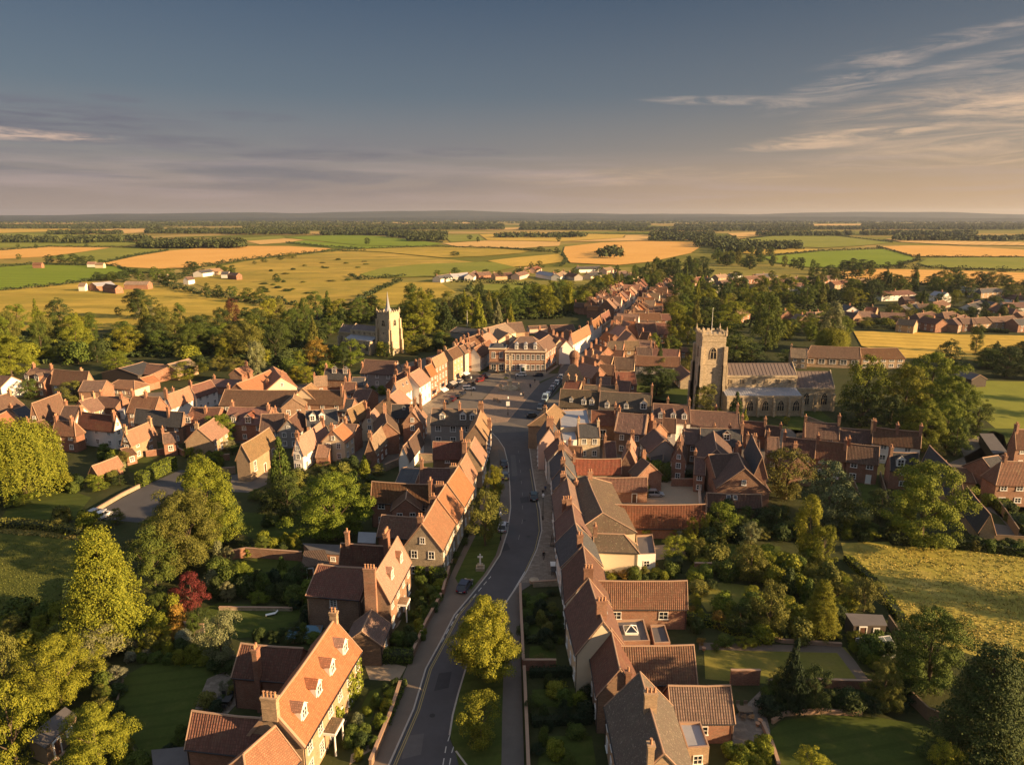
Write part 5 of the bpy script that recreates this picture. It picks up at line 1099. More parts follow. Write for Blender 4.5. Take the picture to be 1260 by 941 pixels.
H('white walled grey lean-to beside the narrow lane', (801,550,816,551), 5.4, 3.4, w=6, roof='slate', wall='white', st=1, win=0, name='outbuilding', cat='outbuilding')
H('brick terrace house at the left end of the back gardens row', (964,537,1004,541), 8.8, 5.4, ev=(966,556), roof='darkred', wall='brick', st=2, ws=4, wsz=(1.3,1.1), name='terraced_house')
H('brick terrace house in the middle of the back gardens row', (1005,541,1042,545), 8.8, 5.4, ev=(1006,561), roof='brown', wall='brick', st=2, ws=3.6, wsz=(1.3,1.1), name='terraced_house', door='doorwhite')
H('brick terrace house with french doors at the right of the back gardens row', (1043,545,1082,549), 8.8, 5.4, ev=(1042,566), roof='brown', wall='brick', st=2, ws=3.6, wsz=(1.3,1.2), name='terraced_house', door='doorwhite')
H('rear terrace with a tall stack left of the white row', (991,518,1032,521), 8.6, 5.4, ev=(990,537), roof='darkred', wall='brick', st=2, ch=((0,0,1.4,1),(1,0,2.2,2)), ws=4, name='terraced_house')
H('plain red brown rear terrace between two tall stacks', (1034,526,1073,529), 7.6, 5, ev=(1034,541), roof='darkred', wall='buff', st=2, ch=((1,0,2.6,2),), ws=4, name='terraced_house')
H('white rendered terrace with a tiled roof and a row of stacks', (1075,525,1134,531), 8.8, 5.6, ev=(1082,544), roof='brown', wall='white', st=2, ch=((.02,0,1.6,2),(.5,.1,1.6,3),(.98,0,1.6,2)), ws=5, wsz=(1.3,1.3), name='terraced_house')
H('slate roofed brick house with white box dormers behind the big round tree', (1095,556,1130,557), 8.4, 5.2, ev=(1094,573), roof='slate', wall='brick', st=2, dorm=((-1,.35,1.5,.1),), ws=5, wsz=(1.4,1.1))
H('slate roofed house with one long pale sunlit verge behind the round tree', (1182,584,1144,548), 9.4, 5.2, ev=(1165,588), roof='slate', wall='buff', st=2, win=0, ch=((.6,-.7,1.6,2),))
H('long slate garage range with a lit gable and dark doors', (1219,633,1190,598), 6.4, 3.2, ev=(1198,643), roof='slate', wall='buff', st=1, win=0, name='garage', cat='garage')
H('hipped brown roofed modern house with a white veranda at the right edge', (1234,567,1300,568), 9.4, 5.4, ev=(1220,584), roof='brown', wall='brick', st=2, ws=3.2, wsz=(1.3,1.1), ends='hg', wings=(dict(r=(1209,563,1228,560), rh=8.6, eh=5.4, w=8, roof='slate', wall='brick', ends='gg', win=0),))
H('red brick villa with a white edged gable at the right edge', (1249,528,1300,527), 10, 6.2, ev=(1253,547), roof='darkred', wall='brick', st=2, ends='gg', ws=4)
H('low tiled link building left of the garage range', (1165,574,1193,576), 5, 3.2, w=8, roof='brown', wall='buff', st=1, win=0, name='outbuilding', cat='outbuilding')
H('long modern hall with a brown roof and blue windows behind the church', (999,425,1058,427), 8.4, 4.4, ev=(998,439), roof='brown', wall='buff', st=1, ws=4, wsz=(2.4,1.8), name='hall', cat='hall', ends='hg')
H('right half of the modern hall with a row of white windows', (1058,428,1103,428), 8, 4.4, ev=(1060,441), roof='brown', wall='buff', st=2, ws=3.2, wsz=(1.8,1.3), name='hall', cat='hall', ends='gh')
H('small tan roofed house left of the modern hall', (973,428,993,429), 7.6, 4.6, w=9, roof='tan', wall='buff', st=2)
H('small black barn with a pale roof beside the recreation field', (1184,455,1206,461), 4.6, 3, w=6, roof='felt', wall='timber', st=1, win=0, name='barn', cat='barn')
# --- housing beyond on the right, and along the tree belts
EST = [(1057,383,1071,383,'brown','buff'),(1083,384,1113,385,'brown','brownbrick'),(1106,392,1128,394,'tan','buff'),(1128,386,1146,383,'darkred','brick'),(1136,389,1160,393,'darkred','brick'),(1180,391,1198,391,'brown','brick'),(1196,391,1212,390,'brown','buff'),
 (1215,390,1247,388,'brown','buff'),(1246,392,1275,391,'slate','brick'),(1172,392,1186,387,'darkred','brownbrick'),(1108,376,1130,372,'slate','brick'),(1128,374,1143,374,'brown','white'),(1086,358,1118,357,'darkred','white'),(1110,364,1128,364,'darkred','brick'),(1183,352,1204,355,'lead','white'),
 (1206,355,1226,354,'slate','buff'),(1150,358,1166,360,'lead','white'),(1233,372,1262,372,'darkred','white'),(1228,376,1250,380,'darkred','brick'),(1202,368,1226,372,'slate','brick'),(1190,374,1206,370,'slate','white'),(1240,362,1270,364,'darkred','white'),
 (980,386,991,388,'tan','brownbrick'),(992,384,1002,384,'darkred','brownbrick'),(1003,384,1012,383,'tan','brownbrick'),(905,382,916,380,'tan','brick'),(960,381,969,383,'red','brick'),(925,352,948,351,'slate','brownbrick'),(966,341,997,340,'brown','buff'),(984,352,994,352,'lead','white'),(969,349,986,348,'darkred','white'),
 (850,342,864,340,'red','brick'),(863,341,876,342,'darkred','white'),(886,345,905,342,'brown','brick'),(898,336,910,335,'slate','white'),(915,340,940,338,'brown','brick'),(930,337,950,336,'slate','buff'),(820,351,829,353,'darkred','brick'),(828,356,836,358,'slate','white'),(1005,340,1022,339,'darkred','brick'),
 (1038,374,1050,377,'slate','white'),(1040,383,1056,385,'darkred','brownbrick'),(1050,344,1064,343,'tan','buff'),(786,357,794,356,'red','brick'),(1022,346,1040,344,'brown','buff'),(945,345,962,343,'darkred','buff'),(880,338,893,337,'tan','buff'),(870,349,884,350,'slate','white'),
 (1148,372,1160,369,'brown','buff'),(1066,377,1080,378,'red','buff'),(1252,384,1280,382,'tan','brick'),(1160,384,1172,383,'brown','buff')]
CN = dict(brown='brown', tan='tan', darkred='dark red', slate='slate', lead='pale grey', red='red', orange='orange', moss='mossy'); WN = dict(buff='buff brick', pink='pale pink', cream='cream', brick='brick', white='white', grey='grey', brownbrick='brown brick')
for i, (a, b, c, d, rf, wl) in enumerate(EST):
    wh = 'near the hay field' if b > 380 else ('on the estate by the wheat field' if a > 1080 else ('in the wooded far end of town' if a < 970 else 'among the trees behind the church'))
    H(f'{CN[rf]} roofed {WN[wl]} house {wh}', (a, b, c, d), 6.9, 4.3, w=8, roof=rf, wall=wl, st=2, name='house', group='houses on the far right of town', lod=2, ch=((.5, .2, 1.4, 2),), ws=4.5, ends='gg' if i % 3 else 'hh')
FAR = [(537,339,552,337,'slate','white'),(553,337,575,335,'lead','grey'),(577,337,584,333,'brown','white'),(586,335,602,334,'brown','brick'),(607,336,629,335,'darkred','buff'),(634,336,646,333,'brown','pink'),(640,330,652,328,'tan','buff'),(655,329,662,327,'red','pink'),(664,333,683,336,'lead','white'),(684,337,693,333,'tan','white'),
 (710,328,738,327,'slate','white'),(742,330,752,328,'tan','pink'),(758,334,770,333,'brown','white'),(772,336,783,334,'tan','cream'),(700,335,712,337,'brown','grey'),(722,336,735,334,'slate','cream')]
for a, b, c, d, rf, wl in FAR: H(f'{CN[rf]} roofed {WN[wl]} house in the hamlet across the green fields', (a, b, c, d), 6.4, 3.6, w=9, roof=rf, wall=wl, st=2, group='far hamlet houses', lod=2, win=0)
FARM = [(113,348,136,346,'lead','red barn wall','brick',14),(130,349,146,351,'brown','','brick',8),(155,346,184,346,'tan','','brick',11),(98,348,106,348,'tan','','white',7),(243,333,258,331,'slate','','white',14),(258,331,270,330,'tan','','buff',14),(273,334,282,334,'slate','','white',8),(283,335,294,336,'orange','','brick',8),(228,341,236,340,'darkred','','white',7),(196,337,206,337,'tan','','cream',8),
 (41,323,52,323,'brown','','brick',7),(108,322,118,322,'orange','','white',7),(118,323,128,323,'tan','','cream',7)]
for a, b, c, d, rf, _, wl, w in FARM: H(f'{CN[rf]} roofed {WN[wl]} farm building among the left fields', (a, b, c, d), 6.6, 4.2, w=w*.75, roof=rf, wall=wl, st=1, group='far farm buildings', lod=2, win=0, name='farm_building', cat='farm building')

INF = [(396,512,410,509,'slate','grey','above the white gabled house'),(420,490,436,491,'slate','brick','behind the tan gabled house'),(424,470,438,470,'red','brick','below the slate house'),(700,548,716,549,'brown','brick','behind the dark slate row'),(744,543,757,543,'darkred','brownbrick','below the tall window house'),(800,517,812,521,'brown','brick','below the white dormer cottages'),(816,514,832,515,'darkred','white','under the three dormers'),(855,562,868,563,'darkred','brick','left of the broad dark red house'),(919,541,934,542,'darkred','brick','behind the tall brick gable'),(945,537,958,538,'brown','brownbrick','beside the churchyard end wall'),(976,552,985,561,'darkred','brick','left of the terrace gardens'),(708,600,718,601,'slate','brick','behind the dark brown row house'),(790,563,800,570,'brown','brick','by the gravel yard'),(735,463,752,464,'brown','brick','above the mossy range'),(760,468,776,469,'darkred','brick','right above the mossy range'),(722,456,736,460,'orange','brick','beside the domed turret'),(745,408,757,412,'orange','brick','above the right block'),(790,408,800,409,'brown','brick','by the dark red halls')]
for a, b, c, d, rf, wl, wh in INF: H(f'small {CN[rf]} roofed {WN[wl]} infill house {wh}', (a, b, c, d), 7.2, 4.4, w=6, roof=rf, wall=wl, st=2, ws=3.5, ch=((.05, .1, 1.7, 2),), lod=1 if b > 435 else 2)
# ------------------------------------------------------------------ churches
def arch_pts(w, h, n=5):
    """pointed arch outline, foot centre at 0,0"""
    s = h-w*.95; p = [(-w/2, 0), (w/2, 0), (w/2, s)]; Rr = w*1.05; cx = w/2-Rr
    a1 = math.acos(max(-1, min(1, -cx/Rr)))
    for i in range(1, n+1): a = a1*i/n; p.append((cx+Rr*math.cos(a), s+Rr*math.sin(a)))
    for i in range(n-1, -1, -1): a = a1*i/n; p.append((-cx-Rr*math.cos(a), s+Rr*math.sin(a)))
    return p
_arch = {}
def arch_window(root, pos, rz, w, h, lights=3, mir=1):
    k = (w, h, lights)
    if k not in _arch:
        o = arch_pts(w+.44, h+.3); i = arch_pts(w, h); f = MB(); n = len(o)
        for j in range(n):
            a, b, c, d = o[j], o[(j+1) % n], i[(j+1) % n], i[j]; q = .0 if j else -.15
            f.face([(a[0], -.12, a[1]-.1), (b[0], -.12, b[1]-.1), (c[0], -.12, c[1]), (d[0], -.12, d[1])]); f.face([(a[0], -.12, a[1]-.1), (b[0], -.12, b[1]-.1), (b[0], .05, b[1]-.1), (a[0], .05, a[1]-.1)][::-1])
            f.face([(c[0], -.12, c[1]), (d[0], -.12, d[1]), (d[0], .05, d[1]), (c[0], .05, c[1])][::-1])
        for j in range(1, lights):
            x = -w/2+w*j/lights; f.box((x, -.06, (h-w*.75)/2), (.07, .05, (h-w*.75)/2))
            f.cyl((x, -.06, h-w*.76), (x*.3, -.06, h-w*.25), .06, .06, 4)
        f.box((0, -.06, h-w*.85), (w/2-.02, .05, .06))
        p = MB(); p.face([(x, -.02, z) for x, z in i]); _arch[k] = (f.mesh('window', M['stone']), p.mesh('pane', M['glass']))
    fm, pm = _arch[k]; o = link('window', fm, root, pos, rz); link('pane', pm, o); return o
def church(label, o, u, v, S):
    """local frame: a along u (tower to chancel), b along v (away), z up"""
    t = thing('church', (o[0], o[1], 0), label, 'church'); u = Vector((*u, 0)); v = Vector((*v, 0)); rz = math.atan2(u.y, u.x); mirror = u.cross(v).z < 0
    def Q(a, b, z): return tuple(u*a+v*b+Vector((0, 0, z)))
    def bx(m, a0, a1, b0, b1, z0, z1, mi=0, tp=1.0):
        c = Q((a0+a1)/2, (b0+b1)/2, (z0+z1)/2); m.box(c, ((a1-a0)/2, (b1-b0)/2, (z1-z0)/2), mi, rz, tp)
    face = rz+(math.pi if mirror else 0)     # window rotation for the wall that faces -v
    # tower
    tw, th = S['tw'], S['th']; m = MB(); bx(m, -tw, 0, 0, tw, -.3, th)
    for z in (th*.3, th*.62, th-1.9): bx(m, -tw-.12, .12, -.12, tw+.12, z, z+.25)
    m.build('tower', M['stone'], t)
    for a in (-tw, 0):
        for b in (0, tw):
            m = MB()
            for k, (zz, d) in enumerate(((th*.35, 1.5), (th*.62, 1.1), (th*.86, .7))):
                sa = -1 if a < 0 else 1; sb = -1 if b == 0 else 1
                bx(m, *(sorted((a-sa*.55, a+sa*.35))), *(sorted((b+sb*.02, b+sb*d))), -.3, zz-.02*k, 0)
                bx(m, *(sorted((a+sa*.02, a+sa*d))), *(sorted((b-sb*.55, b+sb*.34))), -.3, zz-.013*k-.1, 0)
            m.build('buttress', M['stone'], t)
    m = MB(); n = 5; c = tw+.3
    for side in range(4):
        for i in range(n):
            s = -tw-.15+c*(i+.0)/(n)+c/(n*4); e = s+c/n*.55
            if side == 0: bx(m, s, e, -.16, .16, th, th+1.15)
            elif side == 1: bx(m, s, e, tw-.16, tw+.16, th, th+1.15)
            elif side == 2: bx(m, -tw-.16, -tw+.16, s+tw, e+tw, th, th+1.13)
            else: bx(m, -.16, .16, s+tw, e+tw, th, th+1.13)
    for side in range(4):
        if side == 0: bx(m, -tw-.14, .14, -.14, .14, th-.05, th+.55)
        elif side == 1: bx(m, -tw-.14, .14, tw-.14, tw+.14, th-.05, th+.55)
        elif side == 2: bx(m, -tw-.13, -tw+.13, .15, tw-.15, th-.05, th+.54)
        else: bx(m, -.13, .13, .15, tw-.15, th-.05, th+.54)
    m.build('battlements', M['stone'], t)
    for a in (-tw, 0):
        for b in (0, tw):
            p = MB(); p.box(Q(a, b, th+.7), (.27, .27, .8), 0, rz); q = Q(a, b, th+1.5); p.lathe(q, [(.3, 0), (.2, .25), (.04, S.get('pin', 1.9)*.6)], 6); p.build('pinnacle', M['stone'], t)
    ww = tw*.24
    arch_window(t, Q(-tw/2, -.03, th*.70), face, ww, th*.15, 2)
    arch_window(t, Q(-tw-.03, tw/2, th*.70), face-math.pi/2*(1 if not mirror else -1), ww, th*.15, 2)
    if S.get('west'): arch_window(t, Q(-tw-.03, tw/2, th*.12), face-math.pi/2*(1 if not mirror else -1), tw*.36, th*.28, 3)
    q = MB(); q.box(Q(-tw/2, -.05, th*.52), (.22, .06, .3), 0, rz); q.build('slit_window', M['dark'], t)
    m = MB(); bx(m, -tw+.2, -.2, .2, tw-.2, th-.3, th-.1); m.build('tower_roof', M['lead'], t)
    if S.get('spire'):
        c = Q(-tw/2, tw/2, th-.1); m = MB(); m.lathe(c, [(1.7, 0), (1.65, .9), (.95, 2.4), (.5, 5), (.05, S['spire'])], 8); m.build('spire', M['lead'], t)
    if S.get('pole'):
        c = Q(-tw/2, tw/2, th-.1); m = MB(); m.cyl(c, (c[0], c[1], c[2]+S['pole']), .09, .05, 6); m.lathe((c[0], c[1], c[2]+S['pole']), [(.05, 0), (.14, .12), (.02, .25)], 6); m.build('flagpole', M['paint'], t)
    # nave, aisle, chancel
    na, ab, nb = S['nave'], S['ab'], S['nb']       # nave length, aisle front offset (<0), nave wall offset
    ah, ch, rh = S['ah'], S['ch'], S['rh']         # aisle, clerestory, ridge heights
    nw = S['nw']
    def roof(a0, a1, b0, b1, e, r, mat, rolls=True):
        m = MB(); bm_ = (b0+b1)/2
        for (p, q) in ((b0-.15, bm_), (b1+.15, bm_)):
            m.face([Q(a0, p, e), Q(a1, p, e), Q(a1, q, r), Q(a0, q, r)]); 
            if rolls:
                k = int((a1-a0)/1.1)
                for i in range(k+1):
                    a = a0+(a1-a0)*i/k; m.cyl(Q(a, p, e+.03), Q(a, q, r+.03), .075, .075, 4)
        m.cyl(Q(a0, bm_, r+.03), Q(a1, bm_, r+.03), .12, .12, 5); return m.build('roof', M[mat], t)
    def body(name, a0, a1, b0, b1, e, r=None, par=.5):
        m = MB(); bx(m, a0, a1, b0, b1, -.3, e)
        if r:
            for a, d in ((a0, .25), (a1, -.25)):
                lo, hi = sorted((a, a+d)); bm_ = (b0+b1)/2
                pr = [(b0-.2, e-.1), (b1+.2, e-.1), (bm_, r+.55)]
                m.poly([Q(lo, b, z) for b, z in pr]+[Q(hi, b, z) for b, z in pr], [(0, 1, 2), (5, 4, 3), (0, 3, 4, 1), (1, 4, 5, 2), (2, 5, 3, 0)])
        if par: bx(m, a0+.26, a1-.26, b0-.25, b0-.02, e-.35, e+par)
        return m.build(name, M['stone'], t)
    body('nave', .1, na, nb, nb+nw, ch, rh, .35); roof(.36, na-.26, nb, nb+nw, ch+.1, rh, 'leadwarm')
    m = MB(); bx(m, S.get('a0', .1), na-.3, ab, nb-.02, -.3, ah); bx(m, S.get('a0', .1), na-.3, ab-.2, ab-.01, ah-.4, ah+.35)
    k = S['bays']; L = na-S.get('a0', .1)
    for i in range(k+1):
        a = S.get('a0', .1)+L*i/k-(.6 if i == k else 0); bx(m, a, a+.7, ab-1.1, ab-.02, -.3, ah*.8); bx(m, a+.05, a+.65, ab-.55, ab-.03, ah*.8-.05, ah*.97)
    m.build('aisle', M['stone'], t)
    m = MB(); m.face([Q(S.get('a0', .1), ab, ah+.05), Q(na-.3, ab, ah+.05), Q(na-.3, nb, ah+1.5), Q(S.get('a0', .1), nb, ah+1.5)])
    for i in range(int(L/.75)): m.cyl(Q(S.get('a0', .1)+i*.75, ab, ah+.08), Q(S.get('a0', .1)+i*.75, nb, ah+1.53), .05, .05, 4)
    m.build('aisle_roof', M['lead'], t)
    for i in range(k):
        a = S.get('a0', .1)+L*(i+.5)/k+.3; arch_window(t, Q(a, ab-.03, ah*.28), face, min(2.0, L/k*.42), ah*.55, 3)
    for i in range(S['cler']):
        a = .8+(na-1.2)*(i+.5)/S['cler']; w = add_window(t, Q(a, nb-.02, (ah+1.5+ch)/2+.05), face, 1.25, min(1.5, (ch-ah-1.5)*.62), 3, 1, 0)
        w.data = _cler(min(1.5, (ch-ah-1.5)*.62))
    cl, cw, ceh, crh = S['chan']
    b0 = nb+(nw-cw)/2+S.get('cb', 0); body('chancel', na+.02, na+cl, b0, b0+cw, ceh, crh, .3); roof(na+.26, na+cl-.26, b0, b0+cw, ceh+.1, crh, 'leadwarm', True)
    for i in range(3): m = MB(); a = na+.1+(cl-.8)*i/2; bx(m, a, a+.7, b0-1.0, b0-.26, -.3, ceh*.78); m.build('buttress', M['stone'], t)
    for i in range(2): arch_window(t, Q(na+cl*(.27+.47*i), b0-.03, ceh*.3), face, min(1.9, cl*.17), ceh*.52, 3)
    arch_window(t, Q(na+cl+.03, b0+cw/2, ceh*.25), face+math.pi/2*(1 if not mirror else -1), cw*.36, ceh*.75, 5)
    return t
_cl = {}
def _cler(h):
    h = round(h, 2)
    if h not in _cl:
        f = MB()
        for s in (-1, 0, 1): f.box((s*.42, -.05, 0), (.08, .07, h/2))
        f.box((0, -.05, h/2), (.55, .08, .1)); f.box((0, -.07, -h/2), (.55, .1, .08)); _cl[h] = f.mesh('window', M['stone'])
    return _cl[h]
def Xat(px, Y, z): return (px-630)/FPX*(Y*CP-(z-CAMH)*SP)
Yf = at(930, 511)[1]; Yn = Yf+5.2
TH = height_at(Yn, 412.5); AH = height_at(Yf, 487.5); CHh = height_at(Yn, 463); RHh = height_at(Yn+4.6, 447)
xt0, xt1 = Xat(862, Yn, TH*.7), Xat(891, Yn, TH*.7); xn = Xat(981, Yn, 10); xc = Xat(1027, Yn, 7)
church('grey stone church with lead roofs and a square battlemented west tower with flagpole', (xt1, Yn-.8), (1, 0), (0, 1),
  dict(tw=xt1-xt0, th=TH, nave=xn-xt1, ab=-5.0, nb=.8, nw=9.2, ah=AH, ch=CHh, rh=RHh, bays=5, cler=6, a0=-.2, chan=(xc-xn, 8.4, height_at(Yn, 478), height_at(Yn+4, 457)), pole=8, pin=2.2, west=True, cb=-.6))
yb = 437; X0, Y0 = at(481, yb); th2 = height_at(Y0, 386.5)
church('pale stone church with a small lead spire on its tower among the trees at left', (X0-.87*7, Y0+.49*7), (-.87, .49), (.49, .87),
  dict(tw=7.0, th=th2, nave=17, ab=-3.8, nb=1.0, nw=7.5, ah=5.8, ch=9.3, rh=11.4, bays=4, cler=5, a0=1.0, chan=(8, 6.2, 7.6, 10.8), spire=9.5, pin=1.7, west=False))
# ------------------------------------------------------------------ trees and gardens
P_ = plant
for a in [
 ('cedar',125,792,652,118,'y','standing over the left gardens by the paddock'),('big',252,672,562,86,'y','tallest of the grove by the car park'),('big',226,700,602,90,'o','in the grove above the deep red maple'),('broad',186,722,646,60,'g','between the layered conifer and the grove'),('broad',276,668,616,54,'g','on the right flank of the grove'),('broad',203,666,625,58,'y','on the left flank of the grove by the car park'),
 ('broad',234,752,705,40,'r','small maple at the lawn edge'),('big',68,868,784,90,'y','in the bottom left garden, largest there'),('broad',4,876,778,56,'o','cut by the left picture edge, bottom corner'),('broad',10,945,838,70,'y','lowest at the left picture edge'),('big',116,948,870,84,'y','in front beside the grey garage'),('broad',122,806,762,80,'p','below the layered conifer'),('light',270,818,754,58,'p','between the two left lawns'),
 ('big',409,664,582,90,'b','bright round crown behind the brown roofed house'),('cone',345,618,538,40,'g','beside the brick hall'),('broad',352,640,585,52,'d','at the foot of the conifer by the hall'),('willow',22,608,512,98,'y','at the left edge of town'),('lime',597,834,733,100,'yy','on the grass island beside the road'),('broad',591,912,850,62,'y','small and sparse, in front on the grass island'),
 ('light',597,672,604,52,'o','on the verge before the flint gable'),('light',608,618,573,30,'y','smallest on the verge beside the parked cars'),('big',270,545,510,42,'b','before the orange dormer cottage'),('light',245,775,748,30,'d','under the red maple'),('light',297,722,693,34,'b','slim stemmed in the middle left garden'),
 ('big',1140,670,567,104,'b','great round one beside the rough meadow'),('broad',1022,650,568,72,'s','feathery one before the terrace gardens'),('tall',996,690,608,40,'yy','tall one at the meadow corner'),('broad',970,614,552,62,'o','before the tall brick gable'),('broad',1014,700,645,40,'y','rounded one at the meadow corner'),
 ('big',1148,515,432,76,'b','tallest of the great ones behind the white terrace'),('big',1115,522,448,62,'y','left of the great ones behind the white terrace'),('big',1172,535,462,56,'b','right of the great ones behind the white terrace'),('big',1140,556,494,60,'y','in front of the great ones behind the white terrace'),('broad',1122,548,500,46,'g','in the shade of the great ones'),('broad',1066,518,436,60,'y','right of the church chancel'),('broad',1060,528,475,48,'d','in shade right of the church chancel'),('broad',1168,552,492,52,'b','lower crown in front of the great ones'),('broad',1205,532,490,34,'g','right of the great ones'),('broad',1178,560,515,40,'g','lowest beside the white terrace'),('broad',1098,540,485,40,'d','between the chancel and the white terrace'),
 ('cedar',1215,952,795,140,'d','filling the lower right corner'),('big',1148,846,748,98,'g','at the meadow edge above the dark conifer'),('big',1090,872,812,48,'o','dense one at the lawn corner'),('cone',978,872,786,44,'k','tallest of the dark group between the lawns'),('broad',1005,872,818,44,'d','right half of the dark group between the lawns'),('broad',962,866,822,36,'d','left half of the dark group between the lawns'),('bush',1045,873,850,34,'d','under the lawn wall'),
 ('broad',948,783,715,54,'o','beside the right lawn path'),('cedar',1012,782,715,56,'y','left of the garden shed'),('broad',912,782,742,36,'d','in shade beside the right lawn path'),('light',1065,752,712,52,'o','beside the meadow fence'),('broad',925,716,668,44,'o','in the middle right gardens'),('bush',884,770,752,20,'u','sunlit at the end of the long brick range'),('bush',938,788,770,30,'y','round one beside the gravel path'),
 ('broad',1255,905,805,60,'g','at the right picture edge below the meadow'),('big',1232,960,900,70,'y','in the lower right corner'),('broad',1000,960,920,40,'yy','peeping in at the bottom right of the lawn'),('light',1165,965,915,44,'yy','at the bottom edge before the conifer'),
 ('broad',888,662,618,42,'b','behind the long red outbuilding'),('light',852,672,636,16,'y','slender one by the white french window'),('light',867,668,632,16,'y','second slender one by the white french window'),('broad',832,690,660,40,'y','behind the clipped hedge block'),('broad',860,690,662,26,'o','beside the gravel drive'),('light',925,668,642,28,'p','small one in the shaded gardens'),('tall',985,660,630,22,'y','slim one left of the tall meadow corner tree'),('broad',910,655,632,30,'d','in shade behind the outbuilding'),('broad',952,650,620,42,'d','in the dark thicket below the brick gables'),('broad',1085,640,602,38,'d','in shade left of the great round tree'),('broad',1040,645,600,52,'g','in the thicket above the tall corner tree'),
 ('broad',870,515,472,36,'o','in front of the church aisle'),('cone',906,522,482,26,'d','yew before the church aisle windows'),('cone',917,527,503,13,'y','small golden one before the yew'),('broad',968,522,512,9,'yy','tiny clipped one in the churchyard'),('broad',856,499,482,14,'b','tiny one behind the cottage row'),
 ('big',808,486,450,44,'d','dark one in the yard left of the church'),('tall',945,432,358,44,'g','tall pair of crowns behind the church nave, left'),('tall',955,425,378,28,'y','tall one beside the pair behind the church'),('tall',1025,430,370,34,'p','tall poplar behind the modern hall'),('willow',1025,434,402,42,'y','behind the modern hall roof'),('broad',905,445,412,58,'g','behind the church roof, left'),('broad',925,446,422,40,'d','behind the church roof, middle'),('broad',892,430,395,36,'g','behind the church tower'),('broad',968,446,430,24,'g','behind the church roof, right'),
 ('tall',833,426,380,32,'y','tall golden one on the wood edge by the dark red hall'),('tall',847,424,388,28,'y','second tall golden one by the dark red hall'),('broad',805,429,409,16,'b','small one in the court beside the dark red hall'),('light',831,440,418,16,'y','airy one at the low dark red roof'),('broad',1170,452,417,30,'d','lone round one in front of the hay field'),
 ('big',170,392,355,36,'d','lone tall one in the golden pasture'),('light',182,404,378,36,'p','beside the lone pasture tree'),('cone',470,402,398,4,'g','tiny'),('light',316,472,420,24,'p','feathery conifer behind the orange roofs'),('broad',390,450,415,36,'u','left of the spired church'),('broad',431,450,416,32,'b','before the spired church nave'),('broad',364,470,450,20,'yy','small one behind the cream terrace'),
 ('big',10,462,412,52,'y','large one at the left picture edge behind town'),('broad',35,482,450,0.1,'g','x'),('broad',35,490,466,26,'g','dark round one beside the farmhouse'),('broad',90,494,468,32,'o','round one before the broad brown roof'),('broad',142,456,432,40,'b','spreading one left of the grey farm shed'),('broad',232,466,444,42,'y','golden pair before the sunlit barn'),('cone',540,398,366,0.1,'g','x'),
 ('cone',589,404,360,22,'y','pointed one behind the low grey hall'),('cone',612,398,366,14,'p','slender one behind the town hall'),('cone',628,398,372,12,'y','second slender one behind the town hall'),('cone',548,408,372,32,'d','dark one right of the spired church'),('big',520,412,358,44,'y','tall one right of the spired church'),('tall',508,398,348,34,'g','tall one behind the spired church'),('big',668,386,350,34,'y','tall golden one in the belt behind the town hall'),('tall',697,382,350,28,'y','second tall golden one behind the town hall')]:
    if a[4] < 1: continue
    P_(*a)
M['woodfloor'] = land_mat('wood_floor', (.035, .045, .015), (.07, .075, .025), .1, None, 1.0)
# belts and gardens filled one tree at a time
def inside(x, y, poly):
    c = False; j = len(poly)-1
    for i in range(len(poly)):
        if (poly[i][1] > y) != (poly[j][1] > y) and x < (poly[j][0]-poly[i][0])*(y-poly[i][1])/(poly[j][1]-poly[i][1])+poly[i][0]: c = not c
        j = i
    return c
def fill(poly, n, kinds, cols, hm, wm, where, group, seed, gap=.8, parts=None):
    """n plants at uneven spacing on the ground below a picture polygon; hm, wm height and width ranges in metres"""
    rg = random.Random(seed); xs = [p[0] for p in poly]; ys = [p[1] for p in poly]; got = []; tries = 0
    while len(got) < n and tries < n*60:
        tries += 1; x, y = rg.uniform(min(xs), max(xs)), rg.uniform(min(ys), max(ys))
        if not inside(x, y, poly): continue
        X, Y = at(x, y); W = rg.uniform(*wm)
        if any((X-a)**2+(Y-b)**2 < (gap*(W+w)/2)**2 for a, b, w in got): continue
        got.append((X, Y, W)); k = rg.choice(kinds); H_ = rg.uniform(*hm)*(1.15 if k in ('tall', 'cone') else 1); 
        if k in ('cone', 'tall'): W *= .6
        if k == 'ball': H_ = W*.95
        c = rg.choice(cols); size = 'tall ' if H_ > hm[0]+.72*(hm[1]-hm[0]) else ('low ' if H_ < hm[0]+.25*(hm[1]-hm[0]) else '')
        pt = plant_w(k, X, Y, W, H_, c, f'{size}{GN[c]} {KN[k]} {where}', group, (W*ppm(x, y) > 10) if parts is None else parts, rg)
        if k == 'broad' and (group == 'garden shrubs' or parts is False): pt.name = 'garden_tree' if parts is None else 'field_tree'
TR = ['broad', 'broad', 'big', 'broad', 'tall', 'light', 'cone']
fill([(-20,415),(60,398),(110,405),(130,440),(60,448),(-20,440)], 18, TR, 'gydogby', (9,17), (11,17), 'in the belt at far left', 'trees in the left belt', 1, .62)
fill([(130,412),(200,404),(285,408),(290,435),(210,440),(130,440)], 18, TR, 'ggydob', (9,16), (11,17), 'in the belt behind the farm sheds', 'trees in the left belt', 2, .62)
fill([(285,405),(330,398),(400,392),(402,440),(330,450),(290,446)], 22, TR, 'ggydcdob', (10,18), (11,17), 'left of the spired church', 'trees in the left belt', 3, .6)
fill([(400,398),(470,388),(470,402),(405,412)], 9, TR, 'gydg', (9,16), (11,16), 'behind the spired church', 'trees in the left belt', 4, .6)
fill([(495,392),(560,378),(600,374),(600,398),(540,402),(500,420)], 22, TR, 'gyddgo', (9,17), (11,17), 'right of the spired church', 'trees in the middle belt', 5, .6)
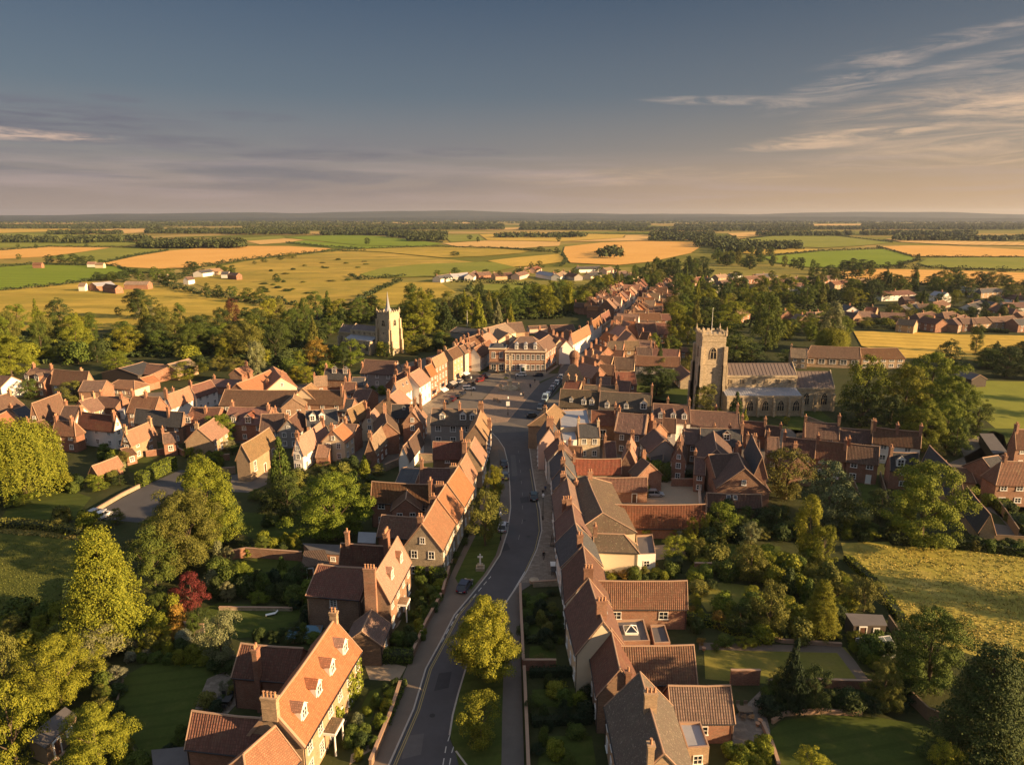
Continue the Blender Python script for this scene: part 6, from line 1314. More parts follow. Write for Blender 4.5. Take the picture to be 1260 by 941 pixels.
fill([(600,374),(650,368),(735,358),(760,360),(730,382),(690,392),(600,396)], 44, TR, 'gydgdoy', (9,17), (11,17), 'in the belt behind the town hall', 'trees in the middle belt', 6, .6)
fill([(735,358),(800,338),(835,330),(880,330),(870,345),(815,350),(790,362),(765,362)], 40, TR, 'gddgdo', (10,18), (10,16), 'at the high street end', 'trees in the far wood', 7, .6)
fill([(825,362),(870,352),(935,360),(945,395),(900,410),(828,398)], 42, TR, 'gdydgob', (9,17), (11,17), 'behind the church tower', 'trees behind the church', 8, .65)
fill([(940,352),(1000,350),(1060,352),(1080,372),(1050,378),(950,378)], 34, TR, 'gdygdo', (9,15), (11,16), 'by the far houses', 'trees behind the church', 9, .65)
fill([(955,388),(1040,388),(1050,402),(1040,420),(965,420)], 18, TR, 'gydbg', (6,11), (7,11), 'behind the modern hall', 'trees behind the church', 10, .7)
fill([(870,318),(935,310),(1000,332),(1070,334),(1080,344),(960,336),(880,330)], 40, ['broad','big','broad','tall'], 'dggdo', (9,16), (10,17), 'beyond the far right houses', 'trees in the far wood', 11, .6)
fill([(1070,350),(1150,345),(1260,352),(1290,360),(1290,372),(1160,366),(1080,372)], 34, TR, 'dgdgyo', (9,17), (11,17), 'along the right estate', 'trees on the right estate', 12, .65)
fill([(1080,374),(1290,374),(1290,384),(1080,382)], 14, TR, 'gdyg', (6,12), (6,11), 'among the estate houses', 'trees on the right estate', 13, .8)
fill([(1060,398),(1240,396),(1250,404),(1060,403)], 14, ['bush','broad','bush'], 'dgoy', (3,7), (6,10), 'along the hay field edge', 'trees on the right estate', 14, .7)
fill([(1195,432),(1300,440),(1300,470),(1215,466)], 15, TR, 'dgdo', (6,12), (8,13), 'beside the recreation field', 'trees by the recreation field', 15, .65)
fill([(815,440),(860,440),(858,470),(830,478),(790,480)], 7, ['broad','light','cone'], 'dgo', (6,11), (6,10), 'left of the church tower', 'churchyard trees', 16, .7)
fill([(500,434),(500,426),(555,418),(520,440)], 6, ['bush','broad'], 'gdyo', (4,8), (5,8), 'around the spired church walls', 'churchyard trees', 17, .7)
SH = ['bush', 'bush', 'ball', 'bush', 'light', 'broad']
def garden(poly, n, where, seed, cols='gydbogdyp', hm=(1.2,4.2), wm=(1.6,4.2), kinds=SH, gap=.7): fill(poly, n, kinds, cols, hm, wm, where, 'garden shrubs', seed, gap)
garden([(60,598),(140,575),(158,595),(112,612),(70,600)], 14, 'by the orange garden building', 31); garden([(0,612),(30,600),(60,605),(20,625)], 6, 'below the willow', 32)
garden([(125,560),(155,550),(165,575),(150,600),(120,590)], 9, 'left of the car park hedge', 33); garden([(60,640),(90,638),(150,645),(130,660),(70,655)], 8, 'on the paddock bank', 34, 'oyyo')
garden([(195,735),(225,770),(245,785),(200,800),(180,790),(185,760)], 18, 'left of the red maple', 35, 'gyuodyw')
garden([(150,800),(280,800),(290,825),(240,815),(160,818)], 26, 'above the near lawn', 36, 'gydkyogw',(1,2.6),(1.2,3)); garden([(125,840),(155,835),(140,890),(125,900)], 9, 'left of the near lawn', 37, 'ygdow',(1,3),(1.3,3))
garden([(285,838),(292,850),(262,880),(225,918),(205,940),(215,915),(250,872)], 14, 'right of the near left lawn', 38, 'gdkowg',(.8,2),(1,2.4)); garden([(300,712),(365,708),(392,735),(395,745),(300,742)], 20, 'in the shaded middle left garden', 39, 'dgkdbg',(1.2,4),(1.5,3.8))
garden([(300,674),(370,672),(372,682),(300,686)], 12, 'in front of the long garden wall', 40, 'gydy',(1.5,4),(2,3.6)); garden([(270,690),(292,690),(285,740),(255,745),(262,700)], 10, 'beside the red maple', 41, 'dgdp')
garden([(320,600),(400,580),(455,570),(475,585),(455,600),(455,640),(380,600),(345,610)], 26, 'near the yard entrance', 42, 'ydgdbo',(2,5),(2.5,5)); garden([(275,560),(292,545),(285,570),(255,580),(225,560),(225,545),(260,552)], 12, 'in front of the brown cottages', 43)
garden([(330,750),(395,745),(400,770),(375,770),(372,752)], 7, 'behind the brick house with the tall chimney', 44, 'dgk',(1,2.2),(1.2,2.6)); garden([(355,775),(400,790),(345,795),(310,790)], 9, 'around the blue pool cover', 45, 'ygdd',(1,2.5),(1.2,2.6))
garden([(425,910),(470,850),(490,840),(495,852),(480,885),(462,925),(450,941),(430,941)], 14, 'before the long orange house', 46, 'gydbgyp',(.8,2),(1,2.2),['ball','bush','bush'])
garden([(485,795),(500,760),(515,735),(545,728),(530,765),(512,805)], 15, 'before the tall chimney house', 47, 'gydgyb',(1,2.4),(1.1,2.4),['ball','bush','ball'])
garden([(512,715),(538,698),(548,705),(540,735),(515,740)], 9, 'below the flint gable', 48, 'bgdy',(1.5,3.4),(1.6,3.2)); garden([(556,690),(568,680),(575,650),(590,630),(595,640),(565,705)], 7, 'along the orange terrace fronts', 49, 'gdgo',(.8,1.8),(1,1.8))
garden([(642,735),(665,725),(690,735),(690,825),(675,822),(645,822)], 19, 'in the shaded front gardens', 50, 'dgkdog',(.8,2.4),(1,2.6)); garden([(648,835),(720,832),(728,880),(735,941),(655,941)], 20, 'in the nearest front gardens', 51, 'dkdgygk',(.8,2.6),(1,2.8))
garden([(745,698),(800,700),(830,708),(820,716),(745,714)], 20, 'above the garden range', 52, 'uyudgo',(1,2.6),(1.2,2.6)); garden([(770,646),(865,650),(868,664),(800,662),(775,655)], 16, 'under the long outbuilding', 53, 'gydob',(1.4,3.6),(1.5,3.4))
garden([(850,675),(870,670),(880,720),(860,735),(850,710)], 20, 'beside the clipped hedge block', 54, 'ugyod'); garden([(850,745),(862,745),(862,800),(905,790),(935,795),(880,800),(845,770)], 18, 'around the end of the garden range', 55, 'yugyd',(1,2.6),(1.2,2.8))
garden([(935,700),(1000,695),(1040,720),(1045,760),(1000,745),(960,735)], 30, 'in the orchard beside the meadow', 56, 'oydgyo',(2,5),(2.4,4.8)); garden([(880,640),(960,640),(985,665),(940,668),(880,668)], 26, 'in the dark thicket', 57, 'dkdog',(2,5),(2.5,4.6))
garden([(875,690),(935,684),(1000,690),(985,712),(935,716),(880,714)], 20, 'in the middle right gardens', 81, 'yobgyy', (1.6,4.2), (2,4.2)); garden([(880,745),(960,740),(1030,765),(1030,790),(960,788),(900,770)], 18, 'along the right garden path', 82, 'ydgyob', (1.4,3.6), (1.8,3.8)); garden([(800,640),(868,650),(880,690),(830,676)], 14, 'round the gravel drive', 83, 'yygbo', (1.4,3.4), (1.8,3.6)); garden([(300,590),(360,575),(375,640),(320,655)], 10, 'below the brick hall', 84, 'dgyd', (1.6,4), (2,4.4))
garden([(1035,650),(1100,650),(1100,664),(1040,668)], 10, 'at the top of the meadow', 58, 'doyg',(1.5,3.5),(2,4)); garden([(930,855),(960,850),(1070,870),(1110,900),(1085,880),(945,880)], 14, 'along the lower right lawn wall', 59, 'dkdg',(1,3),(1.4,3.2))
garden([(895,930),(940,925),(950,950),(900,960)], 8, 'round the patio', 60, 'yybg',(1.4,2.6),(1.6,2.6),['ball','bush']); garden([(1040,790),(1100,795),(1075,830),(1060,815)], 9, 'round the greenhouse', 61, 'gdoy')
garden([(1190,610),(1200,600),(1262,640),(1262,655),(1235,640)], 9, 'below the white veranda', 62, 'bgdg',(1.2,2.6),(2,3.2)); garden([(1150,668),(1262,672),(1262,682),(1150,674)], 16, 'along the top fence of the meadow', 63, 'dogd',(1.2,2.6),(2,3.6))
garden([(860,585),(885,590),(880,600),(862,602)], 3, 'against the broad dark red house', 64, 'gyw'); garden([(785,580),(830,578),(835,590),(800,598)], 7, 'beside the gravel yard car', 65, 'bbg',(2.5,4.4),(3,4.6),['bush'])
garden([(985,575),(1080,580),(1080,590),(990,590)], 12, 'along the terrace garden fronts', 66, 'gdw',(.8,1.8),(1,2)); garden([(440,505),(470,470),(500,495),(430,480),(400,470)], 5, 'in the yards behind the shops', 67, 'gdb')
garden([(1075,840),(1120,820),(1110,875),(1085,860)], 6, 'at the foot of the meadow edge tree', 68, 'dgk'); garden([(30,760),(90,770),(80,800),(20,800),(0,780)], 12, 'on the near paddock edge', 69, 'dgyo',(2,5),(3,5.5))
garden([(0,880),(30,890),(28,935),(0,935)], 4, 'in the lower left corner', 70, 'gyd'); garden([(140,925),(180,930),(170,960),(140,960)], 6, 'at the bottom edge of the near lawn', 71, 'gyd')
fill([(1050,397.5),(1250,396),(1262,404),(1050,404.5)], 26, ['bush','broad','bush'], 'dgoy', (3,6), (6,10), 'in front of the estate houses', 'trees on the right estate', 72, .6)
fill([(110,347),(215,351),(215,341),(120,339)], 12, ['broad'], 'dg', (7,12), (9,14), 'round the left farm barns', 'farm trees', 73, .6, False)
fill([(205,345),(300,339),(245,328),(205,335)], 12, ['broad'], 'dg', (6,10), (8,13), 'round the white farm', 'farm trees', 74, .6, False)
fill([(1085,386),(1255,384),(1260,396),(1085,397)], 30, ['broad','bush','broad','light'], 'dgoyg', (4,8), (6,10), 'between the front estate houses', 'trees on the right estate', 80, .65)
fill([(535,341),(600,338),(760,333),(785,337),(700,340),(540,344)], 18, ['broad'], 'dg', (5,8), (6,9), 'among the hamlet roofs', 'hamlet trees', 79, .7, False)
fill([(340,372),(430,350),(520,340),(500,326),(420,318),(330,335),(290,355)], 26, ['bush'], 'dgo', (1.2,2.6), (4,9), 'in the marsh pasture', 'scrub in the marsh', 85, .9, False)
fill([(300,446),(400,440),(452,455),(400,474),(360,472),(335,452)], 10, ['broad','bush','light'], 'gydb', (5,9), (6,9), 'behind the long cream terrace', 'town garden trees', 75, .7)
fill([(-10,440),(130,438),(140,452),(60,450),(-10,452)], 9, ['broad','bush'], 'gdy', (6,10), (7,11), 'behind the farmhouse', 'town garden trees', 76, .7)
fill([(205,440),(290,436),(290,456),(262,462),(240,456)], 9, ['broad','bush','light'], 'gydo', (5,9), (6,10), 'behind the white cottages', 'town garden trees', 77, .7)
fill([(455,440),(520,425),(560,412),(565,425),(520,440),(490,452)], 8, ['broad','bush'], 'gdyo', (4,7), (5,8), 'behind the shop roofs', 'town garden trees', 78, .7)
for x, y, h, w in ((1335,515,14,13),(1375,500,12,12),(1350,760,11,10),(1400,768,12,11),(1345,545,10,10),(1390,665,9,9)):
    X, Y = at(x, y); plant_w('broad', X, Y, w, h, 'g', 'green hedgerow tree just beyond the right edge of the view', 'hedgerow trees at the right edge')
# hedges
hedge([(172,598),(192,587),(214,575)], 2.9, 2.2, 'b', 'tall bright green clipped hedge along the left car park', ls=.22)
hedge([(463,812),(508,813)], 1.5, 1.8, 'g', 'clipped box hedge in front of the low brick annexe')
hedge([(818,700),(838,701)], 2.3, 2.6, 'd', 'dark clipped hedge block beside the gravel drive')
hedge([(1216,612),(1243,634)], 2.0, 3.0, 'b', 'thick rounded hedge beside the brown fence, upper one'); hedge([(1244,640),(1275,664)], 1.8, 3.0, 'g', 'thick rounded hedge beside the veranda garden, lower one')
hedge([(512,712),(533,700),(541,722)], 2.4, 2.6, 'b', 'tall leafy hedge below the flint gable')
hedge([(650,762),(685,761)], .9, .9, 'd', 'low hedge across the shaded front gardens, upper'); hedge([(648,790),(686,789)], 1, .9, 'd', 'low hedge across the shaded front gardens, lower'); hedge([(652,832),(722,830)], 1.2, 1.0, 'k', 'dark hedge behind the brick cross wall'); hedge([(655,892),(728,888)], 1.1, 1.0, 'k', 'dark hedge in the nearest front garden')
hedge([(828,760),(880,770),(938,792)], 1.3, 1.6, 'y', 'golden hedge at the end of the garden range'); hedge([(790,612),(798,596)], 2.0, 2.5, 'b', 'bright rounded hedge beside the yard car')
hedge([(838,590),(852,588)], 1.8, 2.2, 'd', 'dark clipped bush hedge beside the narrow lane'); hedge([(505,738),(545,735)], .8, .8, 'g', 'low hedge along the tall chimney house garden'); hedge([(497,842),(476,893)], .9, .8, 'g', 'low hedge behind the pavement wall of the long orange house')
hedge([(1095,668),(1180,673),(1262,683)], 1.6, 2, 'd', 'rough field hedge along the top of the meadow', ls=.3, dens=14); hedge([(0,648),(50,650),(100,657)], 1.4, 2.4, 'o', 'rough hedge above the left paddock', ls=.3, dens=14); hedge([(92,720),(86,770)], 1.6, 2.5, 'd', 'rough hedge at the right edge of the paddock', ls=.3, dens=14)
hedge([(1042,690),(1078,722),(1108,765)], 1.2, 1.4, 'y', 'sunlit grassy hedge along the meadow fence', ls=.25, dens=16)
hedge([(1060,404),(1140,405),(1240,410)], 2.0, 3, 'd', 'dark hedge along the far side of the hay field', ls=.5, dens=4); hedge([(600,392),(650,388),(700,384)], 2.6, 3, 'd', 'long clipped hedge behind the town hall gardens', ls=.45, dens=5); hedge([(480,400),(560,400)], 2.4, 3, 'd', 'long hedge behind the low grey hall', ls=.45, dens=5)
# far hedgerows: lines of field hedge and their trees
def rowhedge(pts, h, w, label):
    P = [at(x, y) for x, y in pts]; rg = np.random.default_rng(int(pts[0][0]+pts[0][1]*7) % 999); Ps = []; Ns = []
    for a, b in zip(P[:-1], P[1:]):
        L = math.hypot(b[0]-a[0], b[1]-a[1]); n = int(L*5.5)+10; s = rg.uniform(0, 1, n); hh = h*(.55+.45*np.sin(s*L*.09+a[0])**2+.25*np.sin(s*L*.31)); z = rg.uniform(0, 1, n)**.7*hh
        Ps.append(np.stack([a[0]+(b[0]-a[0])*s+rg.normal(size=n)*w*.3, a[1]+(b[1]-a[1])*s+rg.normal(size=n)*w*.3, z], 1)); Ns.append(rg.normal(size=(n, 3))*.6+np.array([.1, -.35, .7]))
    Ps = np.concatenate(Ps); o = Ps[0].copy(); o[2] = 0; me = leaves_mesh('field_hedge', Ps-o, np.concatenate(Ns), rg.uniform(.9, 1.8, len(Ps)), 2); ob = link('field_hedge', me, None, o); ob.color = (.036, .052, .018, 1); tag(ob, label, 'hedge', 'field hedges'); return ob
for pts, h, l in [([(0,358),(60,353),(110,346),(150,343)],2.4,'field hedge under the bright green field'),([(145,329),(168,336),(200,337)],2,'field hedge between the bright green field and the big wheat field'),([(0,329),(40,325.5),(145,327.5)],2.5,'field hedge above the bright green field'),
 ([(0,308.5),(60,304),(136,304.5),(207,305.5)],2.5,'field hedge above the left wheat strip'),([(128,324),(170,314.5),(207,308.8)],3,'field hedge left of the big wheat field'),([(240,331),(265,326.5),(300,321),(345,316),(400,310.5),(450,309)],4,'bushy field hedge right of the big wheat field'),([(0,297),(120,296),(178,300)],3,'thin dark field hedge across the far left'),
 ([(200,352),(235,360),(300,371),(335,378)],4,'dark hedge line below the farm in the golden pasture'),([(330,369),(365,377)],3,'short dark hedge line in the marsh'),([(352,299),(400,304),(440,306)],3,'dark broken hedge between the green fields'),([(360,289),(420,288.5),(480,290),(545,299)],3,'hedge above the far green fields'),
 ([(420,308),(520,304),(600,305.5),(660,309)],3,'hedge across the middle marsh'),([(430,340),(445,345),(470,343),(500,340)],3,'curved ditch hedge at the crescent field'),([(440,371),(470,356),(493,346)],3,'hedge along the left edge of the crescent field'),([(540,347),(600,348),(660,352)],3,'hedge in front of the far hamlet'),([(580,352),(575,358),(600,362)],2.5,'short hedge on the hamlet meadow'),
 ([(692,313),(697,322),(690,328)],3,'hedge on the left side of the right wheat field'),([(615,306),(655,309),(690,311)],3,'hedge below the pink stubble'),([(940,317),(1010,309.5),(1089,306.5)],3,'hedge above the bright green field at right'),([(1060,331.5),(1127,330),(1200,332.5),(1260,334)],3.5,'long dark hedge above the right wheat field'),([(1127,321),(1105,328)],3,'hedge at the corner of the bright green field at right'),
 ([(1079,304),(1122,316.5),(1260,317.2)],2.5,'hedge between the right wheat and olive fields'),([(1020,337),(1041,344),(1136,351),(1260,352)],3.5,'hedge under the right wheat field'),([(908,296),(950,290.5),(1003,287.5),(1098,299)],3,'hedge round the far green field at right'),([(700,288),(790,288),(860,291)],3,'hedge among the far stubble fields')]:
    rowhedge(pts, h*1.35, 3.2, l)
for x, y, yt, w, c, wh in [(22,305,300,5,'d','in the olive field far left'),(44,306,300,6,'d','second in the olive field far left'),(106,304,300,6,'d','on the hedge above the wheat strip'),(23,320,312,7,'g','left of the dark spinney'),(135,320,303,0,'d',''),(313,325,321,6,'d','on the bushy hedge'),(325,323,318,9,'d','on the bushy hedge, larger'),(345,320,315,9,'d','third on the bushy hedge'),(360,318,312,12,'o','at the bend of the bushy hedge'),
 (355,316.5,311,11,'o','in the marsh beside the far wheat'),(340,348,336,9,'d','in the hedge below the farm'),(452,301,292,8,'d','beside the green fields'),(560,315,309,15,'d','clump in the middle marsh'),(665,310,303,13,'d','in the middle hedge right'),(685,313,304,8,'d','at the wheat corner'),(687,298,288,8,'d','far lone one'),(578,295,289,7,'d','far lone one by the green strip'),(588,298,291,5,'d','second far lone one'),
 (1062,332,323,18,'d','on the green field corner at right'),(1092,332,322,11,'d','beside the long dark hedge'),(1107,331,321,12,'d','second beside the long dark hedge'),(1040,333,320,22,'d','large clump at the green field edge'),(1165,333,329,7,'d','on the long dark hedge'),(1190,334,330,9,'d','second on the long dark hedge'),(1235,336,330,16,'d','at the right end of the long dark hedge'),(1130,322,312,8,'d','on the wheat hedge at right'),(145,388,377,9,'d','beside the pasture clump'),
 (88,392,385,12,'g','low one in the golden pasture'),(110,392,384,18,'g','second low one in the golden pasture'),(320,372,355,24,'g','at the end of the farm hedge'),(285,366,352,16,'g','in the farm hedge'),(268,366,350,14,'d','second in the farm hedge'),(305,372,354,20,'g','third in the farm hedge'),(255,368,348,10,'d','at the farm garden corner'),(172,347,333,12,'g','beside the farm barns'),(190,347,328,12,'g','behind the farm barns'),(200,350,338,18,'d','right of the farm barns'),(125,345,337,22,'d','left of the farm barns'),(150,344,334,16,'d','above the farm barns'),(238,331,322,14,'d','behind the farmhouse'),
 (60,324,313,13,'d','in the dark spinney'),(75,324,313,14,'d','second in the dark spinney'),(90,325,312,18,'d','third in the dark spinney'),(103,325,315,14,'d','right end of the dark spinney'),(112,322,314,9,'d','by the far cottage'),(124,327,319,11,'d','right of the far cottages'),(540,330,320,0,'d',''),(560,338,329,12,'d','by the hamlet barns'),(598,340,331,14,'d','beside the hamlet gables'),(615,344,333,9,'d','in front of the hamlet'),(654,336,322,7,'d','tall one in the hamlet'),(664,334,321,11,'d','second tall one in the hamlet')]:
    if w: P_('broad', x, y, yt, w, c, wh+', far away' if 'far' not in wh else wh, 'lone trees in the fields', False).name = 'field_tree'
# far woods, one mass each row
def woods(name, bands, seed, hr=(9, 16)):
    rg = np.random.default_rng(seed); Ps = []; Ns = []; Sz = []
    for x0, x1, y0, y1, dens in bands:
        a = at(x0, y0); b = at(x1, y0); c = at((x0+x1)/2, y1); wid = b[0]-a[0]; dep = max(20, c[1]-a[1]) if y1 < y0 else 20; n = max(12, int(wid*min(dep, 260)*dens/90))
        n = min(n, 900)
        sc = max(1, math.sqrt(wid*min(dep, 260)/90/n))
        for i in range(n):
            X = a[0]+wid*rg.uniform(); Y = a[1]+dep*rg.uniform()**1.5; X *= Y/a[1]; H_ = rg.uniform(*hr); r = rg.uniform(4.5, 7.5)*min(2.5, sc**.6); k = 26
            d = sph(rg, k); d[:, 2] = np.abs(d[:, 2]); Ps.append(np.array([X, Y, H_*.3])+d*np.array([r, r, H_*.72])*rg.uniform(.75, 1.05, (k, 1))); Ns.append(d+rg.normal(size=(k, 3))*.35); Sz.append(np.full(k, r*.62)*rg.uniform(.7, 1.2, k))
    me = leaves_mesh(name, np.concatenate(Ps), np.concatenate(Ns), np.concatenate(Sz), seed, 1.1); ob = link(name, me); ob.color = (.055, .07, .024, 1); ob['kind'] = 'stuff'; return ob
woods('woodland', [(172,302,306,301,1),(185,300,305,300,1),(0,38,299,295,1),(45,72,299,296,1),(84,150,298.5,296,.8),(80,118,300,297,.5),(150,186,297.5,295,.5),(280,380,289,285,1),(478,550,293,288,1),(502,548,297.5,293,1),(455,505,290,287,.7),(395,480,290,288,.6),(610,720,293,291,.3),(855,905,305,296,1),(880,925,312,304,.9),(905,985,308,303,.6),(735,770,319,311,.2)], 1)
woods('woodland', [(60,150,289,287.5,.5),(180,300,288,284,.6),(300,470,284,281.5,.5),(470,620,283,281,.5),(640,760,283.5,282,.4),(800,880,291,289,.6),(760,1000,285,282,.4),(930,1050,291,289,.3),(1060,1200,290,288,.35),(1000,1260,283,281,.4),(0,200,282,279,.7),(1100,1260,297,294.5,.4),(800,880,297,294,.5)], 2)
woods('woodland', [(0,130,280,278,.6),(130,420,279,276.5,.45),(420,620,279.5,277.5,.6),(640,800,279,277.5,.6),(830,1000,280,277.5,.6),(1060,1260,279,277,.6),(0,1260,275.5,273.8,.22),(0,1260,273.8,271.5,.3)], 3, (10, 18))
# tussocks in the rough meadow
def tussocks(name, poly, n, seed, col, hs):
    rg = random.Random(seed); xs = [p[0] for p in poly]; ys = [p[1] for p in poly]; Ps = []; Ns = []; Sz = []; nr = np.random.default_rng(seed)
    for i in range(n*3):
        if len(Ps) >= n: break
        x, y = rg.uniform(min(xs), max(xs)), rg.uniform(min(ys), max(ys))
        if not inside(x, y, poly): continue
        X, Y = at(x, y); k = 5; h = rg.uniform(.5, 1)*hs
        Ps.append(np.array([X, Y, 0])+nr.normal(size=(k, 3))*np.array([.4, .25, 0])+np.array([0, 0, h*.4])); Ns.append(nr.normal(size=(k, 3))*np.array([.6, .6, .3])+np.array([.35, -.1, .8])); Sz.append(np.full(k, h))
    o = np.concatenate(Ps); me = leaves_mesh(name, o, np.concatenate(Ns), np.concatenate(Sz), seed, .9); ob = link(name, me); ob.color = col+(1,); ob['kind'] = 'stuff'; return ob
tussocks('meadow_grass', [(1045,672),(1150,668),(1300,676),(1300,835),(1215,808),(1150,785),(1115,760),(1080,720)], 2600, 5, (.33, .27, .065), .3)
tussocks('bank_grass', [(0,640),(60,645),(98,655),(98,664),(0,655)], 900, 6, (.22, .19, .05), .6)
tussocks('paddock_grass', [(-20,662),(95,668),(85,780),(-20,795)], 1500, 8, (.08, .095, .02), .25)

UG = [[(-20,418),(60,402),(110,408),(130,440),(60,448),(-20,440)],[(130,414),(200,406),(285,410),(290,435),(210,440),(130,440)],[(285,408),(330,400),(400,395),(402,440),(330,450),(290,446)],[(495,394),(560,380),(600,376),(600,398),(540,402),(500,420)],[(600,376),(650,370),(735,360),(760,362),(730,382),(690,392),(600,396)],[(735,360),(800,340),(835,332),(880,332),(870,345),(815,350),(790,362),(765,362)],[(825,362),(870,352),(935,360),(945,395),(900,410),(828,398)],[(940,354),(1060,352),(1080,372),(1050,400),(950,400)]]
for i, p in enumerate(UG): tussocks('undergrowth', p, 1500, 60+i, (.045, .065, .018), 2.6)
for i, p in enumerate(UG): sheet('wood_floor', p, .02, 'woodfloor')
# ------------------------------------------------------------------ vehicles
def car_paint(name, c, metal=.3):
    N = NT(name); N.color(c); N.b.inputs['Roughness'].default_value = .28; N.b.inputs['Metallic'].default_value = metal; N.b.inputs['Specular IOR Level'].default_value = .5; N.b.inputs['Coat Weight'].default_value = .4; M[name] = N.mat
CARC = dict(white=(.72, .72, .7), black=(.012, .012, .015), navy=(.015, .025, .06), silver=(.42, .43, .45), red=(.2, .012, .014), maroon=(.12, .012, .02), teal=(.02, .06, .075), grey=(.12, .125, .13), paleblue=(.45, .6, .7))
for k, c in CARC.items(): car_paint('paint_'+k, c, .0 if k in ('white', 'black') else .35)
lm = NT('lamp_lens'); lm.color((.7, .7, .68)); lm.b.inputs['Roughness'].default_value = .15; M['lens'] = lm.mat
lm = NT('rear_lamp'); lm.color((.3, .01, .01)); lm.b.inputs['Roughness'].default_value = .2; M['rlens'] = lm.mat
_car = {}
def car_meshes(kind):
    if kind in _car: return _car[kind]
    van = kind == 'van'; est = kind == 'estate'
    L, Wd = (5.0, 1.95) if van else ((4.7, 1.82) if est else (4.2, 1.76)); h = .95 if van else .86; top = 1.95 if van else 1.46
    b = MB()
    st = [(-L/2, .42, .70, .80), (-L/2+.12, .26, h-.06, .95), (-L*.32, .22, h, 1), (0, .2, h+.02, 1), (L*.2, .2, h, 1), (L*.33, .22, h-.08, .98), (L/2-.14, .25, h-.2, .9), (L/2, .38, h-.36, .74)]
    rings = []
    for x, z0, z1, k in st:
        w = Wd/2*k; rings.append([(x, -w*.92, z0), (x, -w, z0+(z1-z0)*.45), (x, -w*.95, z1-.05), (x, -w*.86, z1), (x, w*.86, z1), (x, w*.95, z1-.05), (x, w, z0+(z1-z0)*.45), (x, w*.92, z0)])
    v = [p for r in rings for p in r]; fs = []
    for i in range(len(rings)-1):
        for k in range(8): fs.append((i*8+k, i*8+(k+1) % 8, (i+1)*8+(k+1) % 8, (i+1)*8+k))
    fs += [tuple(range(7, -1, -1)), tuple(range((len(rings)-1)*8, len(rings)*8))]; b.poly(v, fs)
    xs = [(-L*.47, h-.03), (-L*(.46 if est or van else .34), top-.06), (L*.08, top), (L*.28, h-.03)]
    g = MB(); w0, w1 = Wd*.45, Wd*.37; p = []
    for x, z in xs: w = w0 if z < 1.1 else w1; p += [(x, -w, z), (x, w, z)]
    g.poly(p, [(0, 1, 3, 2), (4, 5, 7, 6), (0, 2, 4, 6), (1, 7, 5, 3), (2, 3, 5, 4)])
    rf = MB(); r0, r1 = xs[1][0]+.02, xs[2][0]+.06
    rf.box(((r0+r1)/2, 0, top+.0), ((r1-r0)/2, w1+.02, .045))
    for s in (-1, 1):
        for (x0, z0, y0), (x1, z1, y1) in (((xs[0][0], xs[0][1], w0), (xs[1][0], xs[1][1], w1)), ((xs[3][0], xs[3][1], w0), (xs[2][0], xs[2][1], w1)), ((-.15, h, w0), (-.12, top-.03, w1))): rf.cyl((x0, s*y0, z0), (x1, s*y1, z1), .05, .05, 4)
        if van: rf.box((-L*.2, s*(w1+.06), (h+top)/2), (L*.25, .05, (top-h)/2))
    wh = MB(); wh.cyl((0, -.11, 0), (0, .11, 0), .32, .32, 14, 0)
    rim = MB(); rim.cyl((0, -.125, 0), (0, .125, 0), .2, .2, 10, 0)
    hl = MB(); hl.box((0, 0, 0), (.07, .17, .07)); mi = MB(); mi.box((0, 0, 0), (.07, .1, .07)); pl = MB(); pl.box((0, 0, 0), (.02, .26, .06))
    me = dict(L=L, W=Wd, h=h)
    me['body'] = b.mesh('body', M['paint_white']); me['glass'] = g.mesh('windows', M['glass']); me['roof'] = rf.mesh('roof', M['paint_white']); me['wheel'] = wh.mesh('wheel', M['dark']); me['rim'] = rim.mesh('rim', M['steel']); me['head'] = hl.mesh('headlight', M['lens']); me['tail'] = hl.mesh('tail_light', M['rlens']); me['mirror'] = mi.mesh('mirror', M['dark']); me['plate'] = pl.mesh('number_plate', M['paint'])
    _car[kind] = me; return me
_cp = {}
def painted(me, col):
    k = (me.name, col)
    if k not in _cp: m = me.copy(); m.materials[0] = M['paint_'+col]; _cp[k] = m
    return _cp[k]
def car(x, y, hx, hy, col, label, kind='hatch', group=None, parts=True):
    X, Y = at(x, y); a, b = at(hx, hy); t = thing('parked_van' if kind == 'van' else 'car', (X, Y, .035 if y < 700 else .035), label, 'van' if kind == 'van' else 'car', group)
    t.rotation_euler = (0, 0, math.atan2(b-Y, a-X)); me = car_meshes(kind); L, Wd = me['L'], me['W']
    link('body', painted(me['body'], col), t); link('windows', me['glass'], t); link('roof', painted(me['roof'], col), t)
    for sx in (-1, 1):
        for sy in (-1, 1):
            w = link('wheel', me['wheel'], t, (sx*L*.31, sy*(Wd/2-.1), .32))
            if parts: link('rim', me['rim'], w)
    if parts:
        for sy in (-1, 1):
            link('headlight', me['head'], t, (L/2-.1, sy*Wd*.33, .58)); link('tail_light', me['tail'], t, (-L/2+.04, sy*Wd*.36, .66)); link('mirror', me['mirror'], t, (L*.18, sy*(Wd/2+.05), .95))
        link('number_plate', me['plate'], t, (-L/2-.01, 0, .5))
    return t
car(572, 724, 580, 712, 'navy', 'dark blue car stopped at the left kerb above the grass island')
car(657, 613, 656, 600, 'teal', 'dark teal car driving up the empty road')
car(620, 573, 619, 565, 'black', 'black car parked in the layby, furthest up', 'hatch'); car(621.5, 588, 620, 575, 'grey', 'grey car parked in the layby behind a black one'); car(619, 651, 622, 640, 'silver', 'silver car half under the roadside trees')
car(805, 610, 812, 610, 'silver', 'silver car in the gravel yard beside the clipped hedges'); car(1213, 658, 1210, 664, 'silver', 'silver car on the drive before the slate garages'); car(300, 537, 306, 536, 'silver', 'silver car in the yard behind the brick hall')
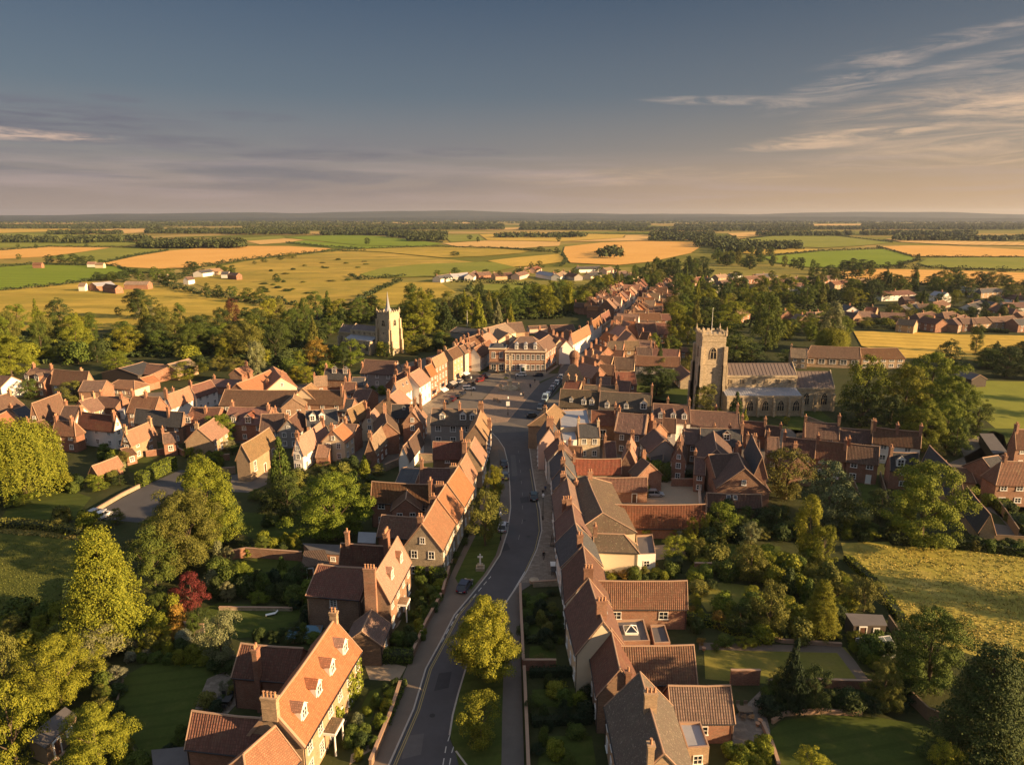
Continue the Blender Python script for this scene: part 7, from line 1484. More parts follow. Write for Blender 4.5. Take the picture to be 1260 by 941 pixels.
car(126, 637, 134, 633, 'white', 'white car in the left car park'); car(118, 634, 126, 630, 'silver', 'silver car at the corner of the left car park')
SQ = 'cars parked on the market square'
for x, y, hx, hy, c, k, l in [(577,479.5,586,479,'white','estate','long white estate car parked across the square'),(551,496,556,492,'black','hatch','black car nearest on the left of the square'),(557.5,493,562,489,'maroon','hatch','dark maroon car second on the left of the square'),(564,489,569,485,'black','hatch','black car third on the left of the square'),(569,485.5,574,482,'navy','hatch','navy car tucked behind the white estate'),(580,474.5,586,472,'black','hatch','black car just beyond the white estate'),
 (591,469.6,598,467.6,'red','hatch','bright red car on the left of the square'),(595,466,602,464,'maroon','hatch','dark red car beyond the bright red one'),(598.5,463,606,461,'navy','hatch','navy car beyond the two red ones'),(606,459.3,614,459,'black','hatch','black car at the corner of the town hall'),(641,462.6,634,462.6,'white','hatch','white car in front of the town hall door'),(662,463,655,463,'navy','hatch','navy car in front of the town hall, right'),
 (566,471,571,468,'silver','hatch','silver car against the brick shops'),(573,467,578,464,'black','van','black van against the shop fronts'),(559,476,564,472,'grey','hatch','grey car against the shop awnings'),
 (690,466,688,470,'white','hatch','white car furthest in the square line'),(687.5,469.6,685,474,'navy','hatch','navy car second in the square line'),(685,473,683,477,'white','hatch','white car third in the square line'),(682,476.5,680,480,'grey','hatch','grey car in the square line'),(679.5,480,677,484,'silver','hatch','silver car in the square line'),(677,484,674,488,'navy','hatch','navy car below the silver one in the square line'),(674,488,671,492,'white','hatch','white car in the middle of the square line'),(670.5,492.5,668,497,'paleblue','van','pale van in the square line'),(667.5,498,665,502,'black','hatch','black car below the pale van'),(664.5,503,662,508,'grey','hatch','grey car last in the square line'),(656,513.5,664,513,'black','hatch','black car turning out at the foot of the square')]:
    car(x, y, hx, hy, c, l, k, SQ, False)
HS = random.Random(4)
for i, (x, y) in enumerate([(729,422),(737,413.5),(742,409.5),(747,405.5),(752,402),(756,399),(760,396),(764,392.5),(768,389.5),(772,386),(776,383),(780,379.5),(785,376),(790,372),(795,368),(741,416),(748,411),(755,405.5),(761,400.5),(767,396),(773,391),(779,386)]):
    c = HS.choice(['black', 'navy', 'white', 'grey', 'silver', 'black', 'red']); car(x, y, x+5, y-4, c, f"{dict(navy='dark blue').get(c, c)} car parked along the crowded high street", 'hatch', 'cars parked along the high street', False)
car(803, 363.5, 807, 360, 'paleblue', 'pale blue van at the far end of the high street, nearer one', 'van'); car(806, 360, 810, 357, 'white', 'white van at the far end of the high street, further one', 'van')
# ------------------------------------------------------------------ square furniture
X, Y = at(627, 478.5); t = thing('market_cross', (X, Y, 0), 'tall slender market cross on a stepped base in the paved square', 'monument')
Hc = height_at(Y, 434)
s = MB(); s.lathe((0, 0, 0), [(3.1, 0), (3.1, .4)], 8); s.lathe((0, 0, .4), [(2.4, 0), (2.4, .4)], 8); s.lathe((0, 0, .8), [(1.7, 0), (1.7, .45)], 8); s.build('steps', M['stone'], t)
s = MB(); s.box((0, 0, 2.1), (.75, .75, .9), 0, .3, .8); s.box((0, 0, 3.05), (.8, .8, .1), 0, .3); s.build('plinth', M['stone'], t)
s = MB(); s.lathe((0, 0, 3.1), [(.42, 0), (.34, .5), (.24, Hc-4.6), (.4, Hc-4.5), (.4, Hc-4.2)], 10); s.build('shaft', M['stone'], t)
s = MB(); s.box((0, 0, Hc-.6), (.13, .1, .6)); s.box((0, 0, Hc-.45), (.42, .1, .12)); s.build('cross_head', M['stone'], t)
for i, (dx, dy) in enumerate(((-2.7, -1.6), (2.7, -1.6), (-2.6, 1.7), (2.6, 1.7))):
    s = MB(); s.box((0, 0, .55), (.5, .4, .55)); s.lathe((0, 0, 1.1), [(.4, 0), (.3, .3), (.05, .45)], 8); o = s.build('stone_block', M['stone'], None, (X+dx*1.25, Y+dy*1.4, .05)); tag(o, 'squat stone block at a corner of the market cross', 'stone block', 'stone blocks round the market cross')
def lamp_post(x, y, h, label, arms=1, head='lens', sign=False):
    X, Y = at(x, y); t = thing('street_lamp', (X, Y, 0), label, 'street lamp', 'street lamps'); m = MB(); m.lathe((0, 0, 0), [(.16, 0), (.14, .9), (.07, 1.1), (.055, h)], 8); m.build('post', M['dark'], t)
    m = MB(); m.lathe((0, 0, h), [(.08, 0), (.2, .1), (.24, .5), (.3, .55), (.1, .8), (.02, .95)], 6); m.build('lantern', M['lens'], t)
    if sign: m = MB(); m.box((0, -.1, h-1.4), (.55, .05, .7)); m.build('sign_board', M['paint'], t)
    return t
lamp_post(625, 511, 5.2, 'dark street lamp with a pale sign board at the foot of the square', sign=True); lamp_post(580, 487, 6, 'street lamp by the white estate car'); lamp_post(668, 640, 5, 'street lamp on the right pavement beside the terrace'); lamp_post(616, 665, 5, 'street lamp on the left verge'); lamp_post(663, 543, 5, 'street lamp at the pale corner gable')
X, Y = at(591, 701); t = thing('memorial_cross', (X, Y, .15), 'small white stone memorial cross on the grass verge', 'memorial')
s = MB(); s.box((0, 0, .25), (.75, .75, .25)); s.box((0, 0, .7), (.48, .48, .25)); s.build('plinth', M['stone'], t); s = MB(); s.box((0, 0, 1.9), (.14, .12, 1.0), 0, 0, .8); s.box((0, 0, 2.35), (.45, .1, .12)); s.build('cross', M['white'], t)
def bench(x, y, rz, label):
    X, Y = at(x, y); t = thing('bench', (X, Y, 0.05), label, 'bench', 'benches'); t.rotation_euler = (0, 0, rz)
    m = MB(); [m.box((0, -.2+.13*i, .46), (.8, .05, .025)) for i in range(4)]; m.build('seat', M['wood'], t); m = MB(); [m.box((0, .28+.02*i, .62+.14*i), (.8, .02, .05)) for i in range(3)]; m.build('backrest', M['wood'], t)
    for s in (-1, 1): m = MB(); m.box((s*.72, -.2, .22), (.04, .04, .24)); m.box((s*.72, .26, .45), (.04, .04, .46)); m.build('leg', M['dark'], t)
bench(610, 493, .5, 'wooden bench on the near part of the paved square'); bench(614, 495, 2.2, 'wooden bench facing the other on the paved square'); bench(600, 655, 1.8, 'wooden bench on the grass verge by the trees')
# people
def person_mesh():
    J = {'pel': (0, 0, .95, .15, .11), 'chest': (0, .0, 1.3, .17, .11), 'neck': (0, 0, 1.48, .06, .06), 'head': (0, -.01, 1.63, .1, .11), 'top': (0, 0, 1.73, .06, .07)}
    for s, n in ((-1, 'l'), (1, 'r')):
        J.update({n+'hip': (s*.1, 0, .88, .1, .1), n+'knee': (s*.11, -.06*s-.02, .5, .065, .065), n+'ank': (s*.11, .12*s, .1, .045, .05), n+'toe': (s*.12, .12*s-.16, .04, .045, .035), n+'sh': (s*.2, 0, 1.4, .065, .065), n+'el': (s*.26, .05*s, 1.12, .05, .05), n+'wr': (s*.26, -.1, .9, .035, .035), n+'fing': (s*.26, -.14, .8, .03, .02)})
    E = [('pel', 'chest'), ('chest', 'neck'), ('neck', 'head'), ('head', 'top')]
    for n in 'lr': E += [('pel', n+'hip'), (n+'hip', n+'knee'), (n+'knee', n+'ank'), (n+'ank', n+'toe'), ('chest', n+'sh'), (n+'sh', n+'el'), (n+'el', n+'wr'), (n+'wr', n+'fing')]
    ks = list(J); me = bpy.data.meshes.new('person'); me.from_pydata([J[k][:3] for k in ks], [(ks.index(a), ks.index(b)) for a, b in E], []); ob = bpy.data.objects.new('person', me); C.objects.link(ob)
    sk = ob.modifiers.new('skin', 'SKIN'); 
    if not me.skin_vertices: 
        import bmesh
        bm = bmesh.new(); bm.from_mesh(me); bm.verts.layers.skin.verify(); bm.to_mesh(me); bm.free()
    for i, k in enumerate(ks): me.skin_vertices[0].data[i].radius = J[k][3:]; me.skin_vertices[0].data[i].use_root = k == 'pel'
    sb = ob.modifiers.new('sub', 'SUBSURF'); sb.levels = 1; sb.render_levels = 1
    dg = bpy.context.evaluated_depsgraph_get(); out = bpy.data.meshes.new_from_object(ob.evaluated_get(dg)); bpy.data.objects.remove(ob); out.name = 'person'; out.materials.clear(); return out
PM = person_mesh()
def person_mat(name, top, legs, hair=(.05, .03, .02)):
    N = NT(name); z = N.n('ShaderNodeSeparateXYZ'); N.l(N.coord('Object'), z.inputs[0]); f = N.math('DIVIDE', z.outputs['Z'], 1.8)
    x = N.ramp(f, [(0, (.03, .025, .02)), (.06, legs), (.53, top), (.815, (.45, .27, .19)), (.93, hair)]); x.node.color_ramp.interpolation = 'CONSTANT'; N.color(x); return N.mat
OUT = dict(black=person_mat('dark_clothes', (.02, .02, .025), (.03, .03, .04)), blue=person_mat('blue_top', (.06, .1, .2), (.03, .03, .05)), white=person_mat('white_top', (.6, .58, .55), (.05, .06, .1)), red=person_mat('red_top', (.3, .05, .04), (.04, .04, .05)))
_pm = {}
def person(x, y, rz, c, label):
    if c not in _pm: m = PM.copy(); m.materials.append(OUT[c]); _pm[c] = m
    X, Y = at(x, y); o = link('person', _pm[c], None, (X, Y, .14 if y > 520 else .045), rz); tag(o, label, 'person', 'people in the streets')
for x, y, r, c, l in [(658,471,.4,'black','person in dark clothes alone at the right of the square'),(652,477,1,'black','person in dark clothes standing in the square near the parked line'),(653,477.5,2,'blue','person in a blue top beside another in the square'),(641,489,.2,'white','person in a white top walking in the middle of the square'),(644,488.5,3,'black','person in dark clothes next to the one in white in the square'),(634,467.5,1.5,'black','person in dark clothes by the white car at the town hall'),(668,611,3,'black','person in dark clothes walking on the right pavement'),(671,606,3,'blue','person in a blue top walking ahead on the right pavement'),(669,689,.3,'black','person in dark clothes on the wide pavement before the terrace'),(558,482,1,'black','person in dark clothes outside the brick shops'),(690,452,1,'red','person in a red top by the town hall corner'),(698,446,2,'black','person in dark clothes at the high street corner')]: person(x, y, r, c, l)
# cafe tables, boards and flags on the right pavement and at the high street corner
for i, (x, y) in enumerate(((681,699),(682,706),(679,672),(680,664))):
    X, Y = at(x, y); m = MB(); 
    if i in (0, 1):
        t = thing('pavement_cabinet', (X, Y, .13), ('pale' if i == 0 else 'dark')+' topped display table outside the slate roofed house', 'table'); m.box((0, 0, .72), (.55, .8, .05)); m.build('table_top', M['paint' if i == 0 else 'dark'], t)
        for s in (-1, 1):
            for k in (-1, 1): m = MB(); m.box((s*.45, k*.7, .35), (.04, .04, .35)); m.build('leg', M['dark'], t)
    else:
        t = thing('pavement_board', (X, Y, .13), ('nearer' if i == 2 else 'further')+' dark folding board on the right pavement', 'board'); 
        for s in (-1, 1): m = MB(); m.poly([(s*.3, -.4, 0), (s*.3, .4, 0), (s*.04, .4, 1.1), (s*.04, -.4, 1.1)], [(0, 1, 2, 3)]); m.build('panel', M['dark'], t)
X, Y = at(657, 717); s = MB(); s.lathe((0, 0, 0), [(.75, 0), (.8, .5), (.7, .55)], 12); o = s.build('stone_planter', M['stone'], None, (X, Y, .14)); tag(o, 'pale round stone planter at the head of the front gardens', 'planter')
for i, (x, y, c) in enumerate(((699,430,'red'),(702,428,'paleblue'),(705,426,'white'))):
    X, Y = at(x, y); t = thing('flag', (X, Y, 0), f"{dict(red='red', paleblue='blue', white='white')[c]} flag on a short pole at the high street corner", 'flag'); m = MB(); m.cyl((0, 0, 0), (0, 0, 6), .06, .05, 6); m.build('pole', M['paint'], t)
    m = MB(); n = 6
    for k in range(n): a, b = k/n*1.5, (k+1)/n*1.5; m.poly([(a, .1*math.sin(a*4), 4.9), (b, .1*math.sin(b*4), 4.85), (b, .1*math.sin(b*4), 5.85), (a, .1*math.sin(a*4), 5.9)], [(0, 1, 2, 3)])
    m.build('cloth', M['paint_'+c], t)
# awnings on the square
for x, y, l in ((556,480,'grey shop awning on the left side of the square, nearest'),(572,468,'pale shop awning below the cream shop'),(545,489,'pale green shop canopy beside the white shops')):
    X, Y = at(x, y); t = thing('shop_awning', (X, Y, 2.6), l, 'awning'); t.rotation_euler = (0, 0, -.62+math.pi/2+.2); m = MB(); m.poly([(-1.8, 0, .7), (1.8, 0, .7), (1.8, -1.4, 0), (-1.8, -1.4, 0), (-1.8, -1.4, -.2), (1.8, -1.4, -.2)], [(0, 1, 2, 3), (3, 2, 5, 4)]); m.build('canvas', M['paint_white' if 'pale' in l else 'grey'], t)
    for s in (-1, 1): m = MB(); m.cyl((s*1.7, 0, 0), (s*1.7, -1.4, 0), .03, .03, 5); m.build('arm', M['dark'], t)
# ------------------------------------------------------------------ sheds, garden things
def shed(label, pts, h, h2, wall_='timber', roof='felt', name='shed', cat='shed'):
    """lean-to shed from four picture roof corners (back left, back right, front right, front left)"""
    P = [at(x, y, z) for (x, y), z in zip(pts, (h2, h2, h, h))]; o = (sum(p[0] for p in P)/4, sum(p[1] for p in P)/4, 0); t = thing(name, o, label, cat); Z = (h2, h2, h, h); Q = [(p[0]-o[0], p[1]-o[1]) for p in P]
    w = MB(); r = MB()
    for i in range(4): a, b = Q[i], Q[(i+1) % 4]; w.face([(a[0]*.95, a[1]*.95, 0), (b[0]*.95, b[1]*.95, 0), (b[0]*.95, b[1]*.95, Z[(i+1) % 4]-.08), (a[0]*.95, a[1]*.95, Z[i]-.08)])
    r.poly([(q[0], q[1], z) for q, z in zip(Q, Z)]+[(q[0], q[1], z-.12) for q, z in zip(Q, Z)], [(0, 1, 2, 3), (7, 6, 5, 4), (0, 4, 5, 1), (1, 5, 6, 2), (2, 6, 7, 3), (3, 7, 4, 0)])
    w.build('wall', M[wall_], t); r.build('roof', M[roof], t)
    a, b = Q[3], Q[2]; rz = math.atan2(b[1]-a[1], b[0]-a[0]); dm, hm = door_mesh('doorbrown'); link('door', dm, t, (a[0]+(b[0]-a[0])*.3, (a[1]+(b[1]-a[1])*.3)*.95-.02, 0), rz); add_window(t, (a[0]+(b[0]-a[0])*.7, (a[1]+(b[1]-a[1])*.7)*.95, 1.5), rz, .8, .8, 2, 2, 1)
    return t
shed('grey flat roofed garage with pale side posts in the bottom left garden', [(33,907),(80,869),(95,879),(55,920)], 2.5, 2.8, 'wood', 'felt', 'garage', 'garage')
shed('dark felted shed at the bottom of the near left lawn', [(186,922),(228,918),(236,945),(190,955)], 2.2, 2.5); shed('brown timber shed with a shallow roof by the tall chimney house', [(374,677),(400,676),(406,694),(370,698)], 2.5, 3.0, 'wood', 'brown')
shed('dark garden shed with a grey roof at the corner of the meadow', [(1040,754),(1086,756),(1092,769),(1050,769)], 2.4, 2.8, 'timber', 'felt'); shed('flat dark garden store left of the brick garages', [(612,-1)]*4, 2, 2) if False else None
shed('low flat grey garage roof behind the long garden wall', [(372,668),(418,670),(420,682),(384,680)], 2.5, 2.6, 'brick', 'felt', 'garage', 'garage'); shed('pale corrugated lean-to beside the single stack', [(441,654),(463,655),(462,668),(440,667)], 2.6, 3.2, 'brick', 'lead', 'lean_to', 'shed')
shed('glazed pale lean-to behind the left cottages', [(150,492),(157,492),(152,506),(143,505)], 2.6, 3.2, 'white', 'lead', 'lean_to', 'shed')
shed('low dark carport behind the red brick villa', [(1205,533),(1222,533),(1240,556),(1222,558)], 2.6, 2.7, 'timber', 'felt', 'carport', 'shed')
# greenhouse
X, Y = at(1076, 803); t = thing('greenhouse', (X, Y, 0), 'small white framed greenhouse beside the meadow shed', 'greenhouse'); t.rotation_euler = (0, 0, .2); f = MB(); gl = MB(); w, d, h, r = 2.1, 1.4, 1.7, 2.5
pr = [(-d, 0), (-d, h), (0, r), (d, h), (d, 0)]
for i in range(4):
    (a, b), (c, e) = pr[i], pr[i+1]; gl.face([(-w, a, b), (w, a, b), (w, c, e), (-w, c, e)])
    for k in range(5): x = -w+2*w*k/4; f.cyl((x, a, b), (x, c, e), .035, .035, 4)
for a, b in pr: f.cyl((-w, a, b), (w, a, b), .04, .04, 4)
for s in (-w, w): gl.face([(s, a, b) for a, b in pr])
f.build('frame', M['paint'], t); gg = NT('greenhouse_glass'); gg.color((.2, .24, .25)); gg.b.inputs['Roughness'].default_value = .1; gg.b.inputs['Transmission Weight'].default_value = .6; M['ghglass'] = gg.mat; gl.build('glazing', M['ghglass'], t)
# pool cover, lounger, garden tables
X, Y = at(375, 783); t = thing('covered_pool', (X, Y, 0), 'small pool under a dull blue cover beside the long orange house', 'pool'); t.rotation_euler = (0, 0, .1); m = MB(); m.box((0, 0, .35), (2.3, 1.5, .4)); m.build('side', M['wood'], t); m = MB(); m.lathe((0, 0, 0), [(1, 0)], 3) if False else None
bl = plain_mat('blue_cover', (.12, .24, .34), .15, 2, .5); m.v, m.f, m.m = [], [], []
for i in range(6):
    for j in range(4):
        p = [(-2.4+4.8*a/6, -1.6+3.2*b/4, .8+.12*math.sin(a*1.3+b)*.5-.05*((a-3)**2)/9) for a, b in ((i, j), (i+1, j), (i+1, j+1), (i, j+1))]; m.face(p)
m.build('cover', bl, t)
def lounger(x, y, rz, label):
    X, Y = at(x, y); t = thing('sun_lounger', (X, Y, .03), label, 'sun lounger'); t.rotation_euler = (0, 0, rz); t.scale = (.75,)*3; m = MB(); m.box((0, 0, .32), (.95, .33, .05)); m.build('seat', M['paint'], t); m = MB(); m.poly([(.9, -.33, .35), (.9, .33, .35), (1.5, .33, .85), (1.5, -.33, .85), (.9, -.33, .29), (.9, .33, .29), (1.52, .33, .8), (1.52, -.33, .8)], [(0, 1, 2, 3), (7, 6, 5, 4), (0, 3, 7, 4), (1, 5, 6, 2), (3, 2, 6, 7)]); m.build('backrest', M['paint'], t)
    for a in (-.8, .8):
        for b in (-.25, .25): m = MB(); m.box((a, b, .14), (.03, .03, .15)); m.build('leg', M['steel'], t)
lounger(333, 757, .4, 'white sun lounger alone on the middle left lawn')
def table_set(x, y, label, mat='wood'):
    X, Y = at(x, y); t = thing('garden_table', (X, Y, .03), label, 'table'); m = MB(); m.box((0, 0, .72), (.9, .55, .03)); m.build('table_top', M[mat], t)
    for a in (-.8, .8):
        for b in (-.45, .45): m = MB(); m.box((a, b, .35), (.035, .035, .36)); m.build('leg', M[mat], t)
    for a, b, r in ((-.5, -1.0, 0), (.5, -1.0, 0), (-.5, 1.0, math.pi), (.5, 1.0, math.pi)):
        c = thing('garden_chair', (X+a, Y+b, .03), 'garden chair at the '+label, 'chair', 'garden chairs'); c.rotation_euler = (0, 0, r); m = MB(); m.box((0, 0, .44), (.24, .24, .03)); m.build('seat', M[mat], c); m = MB(); m.box((0, -.24, .72), (.24, .02, .24)); m.build('backrest', M[mat], c)
        for u in (-.2, .2):
            for v in (-.2, .2): m = MB(); m.box((u, v, .22), (.02, .02, .22)); m.build('leg', M[mat], c)
table_set(916, 878, 'wooden table on the patio by the brick outbuilding'); table_set(276, 866, 'dark table on the near left patio', 'dark')
# ------------------------------------------------------------------ garden walls and fences
W_ = wall
W_([(640,728),(641,760),(644,824),(684,824)], 1.6, 'brick wall round the shaded front gardens by the path'); W_([(645,830),(648,900),(652,1000)], 1.4, 'long brick wall between the path and the nearest front gardens'); W_([(656,722),(690,720)], 1.0, 'low stone wall at the head of the front gardens', 'stone')
W_([(456,945),(481,884),(493,846)], 1.1, 'low pavement wall before the long orange house', 'brownbrick'); W_([(505,816),(524,772),(543,737)], 1.1, 'low pavement wall before the tall chimney house', 'brownbrick'); W_([(545,735),(553,705)], 1.4, 'short brick wall below the flint gable', 'brick'); W_([(534,700),(536,672)], 2.4, 'brick wall end joined to the flint gable', 'brick')
W_([(268,692),(303,685),(372,690)], 1.8, 'long brick wall across the middle left gardens'); W_([(270,750),(360,751)], .5, 'low stone edging above the middle left lawn', 'stone'); W_([(395,760),(383,748)], 1.5, 'short wall behind the brown brick house'); W_([(182,776),(195,768),(225,776),(252,779)], 1.5, 'crooked brick wall below the red maple', 'flint')
W_([(268,584),(290,582)], 1.6, 'pale yard wall beside the brick hall', 'buff'); W_([(232,578),(262,568),(283,566)], 1.6, 'brick wall behind the cottages and round tree'); W_([(180,562),(218,557),(228,562)], 1.6, 'brick wall at the top of the left car park', 'brick'); W_([(108,636),(150,611),(172,600)], .8, 'low wall down the left side of the car park', 'flint'); W_([(474,580),(505,566),(535,567)], 1.8, 'flint wall above the shaded rear yards', 'flint')
W_([(898,842),(934,842)], 2.2, 'red brick wall piece behind the nearest outbuilding'); W_([(945,846),(1000,845),(1112,848)], 1.2, 'long low brick wall between the two right lawns'); W_([(950,890),(965,880),(1010,877),(1060,880)], .5, 'pale curved edging of the lower right lawn', 'verge'); W_([(938,893),(950,920),(958,945)], .6, 'low pale edging beside the patio', 'verge')
W_([(854,704),(875,704)], 1.8, 'short brick wall beside the hedge block', 'brick'); W_([(826,598),(858,598)], 1.8, 'brick wall behind the yard cars'); W_([(862,640),(860,606)], 2.0, 'white wall along the narrow lane', 'white'); W_([(890,764),(960,790),(1035,795)], .5, 'low edging along the right garden path', 'verge'); W_([(980,538),(1040,534),(990,515)], 1.0, 'low churchyard wall', 'flint')
FN = dict(mat='wood', t=.12, name='garden_fence', cat='fence')
W_([(1205,598),(1232,632),(1252,662)], 1.9, 'long brown board fence beside the garages', **FN); W_([(1047,592),(1060,625)], 1.7, 'sunlit board fence in the terrace gardens', **FN); W_([(1082,588),(1092,622)], 1.7, 'dark board fence right of the terrace lawn', **FN); W_([(1092,770),(1112,800)], 1.8, 'dark board fence behind the greenhouse', **FN)
W_([(1198,664),(1262,668)], 1.3, 'pale fence at the back of the garage drive', **FN); W_([(1105,850),(1140,885),(1175,900)], 1.7, 'dark board fence behind the lower right lawn', **FN); W_([(152,838),(140,880),(170,935)], .3, 'low log edging of the near left lawn', **FN)
# poles
for x, y, h, l in ((575,402,9,'thin white flagpole beside the low grey hall'),(613,398,13,'tall brown mast behind the tan hall')):
    X, Y = at(x, y); m = MB(); m.lathe((0, 0, 0), [(.16, 0), (.12, h*.5), (.06, h), (.12, h+.1)], 8); o = m.build('pole', M['paint' if 'white' in l else 'wood'], None, (X, Y, 0)); tag(o, l, 'pole')
# washing line, bird bath and pots
for x, y, l in ((1119,678,'pot at the meadow top'),): pass
for i, (x, y) in enumerate(((935,889),(932,893),(938,876),(866,800))):
    X, Y = at(x, y); m = MB(); m.lathe((0, 0, 0), [(.18, 0), (.26, .4), (.3, .45), (.24, .45)], 10); o = m.build('plant_pot', M['pot'], None, (X, Y, .03)); tag(o, 'clay plant pot '+('beside the garden range' if i == 3 else 'on the patio'), 'plant pot', 'clay plant pots')
HAZE = 4.2e-5; EXPO = 1.5; SKYK = .05
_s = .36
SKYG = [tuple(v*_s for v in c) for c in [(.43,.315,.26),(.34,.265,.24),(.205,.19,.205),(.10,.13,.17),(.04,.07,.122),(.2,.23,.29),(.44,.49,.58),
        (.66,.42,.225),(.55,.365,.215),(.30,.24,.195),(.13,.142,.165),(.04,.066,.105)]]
# ------------------------------------------------------------------ light, sky, air
SUN_EL, SUN_AZ = R(16), R(19)      # azimuth behind the camera's right shoulder, measured from +X towards -Y
sd = Vector((math.cos(SUN_EL)*math.cos(SUN_AZ), -math.cos(SUN_EL)*math.sin(SUN_AZ), math.sin(SUN_EL)))
sl = bpy.data.lights.new('sun', 'SUN'); sl.energy = 5.0; sl.color = (1, .655, .33); sl.angle = R(.5); so = bpy.data.objects.new('sun', sl); C.objects.link(so); so.rotation_euler = (-sd).to_track_quat('-Z', 'Y').to_euler()
w = bpy.data.worlds.new('World'); SC.world = w; w.use_nodes = True; t = w.node_tree; t.nodes.clear()
class WN_(NT):
    def __init__(s, tree): s.t = tree
N = WN_(t)
sky = N.n('ShaderNodeTexSky'); sky.sky_type = 'NISHITA'; sky.sun_disc = False; sky.sun_elevation = SUN_EL; sky.sun_rotation = R(90)+SUN_AZ; sky.dust_density = 3; sky.altitude = 60
tc = N.n('ShaderNodeTexCoord'); sp = N.n('ShaderNodeSeparateXYZ'); N.l(tc.outputs['Generated'], sp.inputs[0])
el = N.math('ARCSINE', sp.outputs['Z']); eld = N.math('MULTIPLY', el, 180/math.pi)      # elevation, degrees
az = N.math('MULTIPLY', N.math('ARCTAN2', sp.outputs['X'], sp.outputs['Y']), 180/math.pi)  # azimuth from +Y, degrees
e = N.math('DIVIDE', eld, 90.0)
k = lambda d: d/90
S = SKYG
left = N.ramp(e, [(0, S[0]), (k(2.2), S[1]), (k(5), S[2]), (k(9), S[3]), (k(16), S[4]), (k(30), S[5]), (k(55), S[6]), (1, S[6])])  # upper stops, overhead and out of view, are brightened as added fill light
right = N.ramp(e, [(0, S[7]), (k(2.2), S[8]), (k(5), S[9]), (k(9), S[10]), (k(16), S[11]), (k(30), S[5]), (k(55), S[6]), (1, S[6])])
side = N.n('ShaderNodeMapRange'); side.interpolation_type = 'SMOOTHSTEP'; N.l(az, side.inputs[0]); side.inputs[1].default_value = -18; side.inputs[2].default_value = 42
col = N.mix(side.outputs[0], left, right)
# cloud plane
pv = N.n('ShaderNodeCombineXYZ'); zz = N.math('ADD', N.math('MAXIMUM', sp.outputs['Z'], 0), .06)
N.l(N.math('DIVIDE', sp.outputs['X'], zz), pv.inputs[0]); N.l(N.math('DIVIDE', sp.outputs['Y'], zz), pv.inputs[1])
def mapr(v, a, b, c=0, d=1):
    m = N.n('ShaderNodeMapRange'); m.interpolation_type = 'SMOOTHSTEP'; N.l(v, m.inputs[0]); m.inputs[1].default_value = a; m.inputs[2].default_value = b; m.inputs[3].default_value = c; m.inputs[4].default_value = d; return m.outputs[0]
def sky_noise(rot, scale, off, detail=7, dist=.6, rough=.6):
    """streaky noise in azimuth / elevation"""
    c = N.n('ShaderNodeCombineXYZ'); N.l(az, c.inputs[0]); N.l(eld, c.inputs[1]); m = N.n('ShaderNodeMapping'); m.vector_type = 'POINT'; m.inputs['Rotation'].default_value = (0, 0, R(rot)); m.inputs['Scale'].default_value = (scale[0], scale[1], 1); m.inputs['Location'].default_value = (off[0], off[1], 0)
    N.l(c.outputs[0], m.inputs[0]); x = N.n('ShaderNodeTexNoise'); x.inputs['Scale'].default_value = 1; x.inputs['Detail'].default_value = detail; x.inputs['Roughness'].default_value = rough; x.inputs['Distortion'].default_value = dist; N.l(m.outputs[0], x.inputs['Vector']); return x.outputs[0]
def blob(a, e_, wa, we, tilt=0.0):
    """soft elliptical patch of sky round azimuth a, elevation e_"""
    dx = N.math('SUBTRACT', az, a); dy = N.math('SUBTRACT', N.math('SUBTRACT', eld, e_), N.math('MULTIPLY', dx, tilt)); q = N.math('ADD', N.math('POWER', N.math('ABSOLUTE', N.math('DIVIDE', dx, wa)), 2), N.math('POWER', N.math('ABSOLUTE', N.math('DIVIDE', dy, we)), 2)); return mapr(q, 1.0, .05)
# lavender bank on the left
n = sky_noise(0, (.085, .75), (3.1, .7), 8, .5)
low = N.math('MULTIPLY', mapr(az, 6, -18), N.math('MULTIPLY', mapr(eld, .8, 3.0), mapr(eld, 7.6, 4.6)))
col = N.mix(N.math('MULTIPLY', N.math('MULTIPLY', mapr(n, .38, .66), low), .85), col, (.062, .056, .068))
for a, e_, wa, we, st in ((-36, 6.4, 15, 1.4, .95), (-28, 5.2, 12, .6, .6), (-20, 7.1, 4.6, .42, .75), (-28.5, 7.8, 2.6, .3, .7), (-4, 4.9, 4.5, .42, .7), (-14, 4.5, 10, .5, .55)):
    b = N.math('MULTIPLY', blob(a, e_, wa, we), mapr(sky_noise(0, (.2, 1.9), (a, e_), 7, .5), .28, .66)); col = N.mix(N.math('MULTIPLY', b, st), col, (.042, .036, .052))
b = N.math('MULTIPLY', blob(-36, 5.2, 9, .5), mapr(sky_noise(0, (.3, 2.2), (2, 5), 7, .6), .4, .7)); col = N.mix(N.math('MULTIPLY', b, .7), col, (.33, .215, .15))
n2 = sky_noise(0, (.06, 1.0), (9.3, 4.2), 7, .4); lo2 = N.math('MULTIPLY', mapr(eld, .5, 1.6), mapr(eld, 6, 2.2)); col = N.mix(N.math('MULTIPLY', N.math('MULTIPLY', mapr(n2, .42, .7), lo2), .4), col, (.2, .15, .145))
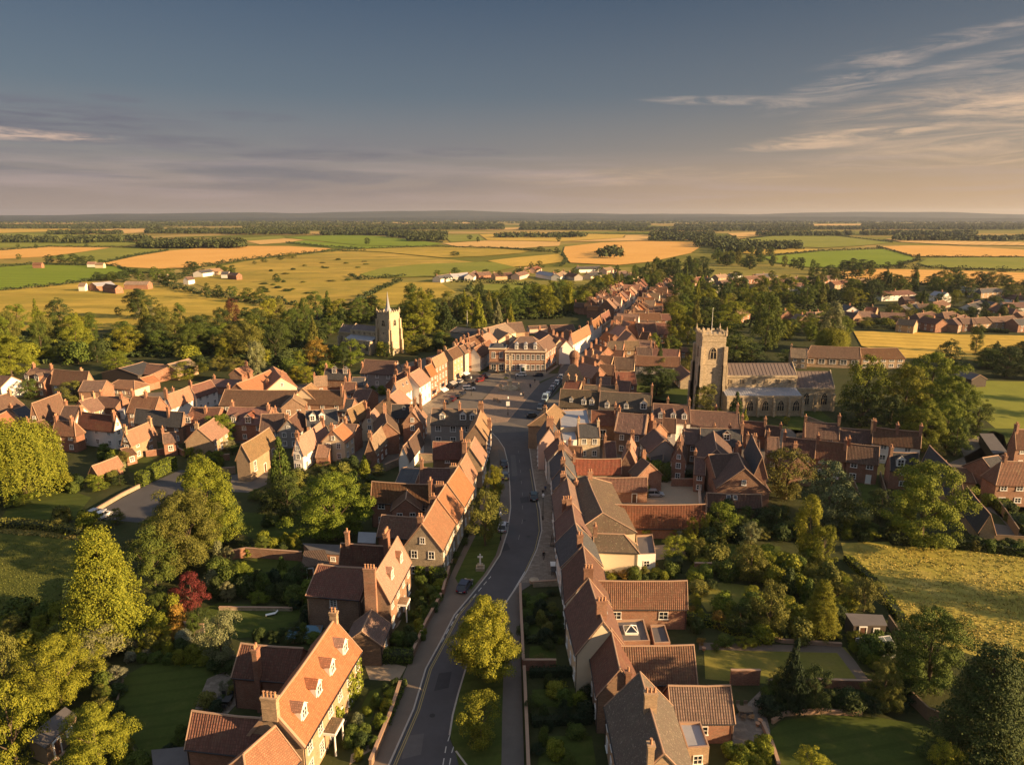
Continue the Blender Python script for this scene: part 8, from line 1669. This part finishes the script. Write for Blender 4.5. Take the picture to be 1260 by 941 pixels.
# cream cirrus on the right: broad soft veils low down, thin wisps above
for a, e_, wa, we, ti, st, rot, lo, hi in ((33, 6.4, 13, 3.0, .03, .5, 3, .34, .78), (36, 9.0, 10, 2.2, .08, .38, 5, .36, .76), (34, 4.0, 14, 1.2, .01, .45, 0, .34, .75), (12, 3.0, 16, .9, 0, .3, 0, .36, .75), (25, 5.6, 8, .5, .045, .7, 3, .36, .66), (22, 5.0, 6, .42, .02, .5, 0, .35, .65), (35, 7.0, 6.5, .9, .02, .7, 2, .33, .66),
   (24, 8.8, 6.5, 1.2, .22, .55, 14, .38, .70), (16, 8.4, 7, .42, -.04, .5, -3, .36, .68), (31, 11.2, 11, .7, .11, .4, 8, .38, .70), (36, 11.8, 7, .6, .16, .3, 10, .38, .72), (31, 9.7, 6, .35, .14, .4, 9, .36, .7), (27, 10.3, 3, .45, .02, .5, 2, .36, .7), (29, 15.6, 5, .35, .3, .3, 20, .36, .72)):
    m = mapr(sky_noise(-rot, (.15, 1.25), (a*1.7, e_*2.3), 10, 1.3, .68), lo, hi); b = N.math('MULTIPLY', blob(a, e_, wa, we, ti), m); col = N.mix(N.math('MULTIPLY', b, st*(.72 if e_ > 8 else .85)), col, (.33, .235, .17) if e_ > 8 else (.40, .255, .15))
# below the horizon
nis = N.mix(1.0, sky.outputs[0], (SKYK,)*3, 'MULTIPLY')
col = N.mix(.15, col, nis)
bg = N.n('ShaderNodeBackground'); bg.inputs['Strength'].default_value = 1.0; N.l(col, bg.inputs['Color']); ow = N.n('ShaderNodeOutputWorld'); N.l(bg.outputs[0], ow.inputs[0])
# haze
b = MB(); b.box((0, 0, 88.5), (13600, 13600, 90.0)); hz = b.build('haze', M['land']); hz['kind'] = 'stuff'
hm = bpy.data.materials.new('haze'); hm.use_nodes = True; ht = hm.node_tree; ht.nodes.clear(); pvn = ht.nodes.new('ShaderNodeVolumePrincipled'); pvn.inputs['Color'].default_value = (.66, .74, .92, 1); pvn.inputs['Density'].default_value = HAZE; pvn.inputs['Anisotropy'].default_value = .3
ho = ht.nodes.new('ShaderNodeOutputMaterial'); ht.links.new(pvn.outputs[0], ho.inputs['Volume']); hz.data.materials.clear(); hz.data.materials.append(hm)
vs = SC.view_settings; SC.display_settings.display_device = 'sRGB'; vs.view_transform = 'Standard'; vs.look = 'None'; vs.exposure = EXPO; vs.gamma = 1
cy = SC.cycles; cy.max_bounces = 5; cy.diffuse_bounces = 3; cy.glossy_bounces = 2; cy.transmission_bounces = 3; cy.volume_bounces = 0; cy.transparent_max_bounces = 4
settle_labels()
